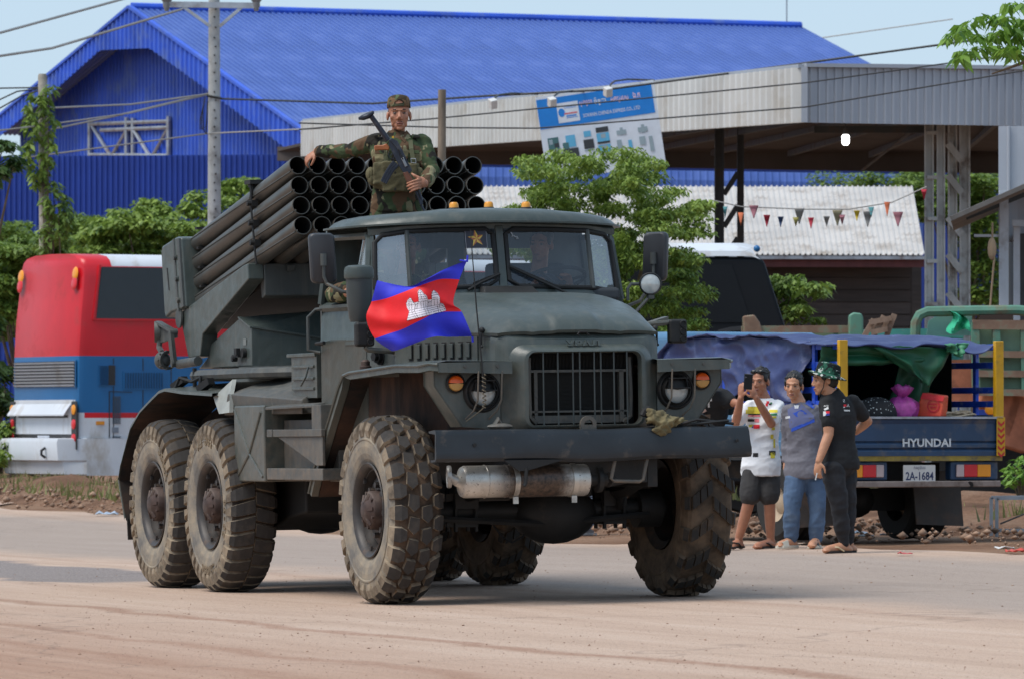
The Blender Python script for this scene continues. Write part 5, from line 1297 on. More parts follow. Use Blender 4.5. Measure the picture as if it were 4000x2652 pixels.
mb = MB(); mb.lathe([(.030, -.012), (.030, .012), (.055, .012), (.055, -.012), (.030, -.012)], (1.04, -.02, 1.150), (1, 0, 0), 20); mb.box((1.04, -.02, 1.13), (.02, .11, .03)); mb.build('hand_crank_eye', M_pnt2, bp)
mb = MB(); mb.ball((1.03, -.62, 1.145), (.05, .09, .022), 9, 6); mb.tube([(1.03, -.66, 1.14), (1.03, -.63, 1.19), (1.02, -.60, 1.14)], .018, 6); mb.build('tow_hook', M_pnt2, bp)
mb = MB(); mb.tube([(1.02, .42, 1.14), (1.03, .41, 1.20), (1.05, .385, 1.235), (1.06, .36, 1.225), (1.06, .345, 1.20)], [.028, .03, .03, .026, .02], 8); mb.build('tow_hook', M_dark, bp)
mb = MB(); mb.tube([(1.06, .55, 1.13), (1.07, .72, 1.17), (1.05, .90, 1.15), (1.0, 1.0, 1.14)], .010, 5); mb.tube([(1.05, .6, 1.13), (1.08, .8, 1.15), (1.04, .95, 1.16)], .010, 5); mb.build('cable', M_dark, bp)

# ---- muffler under the bumper -------------------------------
mz, mx = .795, .93
mb = MB(); mb.lathe([(.02, -.90), (.035, -.875), (.06, -.862), (.094, -.85), (.104, -.83), (.104, -.02), (.098, .0), (.06, .012), (.04, .03)], (mx, 0, mz), (0, 1, 0), 30)
for y in (-.56, -.70): mb.lathe([(.104, y), (.108, y+.006), (.104, y+.012)], (mx, 0, mz), (0, 1, 0), 30)
mu = part(mb, 'muffler', M_muf)
mb = MB(); mb.lathe([(.030, .022), (.045, -.0), (.070, .0), (.073, .012), (.070, .026), (.03, .026)], (mx, -.945, mz+.035), (0.25, 1, 0), 24); mb.cyl((mx, -.93, mz+.03), (mx, -.86, mz), .034, n=14, cap=False); mb.build('outlet_flange', mat('flange_alu', (160, 158, 154), .4, .6, var=.2, vs=12, dust=(60, 50, 44), da=.3, ds=9), mu)
for y in (-.50, -.10):
    mb = MB(); mb.lathe([(.104, y-.017), (.110, y-.017), (.110, y+.017), (.104, y+.017)], (mx, 0, mz), (0, 1, 0), 30); mb.bar((mx+.05, y, mz-.10), (mx+.05, y, mz-.145), .012, .035); mb.bar((mx, y, mz+.10), (mx-.01, y, .94), .012, .03); mb.build('strap', M_alu, mu)
mb = MB(); mb.cyl((mx, .0, mz), (mx, .14, mz), .045, n=14); mb.lathe([(.04, .07), (.085, .07), (.085, .10), (.04, .10)], (mx, 0, mz), (0, 1, 0), 18); mb.tube([(mx, .14, mz), (mx-.1, .3, mz+.02), (mx-.5, .42, mz+.1)], .055, 10); mb.build('exhaust_pipe', M_dark, mu)

# ---- nose and bonnet ----------------------------------------
M_dark2 = mat('bar_paint', (56, 62, 62), .45, var=.18, vs=5)
def nose():
    mb = MB()
    # front sheet with a rectangular opening, built as rings (outer -> opening -> inside)
    def rect_ring(x, yw, z0, z1, r, n=6, bulge=0.0, yb=None):
        out = []
        for cx_, cz_, a0 in ((yw-r, z1-r, 0), (-yw+r, z1-r, 90), (-yw+r, z0+r, 180), (yw-r, z0+r, 270)):
            for k in range(n+1):
                a = R_(a0+90*k/n); y = cx_+r*math.cos(a); z = cz_+r*math.sin(a)
                out.append((x-bulge*(y/yw)**4, y, z))
        return out
    A = rect_ring(.74, .575, 1.06, 1.745, .06); B = rect_ring(.83, .56, 1.07, 1.735, .07, bulge=.03)
    C_ = rect_ring(.88, .52, 1.09, 1.70, .09, bulge=.035); D = rect_ring(.885, .49, 1.10, 1.665, .10, bulge=.02)
    E = rect_ring(.93, .455, 1.12, 1.645, .09, bulge=.01); F = rect_ring(.95, .415, 1.135, 1.628, .07); H = rect_ring(.955, .39, 1.145, 1.618, .055); I = rect_ring(.90, .382, 1.15, 1.61, .05)
    mb.loft([A, B, C_, D, E, F, H, I], True, False)
    return part(mb, 'nose_panel', M_pnt, smooth=24)
no = nose()
mb = MB(); vs, fs = textmesh('УРАЛ', 1, .1, .03); x0, x1 = min(v.x for v in vs), max(v.x for v in vs); y0, y1 = min(v.y for v in vs), max(v.y for v in vs)
mb.add([(.918+.10*v.z-(v.y-y0)*.012, (v.x-(x0+x1)/2)*.23/(x1-x0), 1.655+(v.y-y0)*.036/(y1-y0)) for v in vs], fs); mb.build('emblem', M_pnt, no, None)
mb = MB(); mb.tube([(.90, -.02, 1.722), (.905, -.03, 1.728), (.91, -.02, 1.742), (.91, .03, 1.742), (.905, .04, 1.728), (.90, .05, 1.722)], .006, 6); mb.build('handle', M_dark, no)
# radiator, its frame and the bars in front of it
mb = MB(); mb.box((.76, 0, 1.38), (.02, .80, .52)); mb.build('radiator_back', M_blk, no)
mb = MB()
for k in range(34):
    mb.box((.80, -.02, 1.20+k*.0085), (.02, .56, .004))
mb.build('radiator_fin', mat('radiator', (34, 34, 32), .7, .3), no, None)['kind'] = 'stuff'
mb = MB()
for k in range(70): mb.box((.80, -.34+k*.0098, 1.545), (.02, .003, .11))
mb.build('radiator_fin', MATS['radiator'], no, None)['kind'] = 'stuff'
mb = MB(); mb.box((.83, 0, 1.495), (.03, .68, .016)); mb.box((.83, -.30, 1.33), (.03, .022, .33)); mb.box((.83, .29, 1.33), (.03, .03, .33)); mb.box((.83, 0, 1.235), (.03, .66, .012)); mb.box((.82, 0, 1.185), (.03, .64, .05))
for s in (-1, 1): mb.tube([(.84, s*.345, 1.58), (.85, s*.35, 1.35), (.85, s*.345, 1.2), (.84, s*.30, 1.16)], .016, 6)
mb.build('radiator_frame', M_pnt2, no)
for y in (-.285, -.185, -.082, -.035, .065, .11, .20, .29):
    mb = MB(); mb.cyl((.945, y, 1.14), (.945, y, 1.615), .0055, n=6); mb.build('grille_bar', M_dark2, no)
# side sheets of the engine bay with louvres, cowl
def side_pt(x):                 # half width of the bay
    return .56+(0.72-x)*(.87-.56)/(.92) if x > -.2 else .87+(-.2-x)*(.035/.55)
for s in (-1, 1):
    mb = MB()
    def sp(x, z): return (x, s*side_pt(x), z)
    mb.prism([sp(.78, 1.10), sp(.70, 1.10), sp(.70, 1.745), sp(.78, 1.745)], (0, s*.006, 0))
    mb.prism([sp(.70, 1.50), sp(-.2, 1.50), sp(-.2, 1.79), sp(.70, 1.745)], (0, -s*.02, 0)); mb.prism([sp(-.2, 1.48), sp(-.75, 1.48), sp(-.75, 1.88), sp(-.2, 1.79)], (0, -s*.02, 0)); mb.bar(sp(-.2, 1.50), sp(-.2, 1.79), .008, .008)
    eb = part(mb, 'engine_side_panel', M_pnt, smooth=None)
    dx = Vector((-.92, s*.34, 0)).normalized(); nn = Vector((s*.34*1, .92*s, 0)).normalized(); nn = Vector((.34, s*.92, 0)).normalized()
    mb = MB(); o = Vector(sp(.60, 1.56)); mb.prism([o+nn*.002, o+dx*.84+nn*.002, o+dx*.84+Vector((0, 0, .185))+nn*.002, o+Vector((0, 0, .165))+nn*.002], nn*.008); mb.build('louvre_panel', M_pnt, eb, bev=.003)
    mb = MB(); mb2 = MB()
    for k in range(8):
        a = o+dx*(.06+k*.084)+Vector((0, 0, .02)); b = a+Vector((0, 0, .115)); wv = dx*.046
        mb2.prism([a+nn*.008, a+wv+nn*.008, b+wv+nn*.008, b+nn*.008], nn*.004)
        mb.prism([a+wv*.12+nn*.013+Vector((0, 0, .012)), a+wv*.95+nn*.013+Vector((0, 0, .012)), b+wv*.95+nn*.013-Vector((0, 0, .010)), b+wv*.12+nn*.013-Vector((0, 0, .010))], nn*.012)
    mb2.build('louvre_slot', M_blk, eb, None); mb.build('louvre', M_pnt, eb, bev=.004)
    mb = MB(); a = Vector(sp(.66, 1.735)); mb.tube([a+nn*.02+Vector((0, 0, .03)), a+nn*.03, a+nn*.03-Vector((0, 0, .07))], .009, 6); mb.ball(a+nn*.03-Vector((0, 0, .075)), (.03, .012, .012), 8, 6); mb.ball(a+nn*.02+Vector((0, 0, .03)), .02, 8, 6); mb.build('latch', M_dark, eb)
def hood():
    st = [(-.54, .895, 2.035, 1.80), (-.3, .885, 2.025, 1.785), (0, .812, 1.995, 1.768), (.3, .712, 1.955, 1.757), (.55, .63, 1.908, 1.75), (.70, .595, 1.868, 1.747), (.79, .572, 1.832, 1.745), (.845, .558, 1.795, 1.743), (.870, .550, 1.768, 1.741), (.878, .546, 1.752, 1.74)]
    rings = []; n = 56
    for x, wv, zc, ze in st:
        rg = []
        for k in range(n+1):
            u = -1+2*k/n
            z = ze+(zc-ze)*(1-abs(u)**5.5)**0.75
            # pressed centre rib that widens into a lip at the front
            rib = 0.022*sstep(.30-.12*sstep(0, .8, x), .25-.12*sstep(0, .8, x), abs(u*wv+.02))*sstep(-.3, .5, x)*(1-.7*sstep(.85, .878, x))
            crease = -.006*math.exp(-((abs(u*wv+.02)-.30)/.03)**2)*sstep(-.45, .1, x)
            cx_ = x-0.05*sstep(.4, .86, x)*u*u+0.02*(u*u if x < -.4 else 0)
            rg.append((cx_, u*wv, z+rib+crease))
        rings.append(rg)
    low = [[(p[0]-(.012 if i == len(rings)-1 else 0), p[1]*.995, p[2]-.02) for p in r] for i, r in enumerate(rings)]
    mb = MB(); mb.loft(rings, False, False)
    mb.loft([rings[-1], low[-1]], False, False); mb.loft([[r[0] for r in rings], [r[0] for r in low]], False, False); mb.loft([[r[-1] for r in rings], [r[-1] for r in low]], False, False)
    return part(mb, 'bonnet', M_pnt, smooth=40)
hd = hood()
mb = MB(); mb.prism([(-.38, -.20, 2.02), (-.38, .20, 2.02), (-.46, .17, 2.075), (-.46, -.17, 2.075)], (-.10, 0, 0)); part(mb, 'air_vent', M_dark, bev=.01)

# ---- front mudguards, lamps ---------------------------------
def guard(s):
    outer = [(.955, 1.0, 1.555), (.90, 1.035, 1.560), (.70, 1.055, 1.562), (.35, 1.075, 1.555), (-.58, 1.085, 1.525), (-.70, 1.085, 1.505), (-.80, 1.085, 1.44), (-1.05, 1.085, 1.19), (-1.36, 1.085, .88), (-1.48, 1.085, .725)]
    top = []
    for i, (x, y, z) in enumerate(outer):
        b = 0.014*mnoise.noise((x*5, s*3, 1)) if s < 0 else 0
        top.append((x, s*(y+b), z+b))
    mb = MB(); mb.mat(0)
    inn = [(x if x < .9 else x, s*.50, z+(.005 if z > 1.4 else 0)) for x, y, z in outer]
    mid = [(x, s*.95, z+.012) for x, y, z in outer]
    lip = [(x, y, z-.055 if x > -.7 else z-.02) if x > -.75 else (x+.045, y, z-.035) for x, y, z in top]
    lip2 = [(x, y-s*.05, z) for x, y, z in lip]
    mb.loft([inn, mid, top, lip, lip2], False, False)
    mb.prism([(.955, s*.50, 1.56), (.955, s*1.0, 1.556), (.957, s*1.0, 1.495), (.957, s*.50, 1.480)], (-.012, 0, 0))
    mb.tube([(p[0], p[1]+s*.003, p[2]-.012) for p in top], .011, 6)
    g = part(mb, 'front_mudguard', M_pnt, smooth=45)
    mb = MB(); und = [[(x, s*1.035, z-.030) if x > -.75 else (x+.05, s*1.035, z-.04) for x, y, z in outer[1:]], [(x, s*.5, z-.025) if x > -.75 else (x+.05, s*.5, z-.03) for x, y, z in outer[1:]]]
    mb.loft(und, False, False); mb.prism([(x, s*(side_pt(max(x, -.9))-.01), z) for x, z in ((.80, 1.52), (.3, 1.52), (-.2, 1.5), (-.2, .95), (.3, .95), (.80, 1.08))], (0, s*.008, 0)); mb.prism([(x, s*(side_pt(x)-.01), z) for x, z in ((-.2, 1.51), (-.7, 1.5), (-.75, 1.48), (-.75, .95), (-.2, .95))], (0, s*.008, 0)); mb.prism([(-.76, s*.6, 1.48), (-.76, s*1.06, 1.45), (-1.42, s*1.06, .80), (-1.42, s*.6, .80)], (-.01, 0, -.01)); mb.prism([(-1.44, s*.52, .72), (-1.44, s*1.07, .72), (-1.50, s*1.07, .72), (-1.50, s*.52, .72)], (.02, 0, .018))
    mb.build('inner_lining', M_rust, g, None)
    mb = MB()     # lamp panel: front sheet with cut-back outer corner
    pl = [(.835, s*.54, 1.53), (.835, s*.985, 1.53), (.835, s*.985, 1.41), (.835, s*.80, 1.145), (.835, s*.54, 1.12)]
    mb.prism(pl, (-.03, 0, 0)); mb.prism([(.835, s*.985, 1.53), (.835, s*.985, 1.41), (.835, s*.80, 1.145), (.70, s*.83, 1.145), (.70, s*1.01, 1.41), (.70, s*1.01, 1.53)], (0, s*.006, 0))
    mb.prism([(.84, s*.40, 1.14), (.84, s*.56, 1.14), (.84, s*.56, 1.09), (.84, s*.40, 1.09)], (-.03, 0, 0))
    lp = mb.build('lamp_panel', M_pnt, g, bev=.012)
    mb = MB()
    for y in (.60, .82): mb.cyl((.957, s*y, 1.53), (.964, s*y, 1.53), .011, n=8)
    mb.build('rivet', M_pnt2, g)
    return g
gR, gL = guard(-1), guard(1)
for s in (-1, 1):
    hl = empty('headlight', None); hl.parent = truck; hl.matrix_basis = Tr(.84, s*.665, 1.365)
    mb = MB(); mb.lathe([(.125, -.02), (.13, .0), (.118, .02), (.112, .022), (.108, .012), (.10, .01), (.098, .03), (.088, .045), (.086, .02), (.085, .0)], (0, 0, 0), (1, 0, 0), 32); mb.build('bezel', M_dark, hl)
    mb = MB(); mb.lathe([(.086, .012), (.07, .028), (.04, .040), (0, .045)], (0, 0, 0), (1, 0, 0), 28); mb.build('lens', M_lens, hl)
    mb = MB(); rg = []
    for r, h in ((.087, .014), (.072, .032), (.042, .044), (.001, .049)): rg.append([(h, r*math.cos(R_(a)), r*math.sin(R_(a))) for a in range(6, 175, 14)])
    mb.loft(rg, False, False); mb.box((.05, 0, .012), (.05, .155, .008)); mb.box((.03, 0, .075), (.06, .135, .008)); mb.prism([(.01, -.07, .012), (.06, -.07, .012), (.05, -.06, .075), (.01, -.06, .075)], (0, .004, 0)); mb.prism([(.01, .066, .012), (.06, .066, .012), (.05, .056, .075), (.01, .056, .075)], (0, .004, 0))
    mb.build('blackout_hood', M_dark, hl)
    for y in (-.06, .10):
        mb = MB(); y *= -s if s < 0 else 1
        mb.tube([(.09, y, .155), (.115, y-.005, .13), (.11, y-.01, -.05), (.08, y-.03, -.12), (.01, y-.06, -.17)], .006, 6); mb.build('guard_wire', M_pnt2, hl)
    ti = empty('turn_signal', None); ti.parent = truck; ti.matrix_basis = Tr(.84, s*.848, 1.425)
    mb = MB(); mb.lathe([(.062, -.005), (.064, .012), (.055, .02), (.05, .012)], (0, 0, 0), (1, 0, 0), 24); mb.build('bezel', M_dark, ti)
    for nm, a0, a1, m in (('amber_lens', 4, 176, M_amb), ('clear_lens', 184, 356, M_amb2)):
        mb = MB(); rg = []
        for r, h in ((.052, .012), (.045, .030), (.028, .038), (.0005, .041)): rg.append([(h, r*math.cos(R_(a0+(a1-a0)*k/12)), r*math.sin(R_(a0+(a1-a0)*k/12))) for k in range(13)])
        mb.loft(rg, False, False); mb.build(nm, m, ti)
    # side repeater on the mudguard
    mb = MB(); mb.lathe([(.040, 0), (.040, .02), (.030, .025), (.030, .05), (.02, .062), (0, .064)], (-.56, s*.98, 1.535), (0, 0, 1), 16); part(mb, 'marker_lamp', M_hub)
# three-hole blackout lamps on brackets
for s, px, py, pz in ((-1, -.25, -1.08, 1.76), (1, -.25, 1.13, 1.76)):
    bk = empty('blackout_lamp', None); bk.parent = truck; bk.matrix_basis = Tr(px, py, pz)
    mb = MB(); mb.box((-.03, 0, 0), (.07, .13, .16)); mb.build('housing', M_dark, bk, bev=.02)
    mb = MB()
    for k in range(3): mb.lathe([(.0, .002), (.016, .002), (.018, .008), (.022, .008), (.024, -.002)], (.006, .03, .048-.048*k), (1, 0, 0), 12)
    mb.build('lamp_hole', M_blk, bk)
    mb = MB(); mb.tube([(-.02, -s*.0, -.08), (-.02, -s*.02, -.10), (-.02, -s*.22, -.115)] if s < 0 else [(-.03, -.05, .06), (-.03, -.2, .05), (-.03, -.3, .02)], .018, 8)
    if s > 0: mb.prism([(-.03, -.06, .10), (-.03, -.34, .02), (-.03, -.34, -.03), (-.03, -.06, .06)], (-.1, 0, 0))
    else: mb.lathe([(.035, 0), (.035, .02)], (-.02, .20, -.115), (0, 1, 0), 12, True)
    mb.build('bracket', M_pnt, bk)
# ---- cab ----------------------------------------------------
CX0, CX1 = -.75, -1.50           # front of door, rear of cab
def cab_side(s):
    g = empty('cab_door', None); g.parent = truck
    def pt(x, z):                # tumblehome of the cab side
        y = .905+.07*(-.75-x)/.75; y -= 0 if z < 1.99 else .055*(z-1.99)/.45
        return Vector((x, s*y, z))
    mb = MB()
    low = [(CX0, 1.08), (CX1+.0, 1.08), (CX1, 1.93), (CX0-.0, 1.93)]
    rings = []
    for z, dy in ((1.06, -.01), (1.2, .0), (1.70, .004), (1.735, .012), (1.745, .006), (1.88, .0), (1.93, -.012), (1.955, .014), (1.975, .014), (1.985, -.01), (1.995, -.03)):
        ln = []
        for k in range(9):
            x = CX0+(CX1-CX0)*k/8; p = pt(x, z); p.y += s*dy; ln.append(p)
        rings.append(ln)
    mb.loft(rings, False, False)
    mb.prism([pt(CX0, 1.06), pt(CX0, 1.99), pt(CX0+.012, 1.99), pt(CX0+.012, 1.06)], (0, -s*.05, 0))
    mb.build('door_skin', M_pnt, g, smooth=30)
    mb = MB()                    # window frame
    fr = [(CX0+.02, 1.985), (CX0-.05, 2.40), (CX0-.075, 2.425), (CX1+.02, 2.43), (CX1+.0, 1.985)]
    mb.tube([pt(x, z) for x, z in fr], .026, 6); mb.build('window_frame', M_pnt, g)
    mb = MB(); mb.tube([pt(CX0-.2, 2.0), pt(CX0-.13, 2.40)], .011, 6); mb.prism([pt(CX0-.045, 2.0), pt(CX0-.195, 2.0), pt(CX0-.13, 2.4), pt(CX0-.07, 2.4)], (0, -s*.004, 0)); mb.build('vent_window', glass('vent_glass', (.7, .78, .8), .5, .05, .5, (170, 178, 180)), g, None)
    mb = MB(); mb.tube([pt(CX1+.03, 1.72), pt(CX1+.03, 1.72)+Vector((0, s*.05, 0)), pt(CX1+.16, 1.725)+Vector((0, s*.05, 0))], .013, 6); mb.build('handle', M_dark, g)
    # pressed step in the door skin
    mb = MB(); mb.prism([pt(CX0-.02, 1.70), pt(CX0-.34, 1.70), pt(CX0-.32, 1.745), pt(CX0-.02, 1.745)], (0, s*.010, 0)); mb.prism([pt(CX1+.12, 1.735), pt(CX1+.45, 1.735), pt(CX1+.43, 1.745), pt(CX1+.12, 1.745)], (0, s*.012, 0)); mb.build('pressing', M_pnt, g, bev=.004)
    return g
cab_side(-1); cab_side(1)
def roof():
    mb = MB(); n = 64; cx_ = -1.05; ay = .975; rings = []
    for k, z in ((1.03, 2.478), (1.03, 2.490), (.995, 2.492), (.985, 2.504), (.955, 2.528), (.90, 2.550), (.80, 2.567), (.62, 2.579), (.35, 2.586), (.05, 2.588)):
        rg = []
        for i in range(n):
            a = 2*math.pi*i/n; c, s_ = math.cos(a), math.sin(a); e = 2/(2.35 if c > 0 else 5); ax = .47 if c > 0 else .55
            x = math.copysign(abs(c)**e, c); y = math.copysign(abs(s_)**e, s_)
            rise = 0.024*(1-y*y) if x > 0 else 0.018*(1-y*y)
            bead = 0.006*math.exp(-((abs(y*ay*k)-.35)/.05)**2) if k < .9 else 0
            rg.append((cx_+ax*k*x*(1.0 if x > 0 else 1)+(.06*(1-y*y) if x > 0 else 0), ay*k*y, z+rise+bead))
        rings.append(rg)
    mb.loft(rings, True, True)
    return part(mb, 'cab_roof', M_pnt, smooth=50)
roof()
for y, x, z in ((-.205, -.95, 2.600), (.045, -.95, 2.604), (.305, -.93, 2.602)):
    q = empty('roof_lamp', None); q.parent = truck; q.matrix_basis = Tr(x, y, z)
    mb = MB(); mb.lathe([(.040, -.02), (.040, .004), (.034, .016)], (0, 0, 0), (0, 0, 1), 16, True); mb.build('base', M_dark, q)
    mb = MB(); mb.lathe([(.032, .014), (.030, .04), (.022, .052), (0, .054)], (0, 0, 0), (0, 0, 1), 16); mb.build('lens', M_orange, q)
# windscreen: two flat panes with angled corner panes, rubber seals
def wsp(y, v):                   # point of the windscreen surface: v = 0 bottom, 1 top
    a = abs(y)
    xb = -.555-.03*(a/.64) if a < .64 else -.585-(a-.64)*.45
    zb = 2.072-.012*(a/.64) if a < .64 else 2.060-(a-.64)*.16
    zt = 2.468-.014*(a/.64) if a < .64 else 2.454-(a-.64)*.10
    return Vector((xb-.085*v, y*(1-.012*v), zb+(zt-zb)*v))
wf = empty('windscreen', None); wf.parent = truck
def round_poly(pts, r, n=4):
    out = []; m = len(pts)
    for i in range(m):
        p, a, b = pts[i], pts[i-1], pts[(i+1) % m]
        da = (a-p).normalized()*r; db = (b-p).normalized()*r
        for k in range(n+1):
            t = k/n; out.append(p+da*(1-t)**2+db*t**2)
    return out
for s in (-1, 1):
    poly = [wsp(s*y, v) for y, v in ((.035, .0), (.035, 1), (.645, 1), (.645, 0))]
    mb = MB(); mb.add([wsp(s*(.03+.61*i/6), j/4) for j in range(5) for i in range(7)], [(j*7+i, j*7+i+1, j*7+8+i, j*7+7+i) for j in range(4) for i in range(6)]); mb.build('pane', M_gl, wf, None)
    mb = MB(); mb.add([wsp(s*(.655+.185*i/3), j/4) for j in range(5) for i in range(4)], [(j*4+i, j*4+i+1, j*4+5+i, j*4+4+i) for j in range(4) for i in range(3)]); mb.build('pane', glass('corner_glass', (.6, .66, .7), .8, .05, .3, (150, 160, 165)), wf, None)
    mb = MB(); mb.tube([wsp(s*.65, .0)+Vector((.008, 0, 0)), wsp(s*.65, 1.0)+Vector((.008, 0, 0))], .017, 8); mb.build('divider_post', M_pnt2, wf)
    q = [wsp(s*.045, .12), wsp(s*.045, .9), wsp(s*.10, .99), wsp(s*.4, .995), wsp(s*.65, .985), wsp(s*.80, .97), wsp(s*.848, .86), wsp(s*.862, .12), wsp(s*.84, .03), wsp(s*.65, .01), wsp(s*.4, .01), wsp(s*.11, .02)]
    mb = MB(); mb.tube([p+Vector((.004, 0, 0)) for p in q], .017, 8, closed=True); mb.build('rubber_seal', M_blk, wf)
mb = MB(); mb.bar(wsp(0, -.08)+Vector((.0, 0, 0)), wsp(0, 1.04), .055, .02, (1, 0, 0)); mb.build('centre_post', M_pnt, wf, bev=.006)
# cab front sheet: cowl below the glass, corner pillars, header
mb = MB()
ys = [-.88+1.76*i/24 for i in range(25)]
def cw(y, v, dz=0): p = wsp(max(-.87, min(.87, y)), v); p.y = y; p.z += dz; return p
mb.loft([[cw(y, .0, .012) for y in ys], [cw(y, .0, -.05)+Vector((.02, 0, 0)) for y in ys], [cw(y, 0, -.09)+Vector((.05, 0, 0)) for y in ys], [cw(y, 0, -.20)+Vector((.06, 0, 0)) for y in ys]], False, False)
mb.loft([[cw(y, 1.0, -.008) for y in ys], [cw(y, 1.0, .03)+Vector((.004, 0, 0)) for y in ys], [cw(y, 1.0, .055)+Vector((-.03, 0, 0)) for y in ys]], False, False)
for s in (-1, 1):
    a = [wsp(s*.852, v) for v in (-.1, .25, .5, .75, 1.06)]
    c2 = [Vector((CX0+.02-.085*v, s*(.905-.05*v), p.z)) for v, p in zip((0, .25, .5, .75, 1.0), a)]
    mb.loft([a, [p+Vector((-.01, s*.022, 0)) for p in a], c2], False, False)
    mb.prism([(-.66, s*.88, 1.06), (-.66, s*.89, 1.99), (-.72, s*.86, 2.06), (-.58, s*.6, 1.8), (-.5, s*.6, 1.06)], (0.006, 0, 0))
mb.prism([(CX1, -.97, 1.06), (CX1, .97, 1.06), (CX1, .97, 2.10), (CX1, -.97, 2.10)], (-.03, 0, 0)); mb.prism([(CX1, -.96, 2.10), (CX1, -.6, 2.10), (CX1, -.6, 2.5), (CX1, -.92, 2.5)], (-.03, 0, 0)); mb.prism([(CX1, .96, 2.10), (CX1, .6, 2.10), (CX1, .6, 2.5), (CX1, .92, 2.5)], (-.03, 0, 0)); mb.prism([(CX1, -.6, 2.36), (CX1, .6, 2.36), (CX1, .6, 2.5), (CX1, -.6, 2.5)], (-.03, 0, 0)); mb.prism([(CX1, -.06, 2.1), (CX1, .06, 2.1), (CX1, .06, 2.36), (CX1, -.06, 2.36)], (-.03, 0, 0))
mb.prism([(-.60, -.88, 1.06), (-.60, .88, 1.06), (CX1, .95, 1.06), (CX1, -.95, 1.06)], (0, 0, .02))
part(mb, 'cab_shell', M_pnt, smooth=40)
mb = MB(); mb.box((-.72, 0, 2.02), (.28, 1.7, .09)); mb.box((-1.28, .42, 1.9), (.14, .55, .7)); mb.box((-1.28, -.42, 1.86), (.14, .8, .6)); mb.box((-1.1, .0, 1.62), (.5, 1.8, .14)); part(mb, 'seat_and_dash', M_in, bev=.03)
mb = MB(); c = Vector((-.82, .46, 2.13)); ax_ = Vector((.35, 0, -.94)).normalized(); e1 = Vector((0, 1, 0)); e2 = ax_.cross(e1)
mb.tube([c+e1*.21*math.cos(a)+e2*.21*math.sin(a) for a in [2*math.pi*k/28 for k in range(28)]], .014, 8, closed=True)
for a in (.3, 2.4, 4.5): mb.tube([c+ax_*.04, c+e1*.21*math.cos(a)+e2*.21*math.sin(a)], .012, 6)
mb.cyl(c+ax_*.03, c+ax_*.35, .03, n=8); part(mb, 'steering_wheel', M_blk)
for pts in ([wsp(-.26, -.04)+Vector((.03, 0, 0)), wsp(-.17, .08)+Vector((.03, 0, 0)), wsp(-.03, .22)+Vector((.025, 0, 0))], [wsp(.46, -.10)+Vector((.06, 0, -.01)), wsp(.30, .06)+Vector((.03, 0, 0)), wsp(.05, .34)+Vector((.025, 0, 0))]):
    q = empty('wiper', None); q.parent = truck
    mb = MB(); mb.tube(pts, .010, 6); mb.build('arm', M_blk, q)
    mb = MB(); d = (pts[2]-pts[1]); mb.bar(pts[2]+d*.02, pts[1]-d*.35+Vector((0, 0, .012)), .010, .022); mb.build('blade', M_blk, q)
# mirrors, spot lamp, air intake, fuel cap, antenna
def rrect(cx_, cy_, cz_, ux, uy, wv, hv, r, n=4):
    out = []
    for sx, sy, a0 in ((1, 1, 0), (-1, 1, 90), (-1, -1, 180), (1, -1, 270)):
        for k in range(n+1):
            a = R_(a0+90*k/n); out.append(Vector((cx_, cy_, cz_))+ux*(sx*(wv/2-r)+r*math.cos(a))+uy*(sy*(hv/2-r)+r*math.sin(a)))
    return out
for s in (-1, 1):
    q = empty('mirror', None); q.parent = truck; c = Vector((-.80, s*1.19, 2.275))
    # mirror back seen from in front
    ang = R_(24 if s < 0 else 40); nrm = Vector((math.cos(ang), -s*math.sin(ang)*(-1 if s < 0 else 1), 0)) if s > 0 else Vector((math.cos(ang)*.95, -.15, 0)).normalized()
    ux = nrm.cross(Vector((0, 0, 1))).normalized(); uy = Vector((0, 0, 1))-ux*(.05*s)
    wv = .175 if s < 0 else .17
    rg = [rrect(*(c+nrm*d), ux, uy, wv*k, .335*k2, .035) for d, k, k2 in ((-.03, .94, .97), (-.012, 1, 1), (.012, 1, 1), (.03, .95, .975), (.038, .86, .93))]
    mb = MB(); mb.loft(rg, True, True); mb.build('housing', mat('mirror_plastic', (46, 48, 52), .45, var=.12), q, smooth=40)
    mb = MB(); mb.box(c-nrm*.034, (.004, .002, .002)); mb.add(rrect(*(c-nrm*.033), ux, uy, wv*.88, .31, .03), [tuple(range(20))]); mb.build('glass', plain('mirror_glass', (150, 160, 165), .05, 1.0), q, None)
    mb = MB(); k = c+nrm*.05-Vector((0, 0, .0))
    if s < 0: mb.tube([k+Vector((0, .0, .02)), k-Vector((0, 0, .12)), k-Vector((0, -.02, .17)), k+Vector((.08, .10, -.225)), Vector((-.66, -.90, 2.03))], .012, 8)
    else: mb.tube([k+Vector((0, .0, .02)), k-Vector((0, 0, .14)), k-Vector((0, .03, .20)), k+Vector((.05, -.12, -.30)), Vector((-.66, .90, 1.93))], .012, 8)
    mb.cyl(k+Vector((0, 0, .03)), k-Vector((0, 0, .05)), .022, n=10); mb.build('arm', M_pnt2, q)
q = empty('spot_lamp', None); q.parent = truck; c = Vector((-.60, 1.068, 2.086)); nx_ = Vector((.96, -.25, .02)).normalized()
mb = MB(); mb.lathe([(0, -.09), (.04, -.085), (.065, -.05), (.074, -.01), (.078, .012), (.072, .022), (.066, .016)], c, nx_, 28); mb.build('housing', M_dark, q)
mb = MB(); mb.lathe([(.067, .014), (.045, .026), (0, .031)], c, nx_, 24); mb.build('lens', M_lens, q)
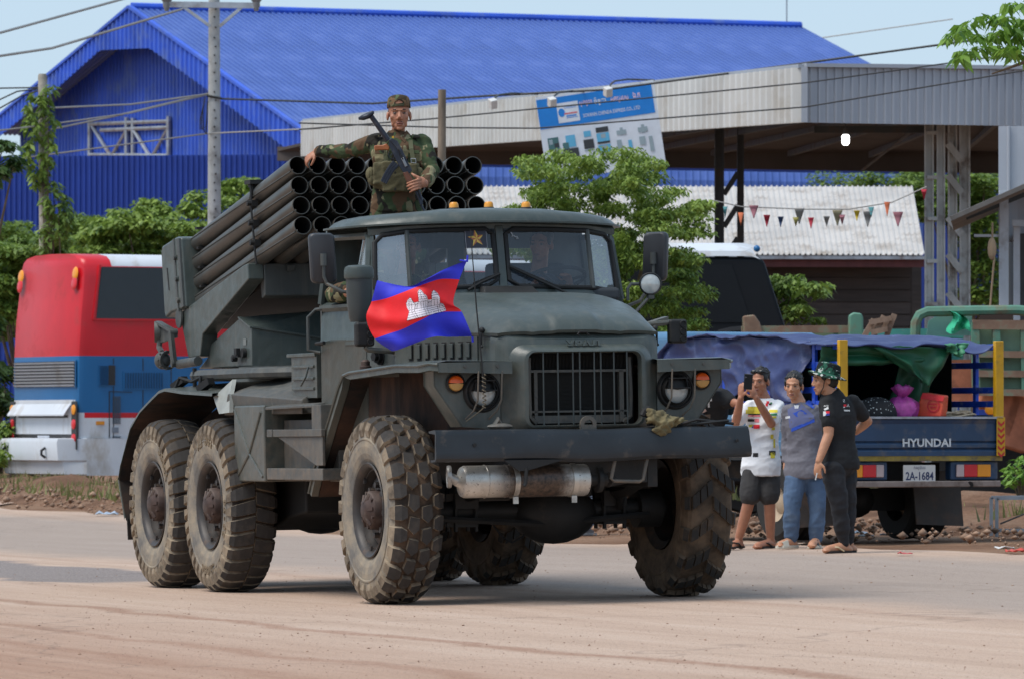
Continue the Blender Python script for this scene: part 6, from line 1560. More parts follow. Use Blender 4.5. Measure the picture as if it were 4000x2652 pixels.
mb = MB(); mb.tube([c-Vector((.02, .07, 0)), c+Vector((-.02, -.13, .0)), c+Vector((-.02, -.155, -.03)), c+Vector((-.02, -.155, -.11))], .012, 8); mb.bar(c-Vector((0, 0, .075)), c-Vector((0, 0, .10)), .05, .04); mb.tube([c-Vector((0, .02, .10)), c-Vector((0, .08, .16)), c-Vector((0, .12, .2))], .012, 6); mb.build('bracket', M_pnt2, q)
q = empty('air_intake', None); q.parent = truck; c = Vector((-.43, -1.06, 0))
mb = MB(); mb.lathe([(.062, 1.845), (.070, 1.87), (.082, 1.96), (.088, 2.14)], c, (0, 0, 1), 24, True); mb.build('pipe', M_dark2, q)
mb = MB(); mb.lathe([(.098, 2.130), (.100, 2.142), (.100, 2.185), (.092, 2.205), (.07, 2.216), (0, 2.22)], c, (0, 0, 1), 28); mb.lathe([(.098, 2.13), (.085, 2.13)], c, (0, 0, 1), 28); mb.build('cap', M_pnt, q)
mb = MB(); mb.bar(c+Vector((0, 0, 1.87)), c+Vector((0.05, .16, 1.83)), .09, .06); mb.build('bracket', M_pnt2, q)
mb = MB(); p = Vector((-.50, -.885, 1.616)); d = Vector((.25, -.95, 0)).normalized(); mb.cyl(p-d*.05, p+d*.02, .055, n=18); mb.cyl(p+d*.02, p+d*.045, .042, n=18); mb.cyl(p+d*.045, p+d*.07, .03, n=6); part(mb, 'filler_cap', M_dark)
mb = MB(); mb.tube([(.97, -.70, 1.36), (.965, -.71, 1.55), (.95, -.735, 1.9), (.94, -.765, 2.40)], [.007, .006, .005, .003], 6); part(mb, 'antenna', M_dark)
mb = MB(); pr = []
for k in range(40): pr.append((.972+.012*math.cos(k*1.3), -.70+.012*math.sin(k*1.3), 1.48-k*.0055))
mb.tube(pr, .004, 5); mb.tube([(.97, -.70, 1.27), (.95, -.735, 1.235), (.90, -.80, 1.18)], .004, 5); part(mb, 'lashing_cord', mat('cord', (96, 88, 74), .9))
mb = MB()
for s in (-1,): mb.tube([(-1.52, -.98, 1.66), (-1.56, -1.05, 1.68), (-1.56, -1.05, 1.90), (-1.54, -1.0, 1.95), (-1.47, -.97, 1.955)], .012, 8)
part(mb, 'grab_handle', M_pnt2)
# ============================================================ LAUNCHER ON THE TRUCK
EL = math.atan2(.51, 2.65)
tdir = Vector((-math.cos(EL), 0, -math.sin(EL)))       # from muzzle to breech
def tube_mesh():
    mb = MB(); L = 2.70; ro, ri = .0655, .0600; n = 28
    mb.mat(0).lathe([(ri, .012), (ri, 0), (ro, 0), (ro, L)], (0, 0, 0), (0, 0, 1), n)
    mb.mat(1).lathe([(ri, .012), (ri, 1.3), (0, 1.3)], (0, 0, 0), (0, 0, 1), n)
    mb.mat(0)
    pts = [Vector((math.cos(a)*(ro+.002), math.sin(a)*(ro+.002), .02+i*(L-.04)/30)) for i, a in [(i, R_(-128)+R_(70)*i/30) for i in range(31)]]
    mb.tube(pts, .0062, 5)
    a = R_(-128); mb.box((math.cos(a)*.0585, math.sin(a)*.0585, .004), (.010, .010, .02))
    return mb.mesh('rocket_tube', [M_tube, M_bore], 30)
ME_T = tube_mesh()
ra = bpy.data.objects.new('tube_rack', None); COL.objects.link(ra); ra.parent = truck
yax = Vector((0, 1, 0)); xax = yax.cross(tdir)
TR0 = Matrix((xax, yax, tdir)).transposed().to_4x4()
for r in range(4):
    for c in range(10):
        m = TR0.copy(); m.translation = (-2.95+.0297*r, -.655+.1456*c, 2.9975-.1423*r)
        o = bpy.data.objects.new('rocket_tube', ME_T); COL.objects.link(o); o.parent = ra; o.matrix_basis = m
def rk(d, r, y):        # point of the rack: distance behind the muzzle, row, y
    p = Vector((-2.95+.0297*r, y, 2.9975-.1423*r))+tdir*d; return p
mb = MB()
mb.prism([(-5.876, -.80, 2.497), (-5.84, -.80, 2.53), (-5.477, -.80, 2.585), (-5.36, -.80, 2.575), (-5.262, -.80, 2.05), (-5.642, -.80, 2.02), (-5.775, -.80, 1.985), (-5.81, -.80, 2.02)], (0, 1.6, 0))
rb = mb.build('breech_box', M_pnt, ra, bev=.02)
mb = MB(); mb.prism([(-5.55, -.806, 2.565), (-5.515, -.806, 2.572), (-5.415, -.806, 2.03), (-5.45, -.806, 2.03)], (0, .02, 0)); mb.prism([(-5.42, -.812, 2.57), (-5.365, -.812, 2.57), (-5.27, -.812, 2.06), (-5.325, -.812, 2.05)], (0, .02, 0))
for k in range(3):
    q = Vector((-5.475+.034*k, -.80, 2.43-.16*k)); mb.cyl(q, q-Vector((0, .022, 0)), .020, n=8)
mb.build('side_strip', M_pnt2, ra, bev=.003)
mb = MB(); mb.prism([(-5.72, -.803, 2.36), (-5.70, -.803, 2.36), (-5.655, -.803, 2.19), (-5.675, -.803, 2.19)], (0, .01, 0)); mb.build('slot', M_blk, ra, None)
for s in (-1, 1):
    mb = MB()
    for d in (.86,):
        mb.tube([rk(d, -.62, s*.735), rk(d, 1, s*.745), rk(d, 3.6, s*.74)], .008, 6)
        for r in (.5, 1.5, 2.5): mb.box(rk(d, r, s*.722), (.05, .045, .045)); mb.cyl(rk(d, r, s*.722), rk(d, r, s*.775), .020, n=8)
        mb.box(rk(d+.03, -.62, s*.70), (.14, .10, .03)); mb.tube([rk(d+.03, -.62, s*.70), rk(d+.03, .2, s*.73)], .016, 6)
    mb.build('clamp', M_dark, ra)
for r in (.5, 1.5, 2.5, -.53):
    for d in (.95, 2.3): mb = MB(); mb.bar(rk(d, r, -.72), rk(d, r, .72), .05, .018); mb.build('rack_spacer', M_dark, ra)
cr = bpy.data.objects.new('cradle', None); COL.objects.link(cr); cr.parent = truck
for s in (-1, 1):
    y0 = -.77 if s < 0 else .65
    mb = MB(); mb.prism([(x, y0, z) for x, z in ((-3.80, 2.335), (-3.785, 2.22), (-4.93, 1.85), (-5.0, 1.69), (-5.30, 1.68), (-5.50, 1.995), (-5.437, 2.03), (-3.9, 2.325))], (0, .12, 0)); mb.build('arm', M_pnt, cr, bev=.01)
mb = MB(); mb.prism([(-3.79, -.65, 2.335), (-3.78, -.65, 2.10), (-3.86, -.65, 2.08), (-3.9, -.65, 2.33)], (0, 1.3, 0))
for y in (-.45, -.28): mb.box((-3.775, y, 2.30), (.02, .06, .05))
mb.build('cross_beam', M_pnt2, cr, bev=.01)
mb = MB(); mb.box((-4.6, 0, 2.06), (1.5, 1.25, .05), Matrix.Rotation(-EL, 3, 'Y')); mb.build('bed_plate', M_dark, cr)
mb = MB(); mb.prism([(-3.943, -.70, 1.60), (-3.944, -.70, 1.875), (-4.234, -.70, 1.955), (-4.95, -.70, 1.78), (-5.05, -.70, 1.68), (-5.29, -.70, 1.60)], (0, 1.4, 0)); pe = mb.build('turntable_housing', M_pnt, cr, bev=.012)
A_, B_, C_, R1, R2, R3 = [Vector(p) for p in ((-3.940, -.70, 1.878), (-3.84, -.15, 1.785), (-3.84, .70, 1.785), (-4.23, -.70, 1.957), (-4.06, -.12, 2.0), (-4.06, .70, 2.0))]
dn = lambda p: Vector((p.x, p.y, 1.60)); mb = MB(); mb.add([A_, B_, C_, R1, R2, R3, dn(A_), dn(B_), dn(C_)], [(0, 3, 4, 1), (1, 4, 5, 2), (0, 1, 7, 6), (1, 2, 8, 7)]); mb.bar(A_+Vector((.006, 0, .004)), B_+Vector((.006, 0, .004)), .03, .012); mb.bar(A_, R1, .03, .012); mb.build('front_housing', M_pnt, cr, None)
mb = MB(); mb.prism([(-4.14, -.702, 1.80), (-4.07, -.702, 1.80), (-4.07, -.702, 1.755), (-4.14, -.702, 1.755)], (0, -.003, 0)); mb.build('data_plate', plain('plate_alu', (128, 132, 128), .4, .5), cr, None)
mb = MB(); mb.cyl((-4.10, -.70, 1.70), (-4.10, -.73, 1.70), .035, n=14); mb.box((-4.22, -.73, 1.68), (.14, .03, .02)); mb.cyl((-4.25, -.72, 1.66), (-4.25, -.76, 1.66), .022, n=10); mb.box((-4.18, -.74, 1.71), (.06, .03, .05)); mb.build('crank_socket', M_dark, cr)
ring = rrect(-3.85, 0, 1.545, Vector((1, 0, 0)), Vector((0, 1, 0)), 2.5, 1.85, .55, 8)
mb = MB(); mb.tube(ring, .040, 8, closed=True); mb.add([p+Vector((0, 0, -.01)) for p in ring], [tuple(range(len(ring)))]); mb.cyl((-4, 0, 1.12), (-4, 0, 1.60), .75, n=40); mb.build('turntable', M_pnt2, cr)
mb = MB()     # sight mount and elevating links at the rear corner
mb.lathe([(.055, -.02), (.055, .04), (.078, .04), (.084, .01), (.078, -.02), (.055, -.02)], (-5.80, -.86, 1.885), (.3, 1, 0), 22)
mb.prism([(-5.78, -.86, 1.965), (-5.46, -.83, 1.89), (-5.46, -.83, 1.835), (-5.78, -.86, 1.80)], (0, .03, 0)); mb.bar((-5.78, -.87, 1.955), (-5.47, -.85, 1.885), .02, .02)
mb.bar((-5.48, -.85, 1.87), (-5.43, -.84, 1.64), .03, .05); mb.cyl((-5.48, -.80, 1.875), (-5.48, -.86, 1.875), .028, n=12); mb.cyl((-5.44, -.80, 1.645), (-5.44, -.86, 1.645), .028, n=12)
mb.tube([(-5.76, -.85, 1.83), (-5.75, -.86, 1.77), (-5.68, -.86, 1.73)], .022, 8)
mb.ball((-5.63, -.87, 1.672), (.068, .062, .068), 16, 10); mb.lathe([(.06, 0), (.072, .0), (.072, .02), (.05, .02)], (-5.59, -.85, 1.672), (1, .3, 0), 18)
for k in range(8): a = k*.785; mb.ball((-5.57, -.86+.066*math.cos(a), 1.672+.066*math.sin(a)), .009, 6, 4)
mb.cyl((-5.45, -.80, 1.64), (-4.95, -.80, 1.655), .035, n=12); mb.lathe([(.06, 0), (.075, .005), (.075, .02), (.05, .02)], (-5.46, -.775, 1.98), (0, -1, 0), 20, True)
mb.build('elevating_gear', M_pnt2, cr)
# ---- rear mudguards and stowage boxes ------------------------
for s in (-1, 1):
    ol = [(-5.74, .50), (-5.90, .80), (-5.84, .90), (-5.56, 1.18), (-5.30, 1.30), (-5.04, 1.375), (-4.80, 1.44), (-4.65, 1.455), (-4.2, 1.43), (-3.47, 1.408)]
    T1 = [(x, s*1.15, z) for x, z in ol]; T0 = [(x, s*.62, z+.04*sstep(.9, 1.4, z)) for x, z in ol]; T2 = [(x, s*1.152, z-.02) for x, z in ol]
    mb = MB(); mb.loft([T0, T1, T2], False, False); g = mb.build('rear_mudguard', M_pnt, truck, smooth=30)
    mb = MB(); mb.loft([[(x+.02, s*.6, z-.02) for x, z in ol], [(x+.02, s*1.145, z-.018) for x, z in ol]], False, False); mb.prism([(-5.72, s*1.14, .50), (-5.72, s*.70, .50), (-5.70, s*.70, .34), (-5.70, s*1.14, .34)], (.02, 0, 0)); mb.prism([(-5.5, s*.62, 1.2), (-4.6, s*.62, 1.4), (-3.4, s*.62, 1.38), (-3.4, s*.62, .9), (-5.5, s*.62, .9)], (0, s*.02, 0)); mb.build('inner_lining', M_rust, g, None)
    mb = MB()
    for x, z in ((-4.75, 1.46), (-4.1, 1.44)): mb.bar((x, s*1.05, z), (x+.12, s*1.0, z+.06), .06, .05)
    mb.tube([(-4.62, s*1.08, 1.45), (-4.60, s*1.05, 1.53), (-4.45, s*1.0, 1.50), (-4.3, s*.98, 1.53), (-4.28, s*1.0, 1.45)], .012, 6); mb.tube([(-4.55, s*.95, 1.44), (-4.55, s*.95, 1.60)], .016, 6); mb.build('stowage_clip', M_dark, g)
    mb = MB(); mb.box((-2.71, s*.91, 1.05), (.70, .42, .53)); bx = part(mb, 'stowage_box', M_pnt, bev=.012)
    mb = MB()
    for a, b in (((-3.03, 1.29), (-2.70, .98)), ((-2.42, 1.27), (-2.70, .98)), ((-2.70, .98), (-3.0, .81)), ((-2.70, .98), (-2.40, .82))): mb.tube([(a[0], s*1.121, a[1]), (b[0], s*1.121, b[1])], .010, 6)
    mb.build('pressed_cross', M_pnt, bx); mb = MB(); mb.box((-2.80, s*1.0, 1.325), (.35, .12, .018)); mb.box((-2.5, s*1.0, 1.325), (.25, .12, .02)); mb.build('hinge', M_dark, bx)
    mb = MB(); mb.box((-1.75, s*.86, 1.0), (1.2, .24, .42)); mb.box((-1.73, s*1.03, .84), (1.24, .16, .08)); mb.box((-1.2, s*1.06, 1.225), (.20, .12, .17)); mb.prism([(-2.33, s*1.12, 1.30), (-1.30, s*1.12, 1.31), (-1.30, s*1.02, 1.325), (-2.33, s*1.02, 1.32)], (0, 0, -.02)); part(mb, 'battery_carrier', M_pnt2, bev=.006)
    mb = MB(); mb.box((-1.68, s*1.11, 1.12), (1.2, .03, .05)); mb.prism([(-2.1, s*1.11, 1.095), (-1.1, s*1.11, 1.095), (-1.1, s*1.11, .9), (-1.25, s*1.11, .9)], (0, -s*.02, 0)); mb.box((-2.21, s*1.125, 1.12), (.12, .012, .052)); part(mb, 'step', M_pnt2, bev=.004)
    # slanted cover over the box
    mb = MB(); mb.prism([(-3.27, s*1.06, 1.503), (-3.54, s*1.12, 1.38), (-3.36, s*1.135, 1.262), (-3.10, s*1.14, 1.27), (-3.13, s*1.125, 1.40)], (0, -s*.03, 0)); mb.prism([(-3.27, s*1.05, 1.503), (-3.54, s*1.10, 1.38), (-3.54, s*.75, 1.40), (-3.27, s*.72, 1.515)], (0, 0, -.02)); part(mb, 'cover_end', mat('pale_lit_paint', (150, 152, 146), .5, var=.2, vs=6), smooth=None)  # pale colour paints in the highlight on the lit end face
    mb = MB(); mb.hexa([Vector(p) for p in ((-3.34, s*.72, 1.25), (-3.36, s*1.10, 1.25), (-1.75, s*1.04, 1.25), (-1.75, s*.72, 1.25))], [Vector(p) for p in ((-3.34, s*.72, 1.515), (-3.20, s*1.12, 1.40), (-1.75, s*1.04, 1.345), (-1.95, s*.72, 1.505))]); part(mb, 'slanted_cover', M_pnt2, bev=.008)
    mb = MB(); mb.box((-1.85, s*.88, 1.50), (.56, .22, .29)); mb.box((-1.88, s*.88, 1.65), (.62, .25, .025))
    for z in (1.42, 1.49, 1.57): mb.box((-1.85, s*.995, z), (.46, .012, .02))
    mb.tube([(-1.72, s*1.0, 1.57), (-1.72, s*1.02, 1.50), (-1.80, s*1.03, 1.44)], .008, 5); part(mb, 'tool_box', M_pnt, bev=.008)
    mb = MB(); mb.lathe([(.0, -.02), (.10, -.02), (.115, 0), (.10, .02), (0, .02)], (-1.56, s*.85, 1.66), (.6, s, 0), 24); part(mb, 'cable_reel', M_pnt2)
# ============================================================ BLUE PICKUP WITH A TARPAULIN
M_pblue = mat('pickup_blue', (40, 66, 96), .45, var=.18, vs=3, dust=(106, 100, 96), da=.3, ds=4); M_pside = mat('pickup_side', (74, 116, 150), .45, var=.15, vs=3, dust=(120, 116, 110), da=.25, ds=5)
M_stake = mat('stake_blue', (28, 74, 190), .5, var=.15, vs=6, dust=(150, 160, 180), da=.22, ds=14); M_yel = mat('stake_yellow', (206, 156, 26), .5, var=.12, vs=6, dust=(150, 120, 60), da=.2, ds=9)
M_tarpb = mat('tarp_blue', (46, 57, 102), .5, var=.2, vs=3.5, dust=(100, 112, 150), da=.15, ds=5, bmp=.6, bs=9); M_tarpg = mat('tarp_green', (22, 84, 54), .55, var=.2, vs=5, bmp=.2, bs=14)
pD = 50.5; ph = Vector((-.47, .883, 0)); pl_ = Vector((-.883, -.47, 0))
pc = at((1930+2325)/2, 1262, pD); pc = Vector((pc.x, pc.y, G(pc.x, pc.y)))
PM = Matrix((ph, pl_, Vector((0, 0, 1)))).transposed().to_4x4(); PM.translation = pc
pk = empty('pickup', PM, 'small blue pickup with stake sides under a blue and green tarpaulin', 'pickup')
kz = K/FPX*pD; pz = lambda v: 1.168+(974.4-v)*kz-pc.z
HWd = .86
def pp(mb, name, m, par=None, **k): return mb.build(name, m, par or pk, **k)
zt, zb2 = pz(965), pz(1052)
mb = MB(); prf = [(0.0, zt), (-.025, zt-.015), (-.012, zt-.05), (-.012, zt-.20), (.004, zt-.215), (-.012, zt-.235), (-.012, zt-.26), (.004, zt-.275), (-.014, zt-.295), (-.014, zb2), (.03, zb2), (.03, zt)]
mb.loft([[Vector((x, -HWd+.02, z)) for x, z in prf], [Vector((x, HWd-.02, z)) for x, z in prf]], True, True); tg = pp(mb, 'tailgate', M_pblue, smooth=None)
mb = MB(); text(mb, 'HYUNDAI', (-.013, -.05, pz(1021.5)), (0, -1, 0), (0, 0, 1), .1, .004, bold=.03, width=.505, height=.075); mb.build('lettering', plain('badge_white', (206, 210, 212), .4), tg, None)
mb = MB(); mb.bar((-.02, -HWd+.02, zt+.005), (-.02, HWd-.02, zt+.005), .04, .02); mb.build('top_rail', M_galv, tg)
mb = MB(); mb.prism([(-.03, -HWd, zt+.01), (-.03, -HWd+.085, zt+.01), (-.03, -HWd+.085, zb2), (-.03, -HWd, zb2)], (-.01, 0, 0)); rs = pp(mb, 'reflector_strip', M_yel, smooth=None)
mb = MB()
for k in range(6):
    z = zt-.02-k*.055; y0 = -HWd+.008; mb.add([(-.0425, y0, z), (-.0425, y0+.035, z-.03), (-.0425, y0+.07, z), (-.0425, y0+.07, z-.025), (-.0425, y0+.035, z-.055), (-.0425, y0, z-.025)], [(0, 1, 4, 5), (1, 2, 3, 4)])
mb.build('chevron', plain('chevron_red', (190, 36, 36), .5), rs, None)
mb = MB(); mb.box((.02, 0, pz(1057)), (.06, 1.7, .05)); pp(mb, 'rear_sill', mat('sill_yellow', (150, 128, 48), .6, var=.3, vs=6, dust=(70, 76, 90), da=.5, ds=5))
mb = MB(); mb.box((.06, 0, pz(1117)), (.16, 1.66, .055)); pp(mb, 'rear_bumper', mat('bumper_rust', (140, 126, 118), .7, var=.25, vs=5, dust=(96, 78, 66), da=.4, ds=7), bev=.01)
for s in (-1, 1):
    mb = MB(); mb.box((.08, s*.58, pz(1086)), (.10, .50, .17)); hb = pp(mb, 'lamp_box', M_pblue, bev=.015)
    for y0, y1, m, nm in ((.02, .16, M_tam, 'amber_lens'), (-.12, .02, M_trd, 'red_lens'), (-.20, -.12, plain('reverse_lens', (190, 170, 168), .3), 'reverse_lens')):
        mb = MB(); y = s*.58; a, b = y+s*y0, y+s*y1; mb.prism([(.028, a, pz(1101)), (.028, b, pz(1101)), (.028, b, pz(1072)), (.028, a, pz(1072))], (-.022, 0, 0)); mb.build(nm, m, hb, bev=.008)
mb = MB(); mb.box((.0, .02, pz(1093)), (.012, .33, .155)); lp_ = pp(mb, 'number_plate', plain('plate_offwhite', (206, 204, 200), .5))
mb = MB(); text(mb, '2A-1684', (-.006, .02, pz(1098)), (0, -1, 0), (0, 0, 1), .1, .002, bold=.02, width=.29, height=.075); mb.build('lettering', plain('plate_ink', (44, 54, 92), .6), lp_, None); mb = MB(); text(mb, 'កណ្ដាល', (-.006, .02, pz(1080)), (0, -1, 0), (0, 0, 1), .03, .002, width=.12, height=.035); mb.build('lettering', MATS['plate_ink'], lp_, None)
# sides of the bed, floor, chassis
BLn = 2.9
for s in (-1, 1):
    mb = MB(); pr = []; nn_ = 26
    for k in range(nn_+1): pr.append((.03+BLn*k/nn_, .012*(k % 2)))
    zsd = [zt, zt-.10, zt-.11, zt-.20, zt-.21, zt-.30, zb2]
    mb.loft([[Vector((.02, s*(HWd-(.012 if i % 2 else 0)), z)) for i, z in enumerate(zsd)], [Vector((BLn, s*(HWd-(.012 if i % 2 else 0)), z)) for i, z in enumerate(zsd)]], False, False)
    mb.bar((.02, s*HWd, zt+.01), (BLn, s*HWd, zt+.01), .05, .04); pp(mb, 'bed_side', M_pside, smooth=None)
mb = MB(); mb.box((BLn/2, 0, zb2-.02), (BLn, 1.7, .05)); mb.box((BLn/2+.4, 0, zb2-.14), (3.2, .7, .16)); mb.box((1.2, 0, .36), (.3, 1.0, .2)); mb.ball((1.15, 0, .36), (.18, .2, .17), 12, 8); mb.cyl((1.15, -.6, .36), (1.15, .6, .36), .07, n=10); mb.tube([(.4, -.6, .55), (.16, -.55, .54), (-.02, -.5, .50)], .035, 8); mb.box((.5, .2, .55), (.5, .7, .12)); pp(mb, 'chassis', M_dark)
mb = MB(); mb.box((3.75, 0, 1.25), (1.5, 1.6, 1.3)); pp(mb, 'cab', M_pside, bev=.08)
for x in (1.15, 3.7):
    for s in (-1, 1):
        for k in range(2 if x < 2 else 1):
            mb = MB(); y = s*(.74-.21*k); mb.mat(0).lathe([(.17, .085), (.23, .092), (.30, .098), (.335, .075), (.34, 0), (.335, -.075), (.30, -.098), (.17, -.085)], (x, y, .335), (0, s, 0), 28); w_ = pp(mb, 'wheel', MATS['tyre_black'])
            mb = MB(); mb.lathe([(.185, .088), (.17, .06), (.10, .02), (.05, .05), (0, .05)], (x, y, .335), (0, s, 0), 22); mb.build('rim', plain('rim_cream', (172, 152, 128), .6), w_)
for s in (-1, 1):
    mb = MB(); mb.prism([(.72, s*.36, .62), (.72, s*.86, .62), (.68, s*.88, .12), (.68, s*.38, .14)], (.015, 0, 0)); pp(mb, 'mudflap', mat('mudflap', (74, 68, 64), .8, var=.2, vs=4, dust=(110, 88, 74), da=.4))
# stakes: two corner posts and ladders of blue bars
for s in (-1, 1):
    mb = MB(); mb.box((.0, s*(HWd-.045), (zt+pz(786))/2+.0), (.05, .085, pz(786)-zt)); pp(mb, 'corner_post', M_yel, bev=.006)
    for z in (pz(800), pz(842), pz(900), pz(932)):
        mb = MB(); mb.bar((.0, s*(HWd-.02), z), (BLn, s*(HWd-.02), z), .03, .055); pp(mb, 'stake_bar', M_stake, bev=.004)
    for x in (.42, 1.2, 2.0, 2.8):
        mb = MB(); mb.bar((x, s*(HWd-.015), zt), (x, s*(HWd-.015), pz(792)), .05, .035, (0, 1, 0)); pp(mb, 'stake', M_stake, bev=.004)
# tarpaulin: roof with sag, draped near side, hanging inside sheets
tp_ = empty('tarpaulin', PM, 'creased blue tarpaulin with green lining stretched over the pickup bed', 'tarpaulin')
zr = pz(797)
def tr_(u, v):          # u along the bed, v across
    x = .02+u*3.3; y = -HWd+.06+(2*HWd+.06)*v
    z = zr+.03+.07*math.sin(u*2.6)-.04*math.sin(v*math.pi)*math.sin(u*9)**2+.012*mnoise.noise((u*9, v*7, 2))
    if u < .12: z += (.10*mnoise.noise((v*4, 1, 7))-.03)*(1-u/.12)
    if u > .85: z -= (u-.85)*2.5
    return Vector((x, y, z))
TARP = []
mb = MB(); mb.grid(tr_, 90, 50); ob = mb.build('roof_sheet', M_tarpb, tp_, 60); TARP.append(ob); sd = ob.modifiers.new('t', 'SOLIDIFY'); sd.thickness = .01
def dr_(u, v):
    x = .45+u*2.9; low = .34+.22*abs(math.sin(u*7.5+.6))+.12*u
    p = tr_((x-.02)/3.3, 1.0); f = .045*math.sin(u*38+v*2)*v+.07*mnoise.noise((u*6, v*2, 5))*v
    return Vector((x-.05*v*math.sin(u*15), HWd+.05+.02*math.sin(v*3)+f, p.z-.01-v*low))
mb = MB(); mb.grid(dr_, 130, 36); ob = mb.build('side_drape', M_tarpb, tp_, 70); TARP.append(ob); sd = ob.modifiers.new('t', 'SOLIDIFY'); sd.thickness = .006
def hg(poly, name, m, seed, x0):
    mb = MB(); a, b, c, d = [Vector((x0, y, z)) for y, z in poly]
    mb.grid(lambda u, v: a.lerp(b, u).lerp(d.lerp(c, u), v)+Vector((.05*math.sin(u*11+seed)*v+.06*mnoise.noise((u*4, v*3, seed)), 0, .02*mnoise.noise((u*6, seed, 3)))), 20, 14)
    ob = mb.build(name, m, tp_, 70); sd = ob.modifiers.new('t', 'SOLIDIFY'); sd.thickness = .006
def yv(vx):             # photo column on the rear opening -> y across the pickup
    lo, hi = -1.2, 1.2
    for _ in range(40):
        m_ = (lo+hi)/2; P = PM @ Vector((0.1, m_, 1.4))
        if vproj(P)[0] > vx: lo = m_
        else: hi = m_
    return lo
hg([(yv(1900), pz(800)), (yv(2140), pz(800)), (yv(2140), pz(835)), (yv(1900), pz(848))], 'lining', M_tarpg, 1.0, .12)
hg([(yv(2010), pz(802)), (yv(2200), pz(800)), (yv(2142), pz(895)), (yv(2110), pz(868))], 'lining_flap', M_tarpg, 2.0, .06)
hg([(yv(2140), pz(815)), (yv(2220), pz(800)), (yv(2195), pz(955)), (yv(2095), pz(955))], 'lining_curtain', M_tarpg, 4.0, .5)
hg([(yv(2170), pz(795)), (yv(2226), pz(790)), (yv(2205), pz(822)), (yv(2180), pz(812))], 'torn_edge', mat('tarp_pale_green', (60, 128, 92), .6, var=.2, vs=8), 6.0, .02)
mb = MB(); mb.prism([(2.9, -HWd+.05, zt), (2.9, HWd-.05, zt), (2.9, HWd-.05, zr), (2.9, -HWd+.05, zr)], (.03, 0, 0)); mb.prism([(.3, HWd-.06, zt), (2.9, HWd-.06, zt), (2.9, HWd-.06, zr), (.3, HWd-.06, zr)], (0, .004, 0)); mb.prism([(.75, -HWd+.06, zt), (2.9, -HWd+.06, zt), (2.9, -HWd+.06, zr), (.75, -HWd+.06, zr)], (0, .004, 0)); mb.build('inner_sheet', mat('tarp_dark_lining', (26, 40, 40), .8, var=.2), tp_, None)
# load in the bed
def ld(vx, vy, x): return PM @ Vector((x, yv(vx), pz(vy)))
q = ld(2042, 962, .25); o = empty('bundle', Tr(*q), 'black bundle with white pattern lying in the pickup bed', 'bundle'); mb = MB(); mb.ball((0, 0, .03), (.20, .18, .15), 18, 10)
m, t, b = nodes_of('black_white_cloth'); v_ = coords(t); vr = N(t, 'ShaderNodeTexVoronoi'); vr.inputs['Scale'].default_value = 34; t.links.new(v_, vr.inputs['Vector']); t.links.new(ramp(t, vr.outputs['Distance'], [(.0, (.5, .52, .5)), (.22, (.02, .02, .022))], 'CONSTANT'), b.inputs['Base Color']); b.inputs['Roughness'].default_value = .9
mb.build('cloth', m, o)
q = ld(2100, 962, .22); o = empty('plastic_bag', Tr(*q), 'knotted translucent pink plastic bag in the pickup bed', 'bag'); o.scale = (.86, .86, .92)
mb = MB(); mb.lathe([(.0, -.02), (.15, .0), (.17, .07), (.15, .13), (.09, .18), (.045, .20), (.075, .23), (.10, .28), (.075, .31), (.03, .29)], (0, 0, 0), (0, 0, 1), 22)
mb.v = [(x*(1+.22*math.sin(math.atan2(y, x)*5)+.1*mnoise.noise((x*20, y*20, z*14))), y*(1+.12*math.sin(math.atan2(y, x)*5)), z) for x, y, z in mb.v]; mb.build('bag', mat('pink_plastic', (176, 70, 150), .42, var=.3, vs=14, bmp=.6, bs=22), o, 60); TARP.append(o.children[0])
q = ld(2158, 962, .16); o = empty('shopping_bag', Tr(*q) @ Rz(-.5), 'red and orange printed shopping bag leaning in the pickup bed', 'bag'); o.scale = (.92, .9, .92)
mb = MB(); mb.hexa([Vector(p) for p in ((-.17, -.08, 0), (.14, -.08, 0), (.14, .08, 0), (-.17, .08, 0))], [Vector(p) for p in ((-.06, -.05, .235), (.17, -.05, .20), (.17, .05, .21), (-.06, .05, .24))]); mb.build('bag', mat('bag_orange', (226, 96, 60), .4, var=.2, vs=9, dust=(216, 40, 44), da=.5, ds=4), o, bev=.015)
mb = MB(); mb.lathe([(.055, 0), (.066, 0)], (.06, -.075, .11), (0, -1, 0.1), 20); mb.box((.06, -.08, .125), (.08, .004, .012)); mb.box((.06, -.08, .095), (.06, .004, .012)); mb.build('print', plain('bag_print', (200, 36, 52), .5), o, None)
mb = MB(); mb.prism([(-.06, -.055, .235), (.17, -.055, .20), (.16, -.068, .15), (-.08, -.064, .18)], (0, -.004, 0)); mb.build('top_band', plain('bag_red', (222, 44, 46), .4), o, None)
q = ld(2205, 964, .12); o = empty('rope', Tr(*q), 'coil of pale rope lying on the pickup tailgate', 'rope'); mb = MB(); rr = random.Random(4)
pts = [Vector((rr.uniform(-.05, .05), .20*math.cos(k*.55)+.03*math.sin(k), .02+.012*math.sin(k*1.7)+k*.0006)) for k in range(60)]
R3 = PM.to_3x3(); mb.tube([R3 @ p for p in pts], .010, 5); mb.build('strand', mat('rope_pale', (176, 158, 134), .9, var=.2, vs=20), o)

